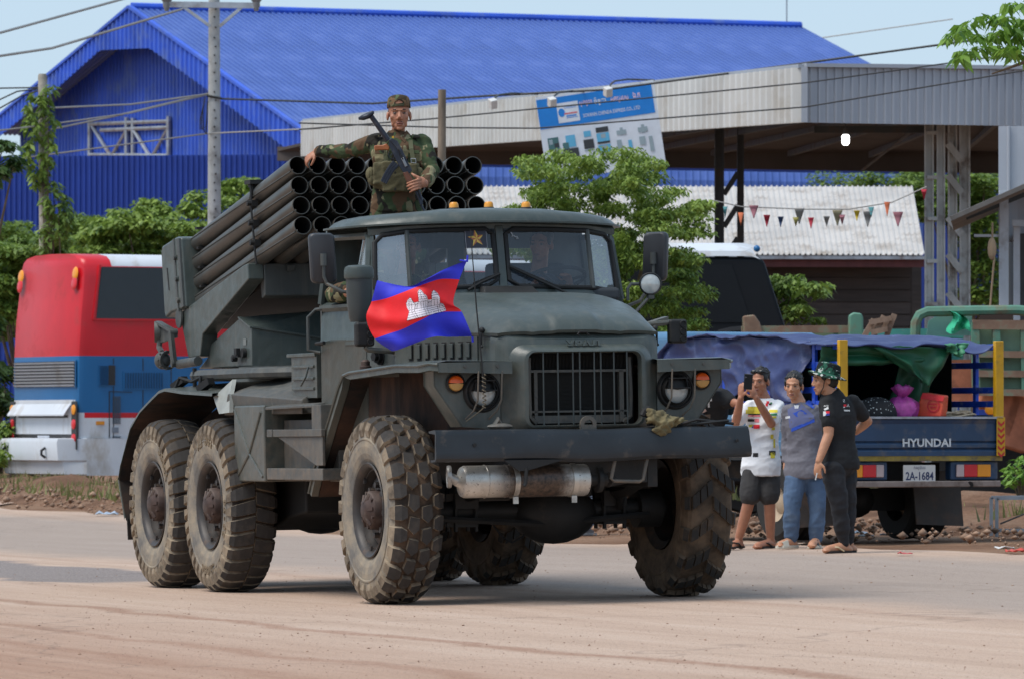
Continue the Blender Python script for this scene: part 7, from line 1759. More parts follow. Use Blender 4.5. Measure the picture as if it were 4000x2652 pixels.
# ============================================================ FLAG ON THE ANTENNA, RAG, PICTURE CARD
fl = empty('flag', Tr(*at(1080, 700, 36.55)), 'blue and red flag with a white three-towered temple flying from the antenna', 'flag'); FLI = fl.matrix_world.inverted()
FD = 36.62
top = [(1079, 602, 0), (1030, 621, -.05), (985, 645, -.12), (950, 661, -.05), (918, 659, .06), (871, 648, .12)]
r1 = [(1061, 646, 0), (1020, 645, -.04), (985, 655, -.10), (940, 672, -.04), (895, 689, .08), (858, 697, .12)]
r2_ = [(1066, 720, -.02), (1010, 722, -.06), (975, 738, -.12), (930, 760, -.04), (900, 770, .06), (866, 782, .10)]
bot = [(1091, 777, 0), (1040, 778, -.03), (1000, 778, -.10), (950, 796, -.02), (918, 808, .06), (905, 810, .10)]
# the hoist edge is pinched in, the fly edge bulges out
mid = [(1047, 700, -.04), (1010, 690, -.07), (972, 700, -.12), (925, 722, -.03), (885, 734, .07), (846, 735, .11)]
rows = [top, r1, mid, r2_, bot]; rv_ = [0.0, .25, .5, .75, 1.0]
def cr(p0, p1, p2, p3, t): return tuple(.5*((2*b)+(-a+c)*t+(2*a-5*b+4*c-d)*t*t+(-a+3*b-3*c+d)*t**3) for a, b, c, d in zip(p0, p1, p2, p3))
def cspl(L, u):
    n = len(L)-1; x = min(n-1e-6, max(0, u*n)); i = int(x); t = x-i
    return cr(L[max(0, i-1)], L[i], L[min(n, i+1)], L[min(n, i+2)], t)
def flag_p(u, v):
    x, y, d = cspl([cspl(r, u) for r in rows], v)
    d += .018*math.sin(u*16+v*5)*(.3+v*.5)+.010*math.sin(v*19+u*9)
    return at(x, y, FD+d)
M_fb = mat('flag_blue', (40, 46, 196), .65, var=.08, vs=8, bmp=.15, bs=30); M_fr = mat('flag_red', (226, 22, 30), .65, var=.06, vs=8, bmp=.15, bs=30); M_fw = plain('flag_white', (222, 214, 222), .7); M_fk = plain('flag_ink', (40, 30, 40), .8)
mb = MB(); nu, nv = 48, 48; o_ = len(mb.v)
mb.v = [flag_p(i/nu, j/nv) for j in range(nv+1) for i in range(nu+1)]
for j in range(nv):
    for i in range(nu): mb.f.append([j*(nu+1)+i, j*(nu+1)+i+1, (j+1)*(nu+1)+i+1, (j+1)*(nu+1)+i]); mb.m.append(1 if .25 <= (j+.5)/nv <= .75 else 0)
mb.build('cloth', [M_fb, M_fr], fl, 80, M=FLI)
def flag_off(u, v, e): return flag_p(u, v)+Vector((0, -e, 0))
zf = lambda a, b: ((1200+a/2.956)/K, (780+b/2.956)/K)
EMB = []; INK = []
def emb(poly): EMB.append([zf(*p) for p in poly])
def ink(a, b, w=3): INK.append((zf(*a), zf(*b)))
emb([(1150, 1400), (1165, 1340), (1590, 1240), (1602, 1285)]); emb([(1165, 1340), (1180, 1280), (1570, 1205), (1590, 1240)]); emb([(1180, 1280), (1240, 1190), (1450, 1150), (1540, 1195), (1570, 1205)])
emb([(1150, 1245), (1142, 1200), (1155, 1165), (1185, 1130), (1215, 1160), (1245, 1210), (1240, 1300), (1175, 1290)])
emb([(1290, 1200), (1282, 1120), (1275, 1085), (1285, 1050), (1298, 1034), (1320, 1050), (1345, 1085), (1380, 1115), (1392, 1150), (1390, 1250), (1310, 1260)])
emb([(1440, 1175), (1435, 1120), (1440, 1070), (1460, 1045), (1485, 1065), (1515, 1095), (1532, 1130), (1535, 1215), (1450, 1230)])
for a, b in (((1150, 1400), (1602, 1285)), ((1158, 1370), (1598, 1262)), ((1165, 1340), (1590, 1240)), ((1172, 1312), (1580, 1222)), ((1180, 1280), (1570, 1205)), ((1150, 1400), (1180, 1280)), ((1602, 1285), (1540, 1195)),
             ((1240, 1190), (1290, 1180)), ((1390, 1150), (1440, 1140)), ((1245, 1215), (1285, 1205)), ((1390, 1190), (1440, 1180)), ((1205, 1290), (1255, 1370)), ((1235, 1285), (1280, 1365)), ((1355, 1260), (1385, 1340)), ((1385, 1255), (1410, 1330)), ((1500, 1225), (1520, 1300)), ((1525, 1220), (1545, 1295)),
             ((1150, 1245), (1142, 1200)), ((1142, 1200), (1185, 1130)), ((1185, 1130), (1245, 1210)), ((1245, 1210), (1240, 1290)), ((1160, 1200), (1235, 1195)), ((1165, 1165), (1210, 1160)), ((1160, 1180), (1222, 1178)), ((1150, 1222), (1240, 1215)), ((1175, 1200), (1178, 1285)), ((1205, 1200), (1210, 1285)),
             ((1290, 1200), (1278, 1085)), ((1278, 1085), (1298, 1034)), ((1298, 1034), (1392, 1150)), ((1392, 1150), (1390, 1250)), ((1282, 1080), (1330, 1070)), ((1280, 1105), (1358, 1095)), ((1282, 1130), (1382, 1118)), ((1288, 1155), (1390, 1145)), ((1290, 1180), (1390, 1172)), ((1310, 1180), (1318, 1260)), ((1340, 1175), (1348, 1255)), ((1368, 1172), (1372, 1250)), ((1300, 1050), (1320, 1150)),
             ((1440, 1175), (1436, 1090)), ((1436, 1090), (1460, 1045)), ((1460, 1045), (1532, 1130)), ((1532, 1130), (1535, 1215)), ((1440, 1085), (1495, 1075)), ((1438, 1110), (1518, 1100)), ((1440, 1135), (1532, 1128)), ((1442, 1155), (1532, 1150)), ((1465, 1150), (1470, 1225)), ((1500, 1145), (1505, 1220)),
             ((1255, 1200), (1258, 1270)), ((1272, 1198), (1275, 1268)), ((1400, 1170), (1405, 1240)), ((1415, 1168), (1420, 1238)), ((1430, 1165), (1434, 1234))): ink(a, b, 2.2)
def inpoly(x, y, px):
    c = False; j = len(px)-1
    for i in range(len(px)):
        if (px[i][1] > y) != (px[j][1] > y) and x < (px[j][0]-px[i][0])*(y-px[i][1])/(px[j][1]-px[i][1])+px[i][0]: c = not c
        j = i
    return c
def nearseg(x, y, s, w):
    (a, b), (c, d) = s; l = (c-a)**2+(d-b)**2; t = min(1, max(0, ((x-a)*(c-a)+(y-b)*(d-b))/l)); return (a+t*(c-a)-x)**2+(b+t*(d-b)-y)**2 < w*w
mb = MB(); mbk = MB(); NU, NV = 230, 150
for i in range(int(.12*NU), int(.80*NU)):
    for j in range(int(.22*NV), int(.80*NV)):
        u, v = (i+.5)/NU, (j+.5)/NV; x, y, _ = cspl([cspl(r, u) for r in rows], v)
        if not (935 < x < 1032 and 668 < y < 745): continue
        if any(inpoly(x, y, p) for p in EMB):
            k = any(nearseg(x, y, s, .42) for s in INK); q = mbk if k else mb
            q.add([flag_off(a/NU, b/NV, .004) for a, b in ((i, j), (i+1, j), (i+1, j+1), (i, j+1))], [(0, 1, 2, 3)])
mb.build('temple', M_fw, fl, 60, M=FLI); mbk.build('temple_outline', M_fk, fl, 60, M=FLI)
mb = MB(); mb.tube([at(1079, 600, FD), at(1076, 604, FD-.01), at(1062, 602, FD)], .006, 5); mb.tube([at(1080, 590, FD), at(1079, 606, FD)], .007, 6); mb.tube([at(1091, 777, FD), at(1092, 790, FD)], .008, 6); mb.build('tie', M_fb, fl, M=FLI)
rg_ = TM @ Vector((1.05, .46, 1.125)); o = empty('rag', Tr(*rg_), 'crumpled khaki rag lying on the front bumper', 'rag'); mb = MB(); R3 = TM.to_3x3()
for c, r in (((.03, -.02, .055), (.06, .075, .045)), ((.06, .03, .03), (.05, .09, .035)), ((.075, .0, .0), (.022, .07, .055)), ((.0, .10, .03), (.045, .08, .022)), ((.03, -.06, .085), (.03, .035, .04))): mb.ball(R3 @ Vector(c), r, 14, 10, R3 @ Matrix.Rotation(.3, 3, 'X'))
mb.tube([R3 @ Vector(p) for p in ((.03, .05, .03), (-.01, .16, .035), (-.03, .22, .015))], [.035, .025, .012], 8)
ob = remesh('cloth', mb, mat('khaki_cloth', (104, 94, 66), .9, var=.3, vs=12, bmp=.3), .007, o, 1); RAG = ob
cdp = empty('picture_card', TM.copy(), 'square card with a gold star stuck on the windscreen', 'picture card')
def wq(y, v): return wsp(y, v)+Vector((.008, 0, 0))
cy, cv = -.168, .83
mb = MB(); mb.prism([wq(cy-.076, cv-.165), wq(cy+.076, cv-.165), wq(cy+.076, cv+.165), wq(cy-.076, cv+.165)], (.002, 0, 0)); mb.build('border', plain('card_pale', (150, 150, 156), .3), cdp, None)
mb = MB(); mb.prism([wq(cy-.072, cv-.155)+Vector((.003, 0, 0)), wq(cy+.072, cv-.155)+Vector((.003, 0, 0)), wq(cy+.072, cv+.155)+Vector((.003, 0, 0)), wq(cy-.072, cv+.155)+Vector((.003, 0, 0))], (.001, 0, 0)); mb.build('print', plain('card_dark', (44, 40, 52), .3), cdp, None)
for k in range(5):
    a = R_(90+72*k+8); c = wq(cy, cv); ey = Vector((0, 1, 0)); ez = (wsp(0, 1)-wsp(0, 0)).normalized()
    tip = c+ey*.062*math.cos(a)+ez*.062*math.sin(a)
    for s, m in ((-1, plain('gold_star', (226, 190, 84), .35)), (1, plain('gold_shade', (176, 104, 66), .4))):
        b_ = a+s*R_(36); sd_ = c+ey*.025*math.cos(b_)+ez*.025*math.sin(b_); mb = MB(); e = Vector((.006, 0, 0)); mb.add([c+e*1.6, tip+e, sd_+e], [(0, 1, 2)]); mb.build('star_facet', m, cdp, None)
mb = MB(); mb.tube([wq(.085, .93), wq(.095, .89), wq(.088, .86), wq(.105, .87), wq(.115, .85), wq(.125, .86), wq(.135, .82), wq(.12, .83)], .004, 5); mb.build('sticker', plain('sticker_white', (176, 182, 186), .5), cdp, None)
# ============================================================ PEOPLE
def skin(name, col):
    if name in MATS: return MATS[name]
    m, t, b = nodes_of(name); v = coords(t); c = lin(col)
    out = ramp(t, noise(t, v, 14, 4), [(.3, tuple(x*.82 for x in c)), (.7, tuple(min(1, x*1.12) for x in c))])
    t.links.new(out, b.inputs['Base Color']); b.inputs['Roughness'].default_value = .48; b.inputs['Specular IOR Level'].default_value = .4
    b.inputs['Subsurface Weight'].default_value = .06; b.inputs['Subsurface Radius'].default_value = (.02, .008, .004)
    return m
SK1 = skin('skin_brown', (172, 118, 92)); SK2 = skin('skin_tan', (188, 136, 106)); LIPM = skin('lips', (156, 100, 86))
M_hair = mat('black_hair', (22, 19, 18), .5, var=.3, vs=30, bmp=.3, bs=90); M_eyew = plain('eye_white', (120, 106, 98), .4); M_eyed = plain('eye_dark', (20, 14, 12), .15)
V3 = Vector
def basis(yaw, pitch=0, roll=0): return Matrix.Rotation(yaw, 3, 'Z') @ Matrix.Rotation(pitch, 3, 'X') @ Matrix.Rotation(roll, 3, 'Y')
def head_shapes(mb, c, Rm, k=1.0, neck=None):
    """skull, face, nose, lips, ears around c (eye height); front is -y of Rm"""
    P = lambda x, y, z: c+Rm @ V3((x, y, z))*k
    B = lambda x, y, z, r: mb.ball(P(x, y, z), tuple(q*k for q in r), 16, 12, Rm)
    B(0, .018, .035, (.074, .094, .084)); B(0, -.018, -.02, (.064, .070, .080)); B(0, -.034, -.080, (.038, .050, .033)); B(0, -.066, -.104, (.021, .018, .015))
    B(0, .01, -.045, (.054, .062, .055))
    for s in (-1, 1):
        B(s*.044, -.052, -.022, (.021, .020, .020)); B(s*.079, .016, -.010, (.010, .019, .031)); B(s*.044, -.02, -.065, (.012, .03, .026)); B(s*.012, -.094, -.038, (.010, .011, .008))
    mb.tube([P(-.048, -.066, .020), P(-.02, -.083, .024), P(.02, -.083, .024), P(.048, -.066, .020)], [.009*k]*4, 8)
    mb.tube([P(0, -.080, .012), P(0, -.092, -.012), P(0, -.102, -.034)], [.009*k, .011*k, .013*k], 10)
    B(0, -.080, -.066, (.026, .012, .010)); B(0, -.078, -.080, (.021, .012, .009))
    return P
def face_parts(par, MI, c, Rm, k=1.0, brow=M_hair, moustache=False):
    P = lambda x, y, z: c+Rm @ V3((x, y, z))*k
    for s in (-1, 1):
        mb = MB(); mb.ball(P(s*.031, -.0765, .000), (.0125*k, .008*k, .0046*k), 12, 8, Rm); e = mb.build('eye', M_eyew, par, M=MI)
        mb = MB(); mb.ball(P(s*.031, -.0822, .0003), (.0054*k, .004*k, .0046*k), 10, 8, Rm); mb.build('iris', M_eyed, e)
        mb = MB(); mb.tube([P(s*.046, -.072, .001), P(s*.038, -.0815, .0065), P(s*.028, -.0835, .0070), P(s*.017, -.079, .002)], [.0014*k]*4, 6); mb.build('eyelid', M_eyed, e)
        mb = MB(); mb.tube([P(s*.054, -.064, .020), P(s*.04, -.080, .0265), P(s*.026, -.0875, .0265), P(s*.014, -.088, .023)], [.0015*k, .0034*k, .0038*k, .002*k], 6); mb.build('eyebrow', brow, par, M=MI)
    mb = MB(); mb.tube([P(-.024, -.084, -.069), P(-.009, -.0905, -.066), P(.009, -.0905, -.066), P(.024, -.084, -.069)], [.002*k, .005*k, .005*k, .002*k], 8); mb.tube([P(-.020, -.084, -.076), P(0, -.0885, -.0795), P(.020, -.084, -.076)], [.002*k, .0055*k, .002*k], 8); mb.build('lips', LIPM, par, M=MI)
    mb = MB(); mb.tube([P(-.023, -.0865, -.0725), P(0, -.0925, -.0725), P(.023, -.0865, -.0725)], .0009*k, 5); mb.build('mouth_line', M_eyed, par, M=MI)
    if moustache:
        for s in (-1, 1): mb = MB(); mb.tube([P(s*.003, -.092, -.055), P(s*.014, -.0905, -.0575), P(s*.026, -.083, -.064)], [.0018*k, .0022*k, .001*k], 6); mb.build('moustache', M_hair, par, M=MI)
    for s in (-1, 1): mb = MB(); mb.ball(P(s*.0085, -.1035, -.0435), (.0026*k, .002*k, .0014*k), 6, 4, Rm); mb.build('nostril', M_eyed, par, M=MI)
def hair_cap(par, MI, c, Rm, k=1.0, low=.0, fringe=False, seed=0):
    mb = MB(); P = lambda x, y, z: c+Rm @ V3((x, y, z))*k
    mb.ball(P(0, .030, .056), tuple(q*k for q in (.081, .096, .078)), 18, 12, Rm); mb.ball(P(0, .052, .01-low), tuple(q*k for q in (.074, .068, .075)), 16, 10, Rm)
    for s in (-1, 1): mb.ball(P(s*.068, -.012, .030), tuple(q*k for q in (.014, .03, .035)), 10, 8, Rm)
    rr = random.Random(seed)
    for i in range(60 if fringe else 30):
        a = rr.uniform(0, 6.28); e = rr.uniform(.1, 1.5); p = V3((.078*math.cos(a)*math.cos(e), .03+.092*math.sin(a)*math.cos(e), .056+.077*math.sin(e)))
        if p.y < -.02 and p.z < .075: continue
        d = V3((p.x*1.3, p.y-.03-.02*(1 if fringe else 0), p.z*.3)).normalized()*.014; mb.tube([P(*(p*.97)), P(*(p+d))], [.009*k, .004*k], 5)
    return remesh('hair', mb, M_hair, .005, par, 1, MI)
def limb(mb, pts, rs, n=14):
    """tapered limb with rounded joints"""
    P = []; Q = []
    for i in range(len(pts)-1):
        m = 5
        for k in range(m): t = k/m; P.append(pts[i].lerp(pts[i+1], t)); Q.append(rs[i]+(rs[i+1]-rs[i])*t + .08*max(rs[i], rs[i+1])*math.sin(math.pi*t))
    P.append(pts[-1]); Q.append(rs[-1]); mb.tube(P, Q, n)
    for p, r in zip(pts, rs): mb.ball(p, r, 12, 8)
def hand(mb, wr, fd, up, k=1.0, curl=0.6, thumb=1, spread=.1):
    """palm and five fingers: fd = towards the fingertips, up = back of the hand, thumb on side +-1"""
    fd = fd.normalized(); up = (up-fd*up.dot(fd)).normalized(); sd = fd.cross(up)*thumb
    c = wr+fd*.045*k
    Rm = Matrix((sd, fd, up)).transposed(); mb.ball(c, (.040*k, .052*k, .018*k), 12, 8, Rm); mb.ball(wr+fd*.01*k, (.027*k, .03*k, .020*k), 10, 8, Rm)
    for i, L in enumerate((.070, .078, .073, .058)):
        o = wr+fd*.085*k+sd*(.030-.0205*i)*k; a = curl*.5; d = fd*math.cos(a)-up*math.sin(a)+sd*(spread*(1.5-i)*.35); p1 = o+d*L*.42*k
        a = curl*1.3; d = fd*math.cos(a)-up*math.sin(a); p2 = p1+d*L*.32*k; a = curl*2.0; d = fd*math.cos(a)-up*math.sin(a); p3 = p2+d*L*.26*k
        mb.tube([wr+fd*.05*k+sd*(.024-.017*i)*k, o, p1, p2, p3], [.011*k, .0098*k, .0088*k, .0080*k, .0062*k], 8); mb.ball(p3, .0062*k, 8, 6)
    o = wr+fd*.028*k+sd*.028*k; p1 = o+(fd*.6+sd*.75-up*.25).normalized()*.034*k; p2 = p1+(fd*.9+sd*.25-up*(.2+.3*curl)).normalized()*.030*k; p3 = p2+(fd-up*(.2+.4*curl)).normalized()*.022*k
    mb.tube([wr+fd*.02*k, o, p1, p2, p3], [.016*k, .014*k, .0115*k, .0100*k, .0078*k], 8); mb.ball(p3, .0078*k, 8, 6)
def torso(mb, pel, chest, neck, lx, g=0.0, k=1.0, hem=0.0, belly=0.0, fl=0.0):
    up = (neck-pel); L = up.length; ly = V3((-lx.y, lx.x, 0)).normalized()
    st = [(-.16-hem, .155, .115), (-.10, .165, .120), (0, .168, .120), (.18, .155, .112), (.38, .150, .108+belly), (.58, .162, .116), (.76, .178, .118), (.88, .178, .105), (.95, .135, .085), (1.0, .075, .068)]
    rings = []
    for t, rx, ry in st:
        f = g+fl*sstep(.45, .0, t)
        c = pel.lerp(chest, t/.7) if t < .7 else chest.lerp(neck, (t-.7)/.3)
        if t < 0: c = pel+V3((0, 0, t*L*.6))
        e = 2/2.4
        rg = []
        for i in range(28):
            a = 2*math.pi*i/28; ca, sa = math.cos(a), math.sin(a)
            rg.append(c+lx*(math.copysign(abs(ca)**e, ca)*(rx+f)*k)+ly*(math.copysign(abs(sa)**e, sa)*(ry+f)*k))
        rings.append(rg)
    mb.loft(rings, True, True)
def crease(o, amp, sc, seed=0, amp2=0):
    me = o.data; n = len(me.vertices); co = np.zeros(n*3, np.float32); me.vertices.foreach_get('co', co); no = np.zeros(n*3, np.float32); me.vertices.foreach_get('normal', no)
    co = co.reshape(-1, 3); no = no.reshape(-1, 3)
    q = [(p[0]+.5*p[2], p[1], p[2]-.35*p[0]) for p in co.tolist()]
    d = np.array([-abs(mnoise.noise((a*sc*.55+seed, b*sc*.55, c*sc*.9)))-.35*abs(mnoise.noise((a*sc*1.3, b*sc*1.3+seed, c*sc*2.2))) for a, b, c in q], np.float32)+.3
    co += no*(d*amp)[:, None]; me.vertices.foreach_set('co', co.ravel()); me.update()
def person(label, base, group=None, name='person'):
    p = empty(name, Tr(*base), label, 'person', group); return p, p.matrix_world.inverted()
def foot(mb, an, toe, k=1.0, r=.036):
    d = (toe-an); d.z = 0; d.normalize(); h = an-d*.05*k; h.z = toe.z
    mb.tube([an, an.lerp(h, .5)], [.036*k, .036*k], 10); mb.ball(V3((h.x, h.y, toe.z+.006)), (.034*k, .034*k, .032*k), 10, 8)
    mb.tube([V3((h.x, h.y, toe.z+.008)), V3((an.x, an.y, toe.z+.028))+d*.04*k, toe-d*.05*k+V3((0, 0, .008)), toe], [.034*k, .040*k, .036*k, .020*k], 12)
    sd = V3((-d.y, d.x, 0))
    for i in range(5): t0 = toe-d*.045*k+sd*(.028-.014*i)*k; mb.tube([t0, t0+d*(.055-.006*abs(i-1))*k], [.010*k, .0075*k], 6)

# ---- soldier standing behind the cab --------------------------
DS = 39.45
def sj(zx, zy, dy=0.0): return at((1150+zx/2.956)/K, (340+zy/2.956)/K, DS+dy)
ft = TM @ V3((-2.2, -.17, 1.675))
sol, SI_ = person('soldier in woodland camouflage and backwards cap standing behind the cab with a rifle', ft)
M_camo = camo('woodland_camo', [(40, 38, 33), (64, 76, 52), (92, 72, 54), (128, 122, 94)], 9.5)
M_camo2 = M_camo
hc = sj(1208, 322, -.02); Rh = basis(R_(3), R_(-3), R_(-1))
shL, elL, wrL = sj(930, 640, .02), sj(640, 745, .22), sj(262, 748, .42)
shR, elR, wrR = sj(1475, 655, .02), sj(1585, 985, -.10), sj(1505, 1118, -.30)
pel, chest, nk = sj(1180, 1360, .02), sj(1195, 800, .0), sj(1195, 560, .02)
lx = V3((1, .0, 0))
mb = MB(); P = head_shapes(mb, hc, Rh, 1.0)
mb.tube([hc+V3((0, .022, -.06)), sj(1195, 545, .025), sj(1195, 640, .03)], [.046, .047, .06], 16)
torso(mb, pel, chest, nk, lx, -.01)
limb(mb, [shL, elL, wrL], [.052, .042, .028]); limb(mb, [shR, elR, wrR], [.052, .042, .028])
hand(mb, wrL, sj(150, 830, .43)-wrL, V3((-.2, -.55, .8)), .92, .75, -1, .2)
# right hand closed on the fore-end: palm beside it, fingers wrapped across
hd0 = sj(1400, 1110, -.335)
mb.ball(sj(1455, 1105, -.33), (.045, .022, .040), 12, 8); mb.ball(sj(1500, 1115, -.31), (.03, .026, .028), 10, 8)
for i, (x0, y0, x1, y1, x2, y2) in enumerate(((1470, 1070, 1370, 1090, 1300, 1118), (1470, 1103, 1375, 1124, 1300, 1153), (1465, 1136, 1380, 1158, 1313, 1186), (1455, 1168, 1390, 1190, 1333, 1217))):
    mb.tube([sj(x0, y0, -.335), sj((x0+x1)/2, (y0+y1)/2-4, -.365), sj(x1, y1, -.372), sj((x1+x2)/2, (y1+y2)/2, -.362), sj(x2, y2, -.335)], [.010, .0082, .0078, .0074, .0066], 8); mb.ball(sj(x2, y2, -.335), .0066, 8, 6)
mb.tube([sj(1475, 1080, -.33), sj(1430, 1050, -.35), sj(1385, 1025, -.352), sj(1358, 1005, -.34)], [.016, .0125, .0105, .008], 8); mb.ball(sj(1358, 1005, -.34), .008, 8, 6)
hipc = sj(1180, 1420, .02)
for s in (-1, 1):
    kn = ft+V3((s*.12, -.06, .50)); an = ft+V3((s*.13, .03, .09)); limb(mb, [hipc+V3((s*.085, 0, -.03)), kn, an], [.085, .058, .040]); foot(mb, an, an+V3((s*.03, -.17, -.08)))
body = remesh('body', mb, SK1, .0045, sol, 1, SI_)
face_parts(sol, SI_, hc, Rh, 1.0, moustache=True)
mb = MB(); torso(mb, pel, chest, nk, lx, .014, 1.0, .02)
limb(mb, [shL, elL, elL.lerp(wrL, .93)], [.062, .050, .040]); limb(mb, [shR, elR, elR.lerp(wrR, .88)], [.066, .056, .044])
mb.tube([sj(1195, 585, .02), sj(1195, 530, .03)], [.085, .068], 18)
sh_ = remesh('shirt', mb, M_camo, .008, sol, 3, SI_); crease(sh_, .020, 13, 3)
mb = MB()
for s in (-1, 1):       # collar wings, epaulettes, pocket flaps
    mb.prism([sj(1195+s*28, 600, -.085), sj(1195+s*100, 500, -.02), sj(1195+s*150, 560, -.04), sj(1195+s*80, 650, -.10)], (0, -.012, 0))
mb.build('collar', M_camo, sol, bev=.004, M=SI_)
for s, x in ((-1, 960), (1, 1400)):
    mb = MB(); mb.prism([sj(x-45, 560+8*(s > 0), -.03), sj(x+45, 548+30*(s > 0), -.03), sj(x+50, 570+30*(s > 0), -.085), sj(x-40, 585+8*(s > 0), -.085)], (0, 0, .014)); mb.build('epaulette', M_camo, sol, bev=.004, M=SI_)
for x in (985, 1380):
    mb = MB(); mb.prism([sj(x-55, 735, -.128), sj(x+65, 735, -.128), sj(x+65, 775, -.135), sj(x-55, 775, -.135)], (0, -.012, 0)); mb.build('pocket_flap', M_camo, sol, bev=.004, M=SI_)
mb = MB(); 
for s in (-1, 1):
    kn = ft+V3((s*.12, -.06, .50)); an = ft+V3((s*.13, .03, .09)); limb(mb, [hipc+V3((s*.080, 0, -.02)), kn, an], [.112, .085, .06])
mb.ball(hipc, (.175, .13, .12), 16, 10); tr_o = remesh('trousers', mb, M_camo, .009, sol, 3, SI_); crease(tr_o, .016, 11, 5)
# load vest with pouches
M_ol = mat('olive_canvas', (94, 88, 62), .9, var=.22, vs=8, bmp=.35, bs=35)
mb = MB(); torso(mb, sj(1185, 1250, .01), sj(1190, 900, .0), sj(1190, 800, .0), lx, .02, 1.0)
mb2 = MB(); 
for x0, x1, y0, y1, d in ((905, 1010, 880, 1140, .05), (1010, 1165, 865, 1215, .06), (1165, 1310, 865, 1215, .06), (1310, 1430, 890, 1200, .05)):
    a, b = sj(x0+8, y0, -.13), sj(x1-8, y1, -.13); c = (a+b)/2; c.y -= d*.3; mb2.box(c, (abs(b.x-a.x), d+.03, abs(a.z-b.z)))
mb2.box(sj(1180, 1040, .0), (.32, .26, .18))
vs_ = remesh('vest', mb2, M_ol, .009, sol, 5, SI_); crease(vs_, .016, 16, 9)
mb = MB(); mb.box(sj(1163, 1090, -.187), (.010, .012, .13)); mb.build('vest_zip', plain('zip_black', (28, 28, 26), .7), sol, M=SI_)
for pts in ([sj(1340, 620, -.09), sj(1350, 720, -.14), sj(1372, 850, -.16), sj(1385, 960, -.16)], [sj(1035, 640, -.09), sj(1045, 760, -.14), sj(1060, 870, -.16)]):
    mb = MB()
    for a, b in zip(pts, pts[1:]): mb.bar(a, b, .030, .008, (0, -1, 0))
    mb.build('strap', plain('strap_olive', (80, 82, 56), .8), sol, M=SI_)
mb = MB(); a = [sj(x, y, -.178) for x, y in ((1345, 830), (1400, 832), (1402, 882), (1350, 880))]; mb.tube(a, .0035, 5, closed=True); mb.build('buckle', M_galv, sol, M=SI_)
for dx in ((880, 1010), (900, 1060), (1440, 1010)):
    mb = MB(); mb.ball(sj(*dx, -.13), (.035, .04, .05), 10, 8); mb.build('pouch', M_ol, sol, M=SI_)
mb = MB(); c = sj(1138, 582, -.118); pts = []
for i in range(16): a = math.pi*2*i/16; r = .011 if i % 2 == 0 else .005; pts.append(c+V3((r*math.cos(a), 0, r*math.sin(a))))
mb.prism(pts, (0, -.004, 0)); mb.build('rank_star', plain('badge_gold', (226, 170, 40), .35), sol, None, M=SI_)
# cap worn backwards: crown, band with the strap opening over the forehead
mb = MB(); n = 32
def capring(z, kx, ky, oy=.018): return [hc+Rh @ V3((.083*kx*math.cos(2*math.pi*i/n), oy+.100*ky*math.sin(2*math.pi*i/n), z)) for i in range(n)]
zr_ = .048
rg = [capring(zr_, 1.0, 1.0), capring(zr_+.03, .985, .985), capring(.098, .95, .95), capring(.118, .87, .88), capring(.130, .70, .72), capring(.138, .4, .4), capring(.140, .02, .02)]
for r in rg[0]: r.z += .012*max(0, -(r.y-hc.y))/.09*0
M_capc = camo('cap_camo', [(66, 56, 44), (84, 96, 70), (112, 88, 66), (132, 126, 98)], 13)
mb.loft(rg, True, False); cp_ = mb.build('cap', M_capc, sol, 60, M=SI_); sd = cp_.modifiers.new('t', 'SOLIDIFY'); sd.thickness = .004
mb = MB(); F = lambda x, z, e=0: hc+Rh @ V3((x, .018-.1005*math.sqrt(max(0, 1-(x/.083)**2))-e, z))
pts = [F(-.030, .066, .002)]+[F(.030*math.cos(a), .066+.026*math.sin(a), .002+(-.004 if math.sin(a) > .7 else 0)) for a in [math.pi-math.pi*i/12 for i in range(13)]]
c_ = F(0, .07, .003); mb.add([c_]+pts, [(0, i, i+1) for i in range(1, len(pts)-1)]+[(0, len(pts)-1, 1)]); mb.build('forehead_opening', SK1, cp_)
mb = MB(); mb.tube([F(.032*math.cos(a), .066+.028*math.sin(a), .003) for a in [math.pi-math.pi*i/12 for i in range(13)]], .004, 6); mb.build('opening_edge', M_camo, cp_)
mb = MB(); mb.loft([[F(x*.001, .068, .006) for x in range(-34, 35, 4)], [F(x*.001, .052, .006) for x in range(-34, 35, 4)]], False, False); mb.build('strap', mat('cap_strap', (66, 66, 44), .8), cp_)
mb = MB(); mb.loft([[hc+Rh @ V3((.07*math.cos(a), .02+.10*math.sin(a), .052)) for a in [math.pi*i/10 for i in range(11)]], [hc+Rh @ V3((.062*math.cos(a), .02+.165*math.sin(a), .03)) for a in [math.pi*i/10 for i in range(11)]]], False, False); mb.build('peak', M_camo, cp_)
mb = MB(); mb.ball(hc+Rh @ V3((0, .035, .025)), (.0775, .0945, .055), 16, 10, Rh); hr = mb.build('hair', M_hair, sol, 60, M=SI_)
# ---- rifle held across the chest (a thing of its own)
rf = empty('rifle', Tr(*sj(1200, 800, -.30)), 'folding-stock assault rifle with wooden grips held across the soldier\'s chest', 'rifle'); RI = rf.matrix_world.inverted()
M_gun = mat('gun_metal', (52, 56, 66), .38, .5, var=.2, vs=20, dust=(84, 84, 88), da=.2, ds=20); M_gw = mat('gun_wood', (150, 84, 40), .4, var=.25, vs=10, scale=(1, 1, .3)); M_gw2 = mat('gun_wood_dark', (104, 62, 42), .45, var=.25, vs=10)
DG = -.30
def gpz(name, pts, m, th=.034, d=DG, bev=.003): mb = MB(); mb.prism([sj(x, y, d-th/2) for x, y in pts], (0, th, 0)); return mb.build(name, m, rf, bev=bev, M=RI)
gpz('receiver', [(1092, 612), (1120, 598), (1190, 628), (1230, 700), (1300, 850), (1360, 965), (1330, 1000), (1250, 985), (1200, 900), (1150, 800), (1090, 680)], M_gun, .042)
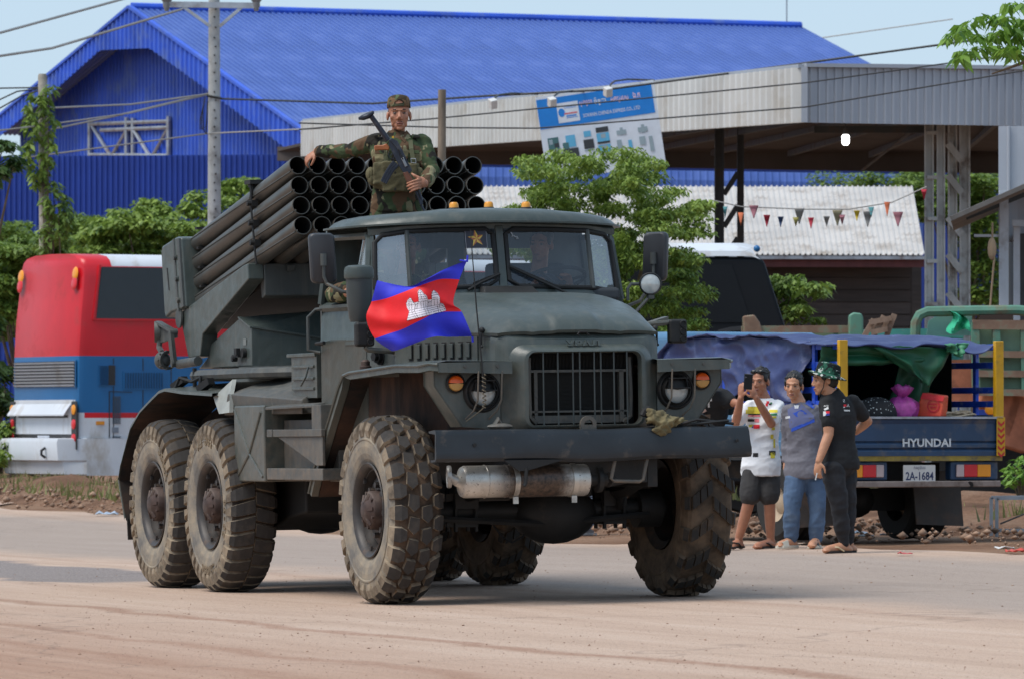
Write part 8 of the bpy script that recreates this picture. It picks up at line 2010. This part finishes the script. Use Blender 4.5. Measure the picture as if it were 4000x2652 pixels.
gpz('dust_cover', [(1120, 596), (1188, 622), (1225, 690), (1290, 820), (1262, 838), (1190, 720), (1110, 625)], M_gun, .034, DG-.02)
gpz('bolt_slot', [(1190, 720), (1205, 712), (1262, 838), (1248, 846)], plain('slot_black', (14, 14, 16), .6), .03, DG-.034)
gpz('bolt', [(1232, 830), (1262, 815), (1308, 915), (1278, 930)], plain('bolt_steel', (132, 134, 138), .3, .7), .03, DG-.032)
mb = MB(); mb.tube([sj(1085, 622, DG), sj(985, 480, DG), sj(870, 318, DG)], [.020, .0185, .017], 8); mb.tube([sj(1100, 612, DG-.012), sj(880, 310, DG-.012)], .006, 6); mb.build('stock_strut', M_gun, rf, M=RI)
mb = MB(); mb.tube([sj(745, 368, DG+.01), sj(790, 358, DG), sj(850, 335, DG-.01), sj(905, 296, DG-.015), sj(912, 282, DG-.015)], [.010, .020, .022, .014, .007], 10); mb.tube([sj(875, 325, DG), sj(835, 345, DG), sj(790, 362, DG)], .014, 8); mb.build('butt_plate', M_gun, rf, M=RI)
gpz('pistol_grip', [(1062, 652), (1102, 700), (1092, 735), (1040, 730), (925, 738), (918, 690), (925, 676), (1020, 672)], M_gw, .032, DG, .008)
mb = MB()
arc = [(1175, 880, 64), (1128, 935, 62), (1085, 1000, 60), (1052, 1062, 58), (1030, 1108, 56)]
rg = []
for x, y, wd in arc:
    i = arc.index((x, y, wd)); nx = arc[min(i+1, 4)]; pv = arc[max(i-1, 0)]; dx, dy = nx[0]-pv[0], nx[1]-pv[1]; l = math.hypot(dx, dy); ux, uy = -dy/l*wd*.72, dx/l*wd*.72
    rg.append([sj(x+ux, y+uy, DG-.014), sj(x-ux, y-uy, DG-.014), sj(x-ux, y-uy, DG+.014), sj(x+ux, y+uy, DG+.014)])
mb.loft(rg, True, True); mg = mb.build('magazine', M_gun, rf, bev=.003, M=RI)
mb = MB()
for f in (-.3, 0, .3): mb.tube([r[0].lerp(r[1], .5+f)+V3((0, -.001, 0)) for r in rg], .003, 5)
mb.build('magazine_rib', M_gun, mg)
gpz('fore_end', [(1250, 990), (1310, 965), (1400, 1130), (1430, 1195), (1370, 1215), (1290, 1090)], M_gw2, .04, DG-.002, .008)
mb = MB(); mb.tube([sj(1390, 1190, DG), sj(1440, 1290, DG), sj(1475, 1390, DG), sj(1500, 1440, DG)], .0085, 8); mb.tube([sj(1420, 1170, DG-.004), sj(1475, 1310, DG-.004)], .009, 8); mb.box(sj(1465, 1330, DG-.004), (.022, .02, .035)); mb.tube([sj(1440, 1205, DG-.01), sj(1478, 1310, DG-.01), sj(1486, 1318, DG-.02)], .004, 5); mb.build('barrel', M_gun, rf, M=RI)
mb = MB(); mb.tube([sj(1108, 745, DG), sj(1085, 775, DG), sj(1100, 822, DG), sj(1145, 838, DG), sj(1160, 800, DG)], .0035, 6); mb.tube([sj(1130, 770, DG), sj(1112, 795, DG)], .004, 5); mb.build('trigger_guard', M_gun, rf, M=RI)
mb = MB()
mb.tube([sj(1085, 640, DG+.03), sj(1050, 700, -.16), sj(1040, 800, -.17)], .006, 5); mb.build('sling', MATS['strap_olive'], rf, M=RI)

# ---- driver and passenger -------------------------------------
def seated(label, y, turn, arm, shirt, x=-1.02):
    b = TM @ V3((x, y, 1.70)); p, I = person(label, b); c = TM @ V3((x+.06, y, 2.365)); ax = R_(90)
    Rm = basis(R_(-20)+turn); R3 = TM.to_3x3(); f = lambda a, b_, z: TM @ V3((x+a, y+b_, z)); lxx = (R3 @ V3((0, 1, 0))).normalized()
    mb = MB(); head_shapes(mb, c, Rm, .95); mb.tube([c+V3((0, .02, -.06)), f(0, 0, 2.16)], [.052, .06], 12)
    armp = [[f(.02, .18, 2.10), f(.12, .22, 1.93), f(.22, .14, 2.09)], [f(.02, -.18, 2.10), f(.10, -.24, 1.90), f(.22, -.14, 2.07)]] if not arm else [[f(.02, .18, 2.10), f(.12, .20, 1.88), f(.28, .10, 1.9)], [f(-.05, -.18, 2.12), f(-.20, -.45, 2.045), f(.10, -.40, 2.055)]]
    for q in armp: limb(mb, q, [.05, .04, .028]); hand(mb, q[2], (q[2]-q[1]), V3((0, -.2, 1)), .9, .9, 1)
    bd = remesh('body', mb, SK1, .008, p, 2, I); face_parts(p, I, c, Rm, .95); hair_cap(p, I, c, Rm, .95)
    mb = MB(); torso(mb, f(-.02, 0, 1.62), f(-.02, 0, 1.96), f(0, 0, 2.17), lxx, .01, .98)
    for i, q in enumerate(armp):
        e = .55 if (arm and i == 1) else .4
        limb(mb, [q[0], q[1], q[1].lerp(q[2], e)], [.072, .060, .056])
    s = remesh('shirt', mb, shirt, .009, p, 3, I); crease(s, .014, 13, 2)
    mb = MB(); 
    for s_ in (-1, 1): limb(mb, [f(0, s_*.1, 1.66), f(.3, s_*.12, 1.64), f(.32, s_*.12, 1.30)], [.09, .07, .05])
    mb.ball(f(0, 0, 1.66), (.16, .16, .10), 12, 8); remesh('trousers', mb, plain('trousers_dark', (44, 46, 44), .9), .012, p, 2, I)
    return p
seated('driver in a dark shirt behind the steering wheel, dim behind the glass', .42, 0, False, plain('driver_shirt', (46, 52, 66), .85))
seated('passenger in camouflage resting an elbow on the open cab window', -.52, R_(15), True, M_camo, -1.05)

# ---- three onlookers beside the pickup ------------------------
def cj(D): return lambda x, y, dy=0.0: at((2700+x/1.7425)/K, (1300+y/1.7425)/K, D+dy)
def sticker(par, MI, shirt, pts, m, name='print', e=.004):
    """flat print laid on the cloth: photo polygon pushed on to the garment along the view"""
    MW = MI.inverted(); me = shirt.data
    from mathutils.bvhtree import BVHTree
    if not hasattr(sticker, 'c'): sticker.c = {}
    if me.name not in sticker.c: sticker.c[me.name] = BVHTree.FromPolygons([v.co for v in me.vertices], [p.vertices for p in me.polygons])
    bvh = sticker.c[me.name]; MWI = MI; vs = []; fs = []
    cam_ = V3((0, 0, CAM_H)); div = 4
    cen = sum(pts, V3())/len(pts); poly = []
    for i in range(len(pts)):
        for k in range(div): poly.append(pts[i].lerp(pts[(i+1) % len(pts)], k/div))
    ring2 = [cen.lerp(p, .5) for p in poly]
    for p in [cen]+ring2+poly:
        d = (p-cam_).normalized(); dd = d; h, nrm, _, _ = bvh.ray_cast(p-d*1.5, d)
        if h is None: h = p
        vs.append(h-dd*e)
    n = len(poly)
    for i in range(n):
        j = (i+1) % n; fs += [(0, 1+i, 1+j), (1+i, 1+n+i, 1+n+j, 1+j)]
    mb = MB(); mb.add(vs, fs); return mb.build(name, m, par, 60, M=MI)
M_wt = mat('white_tshirt', (222, 222, 224), .85, var=.05, vs=6)
M_grey = mat('grey_jersey', (104, 102, 110), .75, var=.12, vs=40); M_bk = mat('black_cotton', (24, 24, 26), .85, var=.2, vs=8); M_jean = mat('blue_jeans', (74, 96, 124), .85, var=.3, vs=7, dust=(104, 122, 142), da=.35, ds=5); M_short = mat('charcoal_shorts', (52, 50, 50), .85, var=.15, vs=20); M_btr = mat('black_trousers', (28, 29, 34), .8, var=.3, vs=9)
def neckring(mb, c, r, h=.02): mb.lathe([(r, 0), (r+.008, h/2), (r, h)], c, (0, 0, 1), 20)
# white shirt, filming with a phone
D1 = atg(1768, 1266).y; w1 = cj(D1)
f0 = w1(435, 1470); man, MI = person('man in a printed white T-shirt and shorts filming with a phone', V3((f0.x, f0.y, G(f0.x, f0.y))))
gz = G(f0.x, f0.y); k1 = .94
hc = w1(468, 330, 0); Rm = basis(R_(-28), R_(4))
shA, elA, wA = w1(400, 500, .0), w1(305, 605, -.12), w1(338, 440, -.30); shB, elB, wB = w1(588, 500, .02), w1(545, 615, -.16), w1(440, 440, -.32)
pel, ch, nk = w1(475, 900, .02), w1(490, 600, .02), w1(495, 440, .02); lx1 = V3((.98, -.2, 0)).normalized()
legs = [[w1(420, 930, 0), w1(398, 1130, -.05), w1(322, 1425, .02)], [w1(528, 930, .03), w1(532, 1130, -.03), w1(540, 1425, .05)]]
toes = [w1(268, 1455, -.12), w1(432, 1462, -.14)]
for l, tq in zip(legs, toes): l[2].z = gz+.085; tq.z = gz+.02
mb = MB(); head_shapes(mb, hc, Rm, k1); mb.tube([hc+V3((.0, .02, -.06)), w1(498, 455, .02)], [.05, .06], 14); torso(mb, pel, ch, nk, lx1, -.012, .82)
limb(mb, [shA, elA, wA], [.048, .040, .026]); limb(mb, [shB, elB, wB], [.048, .040, .026])
hand(mb, wA, w1(340, 370, -.31)-wA, V3((-.6, -.6, .1)), .9, .5, 1, .2); hand(mb, wB, w1(400, 365, -.33)-wB, V3((.5, -.8, .1)), .9, .7, -1, .2)
for l, tq in zip(legs, toes): limb(mb, l, [.082, .052, .034]); foot(mb, l[2], tq, .95)
remesh('body', mb, SK1, .0062, man, 2, MI); face_parts(man, MI, hc, Rm, k1); hair_cap(man, MI, hc, Rm, k1, fringe=True, seed=4)
mb = MB(); torso(mb, pel, ch, nk, lx1, .010, .84, .10, 0, .034); limb(mb, [shA, shA.lerp(elA, .78)], [.062, .064]); limb(mb, [shB, shB.lerp(elB, .78)], [.062, .064])
st1 = remesh('shirt', mb, M_wt, .009, man, 3, MI); crease(st1, .018, 11, 1)
mb = MB(); mb.ball(pel+V3((0, 0, -.02)), (.142, .11, .10), 14, 8)
for l in legs: limb(mb, [l[0]+V3((0, 0, -.02)), l[0].lerp(l[1], .88)], [.092, .092])
so_ = remesh('shorts', mb, M_short, .009, man, 3, MI); crease(so_, .012, 10, 3)
pcol = {'y': plain('print_yellow', (206, 190, 60), .8), 'k': plain('print_black', (36, 34, 34), .8), 'r': plain('print_red', (214, 40, 52), .8), 'g': plain('print_green', (40, 110, 70), .8), 'p': plain('print_pink', (230, 130, 140), .8), 'b': plain('print_blue', (50, 60, 140), .8)}
for x0, y0, x1, y1, c in ((385, 500, 470, 548, 'y'), (388, 548, 470, 556, 'k'), (388, 558, 470, 568, 'p'), (372, 520, 384, 548, 'y'), (385, 585, 430, 602, 'k'), (432, 582, 462, 606, 'p'), (392, 622, 425, 640, 'y'), (425, 622, 466, 650, 'r'), (412, 626, 424, 646, 'b'), (538, 470, 552, 482, 'g'), (512, 462, 530, 478, 'r'), (506, 478, 522, 496, 'r'), (528, 478, 545, 488, 'k'), (530, 520, 588, 540, 'y'), (540, 545, 585, 560, 'g'), (545, 565, 580, 578, 'y'), (535, 590, 560, 610, 'k'), (420, 815, 455, 842, 'k'), (530, 800, 575, 830, 'k'), (540, 812, 570, 850, 'y'), (540, 690, 560, 720, 'y'), (560, 720, 572, 780, 'y'), (548, 640, 570, 660, 'y')):
    sticker(man, MI, st1, [w1(x0, y0), w1(x1, y0), w1(x1, y1), w1(x0, y1)], pcol[c])
for l, tq in zip(legs, toes):
    d = (tq-l[2]); d.z = 0; d.normalize(); c = V3((l[2].x, l[2].y, gz+.008))+d*.06; mb = MB(); sd = V3((-d.y, d.x, 0))
    mb.prism([c-d*.12-sd*.035, c-d*.12+sd*.035, c+d*.10+sd*.045, c+d*.135, c+d*.10-sd*.045], (0, 0, .016)); mb.tube([c+d*.08+V3((0, 0, .05)), c+d*.03+sd*.045+V3((0, 0, .04)), c-d*.02+sd*.045+V3((0, 0, .012))], .008, 6); mb.tube([c+d*.08+V3((0, 0, .05)), c+d*.03-sd*.045+V3((0, 0, .04)), c-d*.02-sd*.045+V3((0, 0, .012))], .008, 6); mb.build('flip_flop', plain('sandal_dark', (40, 34, 32), .7), man, M=MI)
mb = MB(); P = lambda x, y, z: hc+Rm @ V3((x, y, z))*k1
for s in (-1, 1): mb.ball(P(s*.036, -.058, .092), (.032, .012, .018), 12, 8, Rm)
mb.tube([P(-.075, .02, .075), P(-.07, -.03, .09), P(0, -.066, .095), P(.07, -.03, .09), P(.078, .02, .075)], .004, 5); o = mb.build('sunglasses', plain('sunglass_black', (18, 18, 20), .15)); tag(o, 'dark sunglasses pushed up on the hair of the man filming', 'sunglasses')
ph_ = empty('phone', Tr(*w1(388, 330, -.40)), 'black smartphone held up by the man in the white T-shirt', 'phone'); PHI = ph_.matrix_world.inverted()
mb = MB(); mb.box(w1(388, 330, -.40), (.075, .010, .135), basis(R_(-12), 0, R_(4))); mb.build('case', plain('phone_black', (18, 18, 20), .3), ph_, bev=.006, M=PHI)
mb = MB(); q = w1(372, 300, -.41); mb.cyl(q, q+V3((0, -.004, 0)), .007, n=10); mb.build('camera_lens', plain('lens_grey', (80, 80, 86), .2), ph_, M=PHI)
# grey and blue jersey
D2 = atg(1838, 1268).y+.15; w2 = cj(D2); f0 = w2(740, 1468); man2, MI2 = person('man in a grey and blue jersey and jeans looking towards the road', V3((f0.x, f0.y, G(f0.x, f0.y)))); gz = G(f0.x, f0.y); k2 = .96
hc = w2(697, 362); Rm = basis(R_(-16), R_(2))
shA, elA, wA = w2(660, 525, .02), w2(650, 730, .10), w2(640, 872, .05); shB, elB, wB = w2(845, 525, .02), w2(885, 660, .04), w2(892, 790, .0)
pel, ch, nk = w2(768, 930, .02), w2(760, 640, .02), w2(735, 470, .02); lx2 = V3((.97, -.2, 0)).normalized()
legs = [[w2(715, 960, 0), w2(684, 1190, -.03), w2(680, 1430, .02)], [w2(835, 960, .03), w2(858, 1190, 0), w2(850, 1430, .05)]]; toes = [w2(590, 1465, -.13), w2(815, 1466, -.2)]
for l, tq in zip(legs, toes): l[2].z = gz+.09; tq.z = gz+.03
mb = MB(); head_shapes(mb, hc, Rm, k2); mb.tube([hc+V3((.012, .02, -.06)), w2(735, 480, .02)], [.052, .062], 14); torso(mb, pel, ch, nk, lx2, -.012, .80)
limb(mb, [shA, elA, wA], [.048, .040, .026]); limb(mb, [shB, elB, wB], [.048, .040, .026]); hand(mb, wA, V3((-.1, 0, -1)), V3((-1, 0, 0)), .9, .6, 1); hand(mb, wB, V3((.05, -.1, -1)), V3((1, 0, 0)), .9, .6, -1)
for l, tq in zip(legs, toes): limb(mb, l, [.082, .052, .036]); foot(mb, l[2], tq, 1.0)
remesh('body', mb, SK2, .0062, man2, 2, MI2); face_parts(man2, MI2, hc, Rm, k2); hair_cap(man2, MI2, hc, Rm, k2, fringe=True, seed=9)
mb = MB(); torso(mb, pel, ch, nk, lx2, .010, .82, .06, 0, .034); limb(mb, [shA, elA, elA.lerp(wA, .9)], [.058, .048, .038]); limb(mb, [shB, elB, elB.lerp(wB, .9)], [.058, .048, .038])
st2 = remesh('shirt', mb, M_grey, .009, man2, 3, MI2); crease(st2, .016, 11, 7)
mb = MB(); mb.ball(pel+V3((0, 0, -.02)), (.142, .11, .10), 14, 8)
for l in legs: limb(mb, [l[0], l[1], l[1].lerp(l[2], .98)], [.092, .072, .060])
tj = remesh('jeans', mb, M_jean, .009, man2, 3, MI2); crease(tj, .018, 9, 4)
jb, jg, jl = plain('jersey_blue', (34, 74, 176), .7), plain('jersey_slate', (94, 100, 138), .75), plain('jersey_light', (132, 140, 150), .75)
for pts, m in (([(655, 520), (740, 470), (835, 560), (840, 585), (680, 655), (668, 640)], jg), ([(678, 650), (838, 582), (840, 604), (682, 672)], jb), ([(775, 478), (800, 455), (845, 488), (832, 515)], jb), ([(690, 545), (752, 520), (790, 548), (720, 570)], jb), ([(640, 568), (672, 562), (673, 578), (641, 584)], plain('jersey_white', (210, 212, 216), .7))):
    sticker(man2, MI2, st2, [w2(*p) for p in pts], m)
sticker(man2, MI2, st2, [w2(700, 490), w2(735, 490), w2(728, 512), w2(705, 512)], MATS['jersey_white'], 'undershirt')
M_sl = mat('slide_sandal', (206, 200, 184), .6, var=.1); 
for l, tq in zip(legs, toes):
    d = (tq-l[2]); d.z = 0; d.normalize(); sd = V3((-d.y, d.x, 0)); c = V3((l[2].x, l[2].y, gz+.004))+d*.065
    mb = MB(); mb.prism([c-d*.13-sd*.036, c-d*.13+sd*.036, c+d*.10+sd*.048, c+d*.14, c+d*.10-sd*.048], (0, 0, .028)); sl_ = mb.build('sandal', M_sl, man2, bev=.006, M=MI2)
    mb = MB(); mb.loft([[c+d*a-sd*.046+V3((0, 0, .02)) for a in (.02, .10)], [c+d*a-sd*.03+V3((0, 0, .075-.02*(a > .05))) for a in (.02, .10)], [c+d*a+sd*.03+V3((0, 0, .075-.02*(a > .05))) for a in (.02, .10)], [c+d*a+sd*.046+V3((0, 0, .02)) for a in (.02, .10)]], False, False); mb.build('sandal_strap', M_sl if l is legs[0] else plain('sandal_black', (30, 30, 34), .6), man2, M=MI2)
# black polo, camouflage hat, turned away
D3 = atg(1930, 1276).y-.1; w3 = cj(D3); f0 = w3(1000, 1490); man3, MI3 = person('man in a black shirt and camouflage bucket hat seen from behind', V3((f0.x, f0.y, G(f0.x, f0.y)))); gz = G(f0.x, f0.y); k3 = 1.0
hc = w3(905, 318); Rm = basis(R_(-80), R_(5))
shA, elA, wA = w3(935, 475, -.05), w3(935, 690, -.10), w3(868, 870, -.16); shB, elB, wB = w3(1095, 470, .12), w3(1200, 600, .22), w3(1120, 672, .26)
pel, ch, nk = w3(1005, 880, .05), w3(1008, 600, .04), w3(965, 410, .03); lx3 = V3((-.80, -.6, 0)).normalized()
legs = [[w3(965, 930, -.05), w3(1010, 1190, -.03), w3(1040, 1440, .02)], [w3(1045, 930, .12), w3(1062, 1190, .12), w3(1066, 1440, .14)]]; toes = [w3(900, 1482, -.10), w3(935, 1476, .08)]
for l, tq in zip(legs, toes): l[2].z = gz+.085; tq.z = gz+.022
mb = MB(); head_shapes(mb, hc, Rm, k3); mb.tube([hc+V3((.02, .0, -.06)), hc+V3((.035, 0, -.10)), w3(970, 425, .03)], [.052, .055, .066], 14); torso(mb, pel, ch, nk, lx3, -.012, .84)
limb(mb, [shA, elA, wA], [.050, .042, .028]); limb(mb, [shB, elB, wB], [.050, .042, .028]); hand(mb, wA, V3((-.12, -.1, -1)), V3((-.6, -.8, 0)), .95, .55, -1); hand(mb, wB, V3((-.8, .3, -.5)), V3((.4, -.3, .6)), .9, .7, 1)
for l, tq in zip(legs, toes): limb(mb, l, [.082, .054, .036]); foot(mb, l[2], tq, 1.0)
remesh('body', mb, SK2, .0062, man3, 2, MI3); face_parts(man3, MI3, hc, Rm, k3); hair_cap(man3, MI3, hc, Rm, k3, low=.02)
mb = MB(); torso(mb, pel, ch, nk, lx3, .010, .88, .02, 0, .028); limb(mb, [shA, shA.lerp(elA, .62)], [.066, .064]); limb(mb, [shB, shB.lerp(elB, .70)], [.066, .062]); mb.tube([w3(975, 440, .03), w3(955, 395, .02)], [.082, .066], 16)
st3 = remesh('shirt', mb, M_bk, .009, man3, 3, MI3); crease(st3, .014, 10, 11)
mb = MB(); mb.ball(pel+V3((0, 0, -.02)), (.15, .13, .12), 14, 8)
for l in legs: limb(mb, [l[0], l[1], l[1].lerp(l[2], .97)], [.098, .072, .052])
tt = remesh('trousers', mb, M_btr, .009, man3, 3, MI3); crease(tt, .02, 9, 14)
wh_ = plain('print_white', (206, 206, 204), .7)
mb = MB()
def surftext(txt, x, y, wd, m, man_, MI_, st_, w_):
    vs, fs = textmesh(txt, 1.0, 0, .02); x0, x1 = min(v.x for v in vs), max(v.x for v in vs); k = wd/(x1-x0); ym = (min(v.y for v in vs)+max(v.y for v in vs))/2
    pts = [w_(x+(v.x-(x0+x1)/2)*k, y-(v.y-ym)*k) for v in vs]; cam_ = V3((0, 0, CAM_H)); bvh = sticker.c[st_.data.name]; out = []
    for p in pts:
        d = (p-cam_).normalized(); h = bvh.ray_cast(p-d*1.5, d)[0]; out.append((h if h is not None else p)-d*.005)
    mb = MB(); mb.add(out, fs); mb.build('lettering', m, man_, None, M=MI_)
sticker(man3, MI3, st3, [w3(898, 532), w3(942, 530), w3(942, 560), w3(898, 564)], wh_, 'patch')
sticker(man3, MI3, st3, [w3(914, 531), w3(942, 530), w3(942, 545), w3(920, 547)], pcol['r'], 'patch', .006); sticker(man3, MI3, st3, [w3(920, 547), w3(942, 545), w3(942, 560), w3(912, 562)], pcol['b'], 'patch', .006)
surftext('ACZ', 918, 495, 34, wh_, man3, MI3, st3, w3); surftext('Z', 1040, 460, 16, wh_, man3, MI3, st3, w3); surftext('人', 1068, 492, 22, wh_, man3, MI3, st3, w3); sticker(man3, MI3, st3, [w3(1038, 484), w3(1056, 484), w3(1056, 500), w3(1038, 500)], pcol['r'])
sticker(man3, MI3, st3, [w3(1036, 500), w3(1046, 500), w3(1046, 508), w3(1036, 508)], wh_); sticker(man3, MI3, st3, [w3(1040, 520), w3(1080, 522), w3(1080, 532), w3(1040, 530)], wh_)
sticker(man3, MI3, st3, [w3(902, 515), w3(932, 500), w3(936, 515), w3(908, 526)], wh_)
for l, tq in zip(legs, toes):
    d = (tq-l[2]); d.z = 0; d.normalize(); sd = V3((-d.y, d.x, 0)); c = V3((l[2].x, l[2].y, gz+.004))+d*.065
    mb = MB(); mb.prism([c-d*.13-sd*.036, c-d*.13+sd*.036, c+d*.10+sd*.046, c+d*.14, c+d*.10-sd*.046], (0, 0, .016)); mb.build('flip_flop', MATS['sandal_dark'], man3, M=MI3)
    mb = MB(); mb.tube([c+d*.085+V3((0, 0, .05)), c+d*.03-sd*.046+V3((0, 0, .045)), c-d*.03-sd*.045+V3((0, 0, .014))], .008, 6); mb.tube([c+d*.085+V3((0, 0, .05)), c+d*.03+sd*.046+V3((0, 0, .045)), c-d*.03+sd*.045+V3((0, 0, .014))], .008, 6); mb.build('sandal_strap', plain('strap_cream', (206, 186, 150), .6), man3, M=MI3)
hatm = camo('hat_camo', [(30, 52, 44), (46, 92, 74), (30, 34, 34), (186, 190, 182)], 16)
ht = empty('bucket_hat', Tr(*(hc+V3((0, 0, .08)))), 'green camouflage bucket hat on the man in black', 'hat'); HTI = ht.matrix_world.inverted()
mb = MB(); Rk = basis(R_(-80), R_(-12), 0)
def hr_(rx, ry, z, wv=0): return [hc+Rk @ V3((rx*math.cos(a), .02+ry*math.sin(a), z+wv*math.cos(2*a)+.006*math.sin(3*a)*(1 if wv else 0))) for a in [2*math.pi*i/32 for i in range(32)]]
mb.loft([hr_(.145, .165, .028, -.012), hr_(.115, .135, .044, -.006), hr_(.087, .106, .052), hr_(.084, .103, .10), hr_(.076, .094, .135), hr_(.05, .06, .148), hr_(.005, .005, .150)], True, False); ob = mb.build('hat', hatm, ht, 50, M=HTI); sd = ob.modifiers.new('t', 'SOLIDIFY'); sd.thickness = .005
mb = MB(); P = lambda x, y, z: hc+Rm @ V3((x, y, z)); mb.tube([P(.08, .0, .05), P(.075, -.03, -.06), P(.03, -.06, -.125), P(0, -.05, -.13)], .004, 5); mb.build('chin_cord', plain('cord_dark', (44, 40, 34), .8), ht, M=HTI)
cg = w3(851, 975, -.20); mb = MB(); mb.cyl(cg+V3((-.006, 0, -.03)), cg+V3((.008, 0, .03)), .005, n=8); o = mb.build('cigarette', wh_); tag(o, 'white cigarette in the lowered hand of the man in black', 'cigarette')
# person bending over behind the truck's mudguard
D4 = 50.2; w4 = cj(D4); b = w4(110, 1480); man4, MI4 = person('person in a black printed T-shirt bending over behind the truck mudguard', V3((b.x, b.y, G(b.x, b.y))))
gz = G(b.x, b.y); pel4, ch4, nk4 = w4(90, 740, .25), w4(100, 560, .15), w4(120, 395, -.02); hc4 = w4(105, 330, -.12); Rm4 = basis(R_(-70), R_(50))
shA, elA, wA = w4(195, 430, .05), w4(270, 470, -.05), w4(330, 480, -.15)
mb = MB(); head_shapes(mb, hc4, Rm4, .95); mb.tube([hc4, nk4], [.05, .06], 12); torso(mb, pel4, ch4, nk4, V3((.95, .3, 0)).normalized(), -.01); limb(mb, [shA, elA, wA], [.048, .04, .027]); hand(mb, wA, V3((1, -.2, -.2)), V3((0, 0, 1)), .9, .7, 1)
shB = w4(55, 470, .05); elB, wB = w4(20, 600, -.1), w4(60, 700, -.25); limb(mb, [shB, elB, wB], [.048, .04, .027]); hand(mb, wB, V3((.5, -.6, -.4)), V3((0, 0, 1)), .9, .7, -1)
lg4 = [[pel4+V3((s*.09, 0, -.05)), V3((pel4.x+s*.11, pel4.y-.1, gz+.48)), V3((pel4.x+s*.12, pel4.y+.05, gz+.09))] for s in (-1, 1)]
for l in lg4: limb(mb, l, [.08, .054, .036]); foot(mb, l[2], l[2]+V3((-.08, -.15, -.07)))
remesh('body', mb, SK1, .009, man4, 2, MI4); hair_cap(man4, MI4, hc4, Rm4, .95)
mb = MB(); torso(mb, pel4, ch4, nk4, V3((.95, .3, 0)).normalized(), .016, 1.05); limb(mb, [shA, shA.lerp(elA, .85)], [.078, .07]); limb(mb, [shB, shB.lerp(elB, .6)], [.078, .07]); st4 = remesh('shirt', mb, M_bk, .01, man4, 3, MI4); crease(st4, .016, 10, 3)
for pts, m in (([(95, 445), (140, 440), (142, 462), (98, 466)], wh_), ([(112, 468), (124, 467), (126, 505), (114, 505)], wh_), ([(5, 545), (90, 505), (105, 530), (30, 570)], plain('print_peach', (214, 176, 156), .8)), ([(50, 555), (130, 553), (130, 580), (50, 582)], plain('print_dim', (110, 96, 84), .8)), ([(95, 592), (122, 592), (122, 612), (95, 612)], wh_)):
    sticker(man4, MI4, st4, [w4(*p) for p in pts], m)
mb = MB()
for l in lg4: limb(mb, l, [.105, .078, .055])
mb.ball(pel4, (.16, .13, .11), 12, 8); remesh('trousers', mb, plain('trousers_grey', (60, 62, 66), .85), .012, man4, 2, MI4)
# someone standing behind the truck: only a trainer and trouser cuff show under the axle
sp_ = atg(1345, 1236); man5, MI5 = person('person hidden behind the truck, grey trainer and striped trousers under the axle', V3((sp_.x, sp_.y, G(sp_.x, sp_.y)))); g5 = G(sp_.x, sp_.y)
B5 = V3((sp_.x+.06, sp_.y, g5)); mb = MB(); lg5 = [[B5+V3((s*.0+.02, s*.10, .85)), B5+V3((0, s*.10, .48)), B5+V3((.0, s*.12, .09))] for s in (-1, 1)]
hc5 = B5+V3((-.02, 0, 1.52)); Rm5 = basis(R_(-80)); head_shapes(mb, hc5, Rm5, .95); mb.tube([hc5, B5+V3((.01, 0, 1.36))], [.05, .06], 10); torso(mb, B5+V3((0, 0, .9)), B5+V3((0, 0, 1.2)), B5+V3((0, 0, 1.38)), V3((0, -1, 0)), -.01)
for l in lg5: limb(mb, l, [.08, .054, .036]); foot(mb, l[2], l[2]+V3((-.17, 0, -.07)))
for s in (-1, 1): limb(mb, [B5+V3((0, s*.19, 1.30)), B5+V3((.04, s*.24, 1.05)), B5+V3((-.06, s*.22, .84))], [.048, .04, .027]); hand(mb, B5+V3((-.06, s*.22, .84)), V3((-.1, 0, -1)), V3((0, s, 0)), .9, .6, 1)
remesh('body', mb, SK1, .010, man5, 2, MI5); hair_cap(man5, MI5, hc5, Rm5, .95)
mb = MB(); torso(mb, B5+V3((0, 0, .9)), B5+V3((0, 0, 1.2)), B5+V3((0, 0, 1.38)), V3((0, -1, 0)), .014); remesh('shirt', mb, M_bk, .012, man5, 2, MI5)
m, t, b = nodes_of('striped_cloth'); v_ = coords(t); wv_ = N(t, 'ShaderNodeTexWave'); wv_.bands_direction = 'Z'; wv_.inputs['Scale'].default_value = 14; t.links.new(v_, wv_.inputs['Vector']); t.links.new(ramp(t, wv_.outputs['Fac'], [(.3, lin((50, 56, 70))), (.7, lin((120, 128, 140)))]), b.inputs['Base Color']); b.inputs['Roughness'].default_value = .9
mb = MB()
for l in lg5: limb(mb, [l[0], l[1], l[1].lerp(l[2], .95)], [.105, .08, .075])
mb.ball(B5+V3((0, 0, .88)), (.13, .16, .10), 12, 8); remesh('trousers', mb, m, .012, man5, 2, MI5)
for l in lg5:
    c = V3((l[2].x-.06, l[2].y, g5)); mb = MB(); mb.tube([c+V3((.12, 0, .05)), c+V3((.05, 0, .06)), c+V3((-.06, 0, .045)), c+V3((-.15, 0, .035))], [.045, .052, .048, .034], 12); mb.box(c+V3((0, 0, .012)), (.30, .095, .024)); remesh('trainer', mb, mat('trainer_grey', (96, 98, 102), .6, var=.3, vs=20), .007, man5, 2, MI5)
crease(RAG, .045, 24, 2)
for o, a, c in zip(TARP, (.10, .14, .06), (2.6, 3.0, 20)): crease(o, a, c, 4)
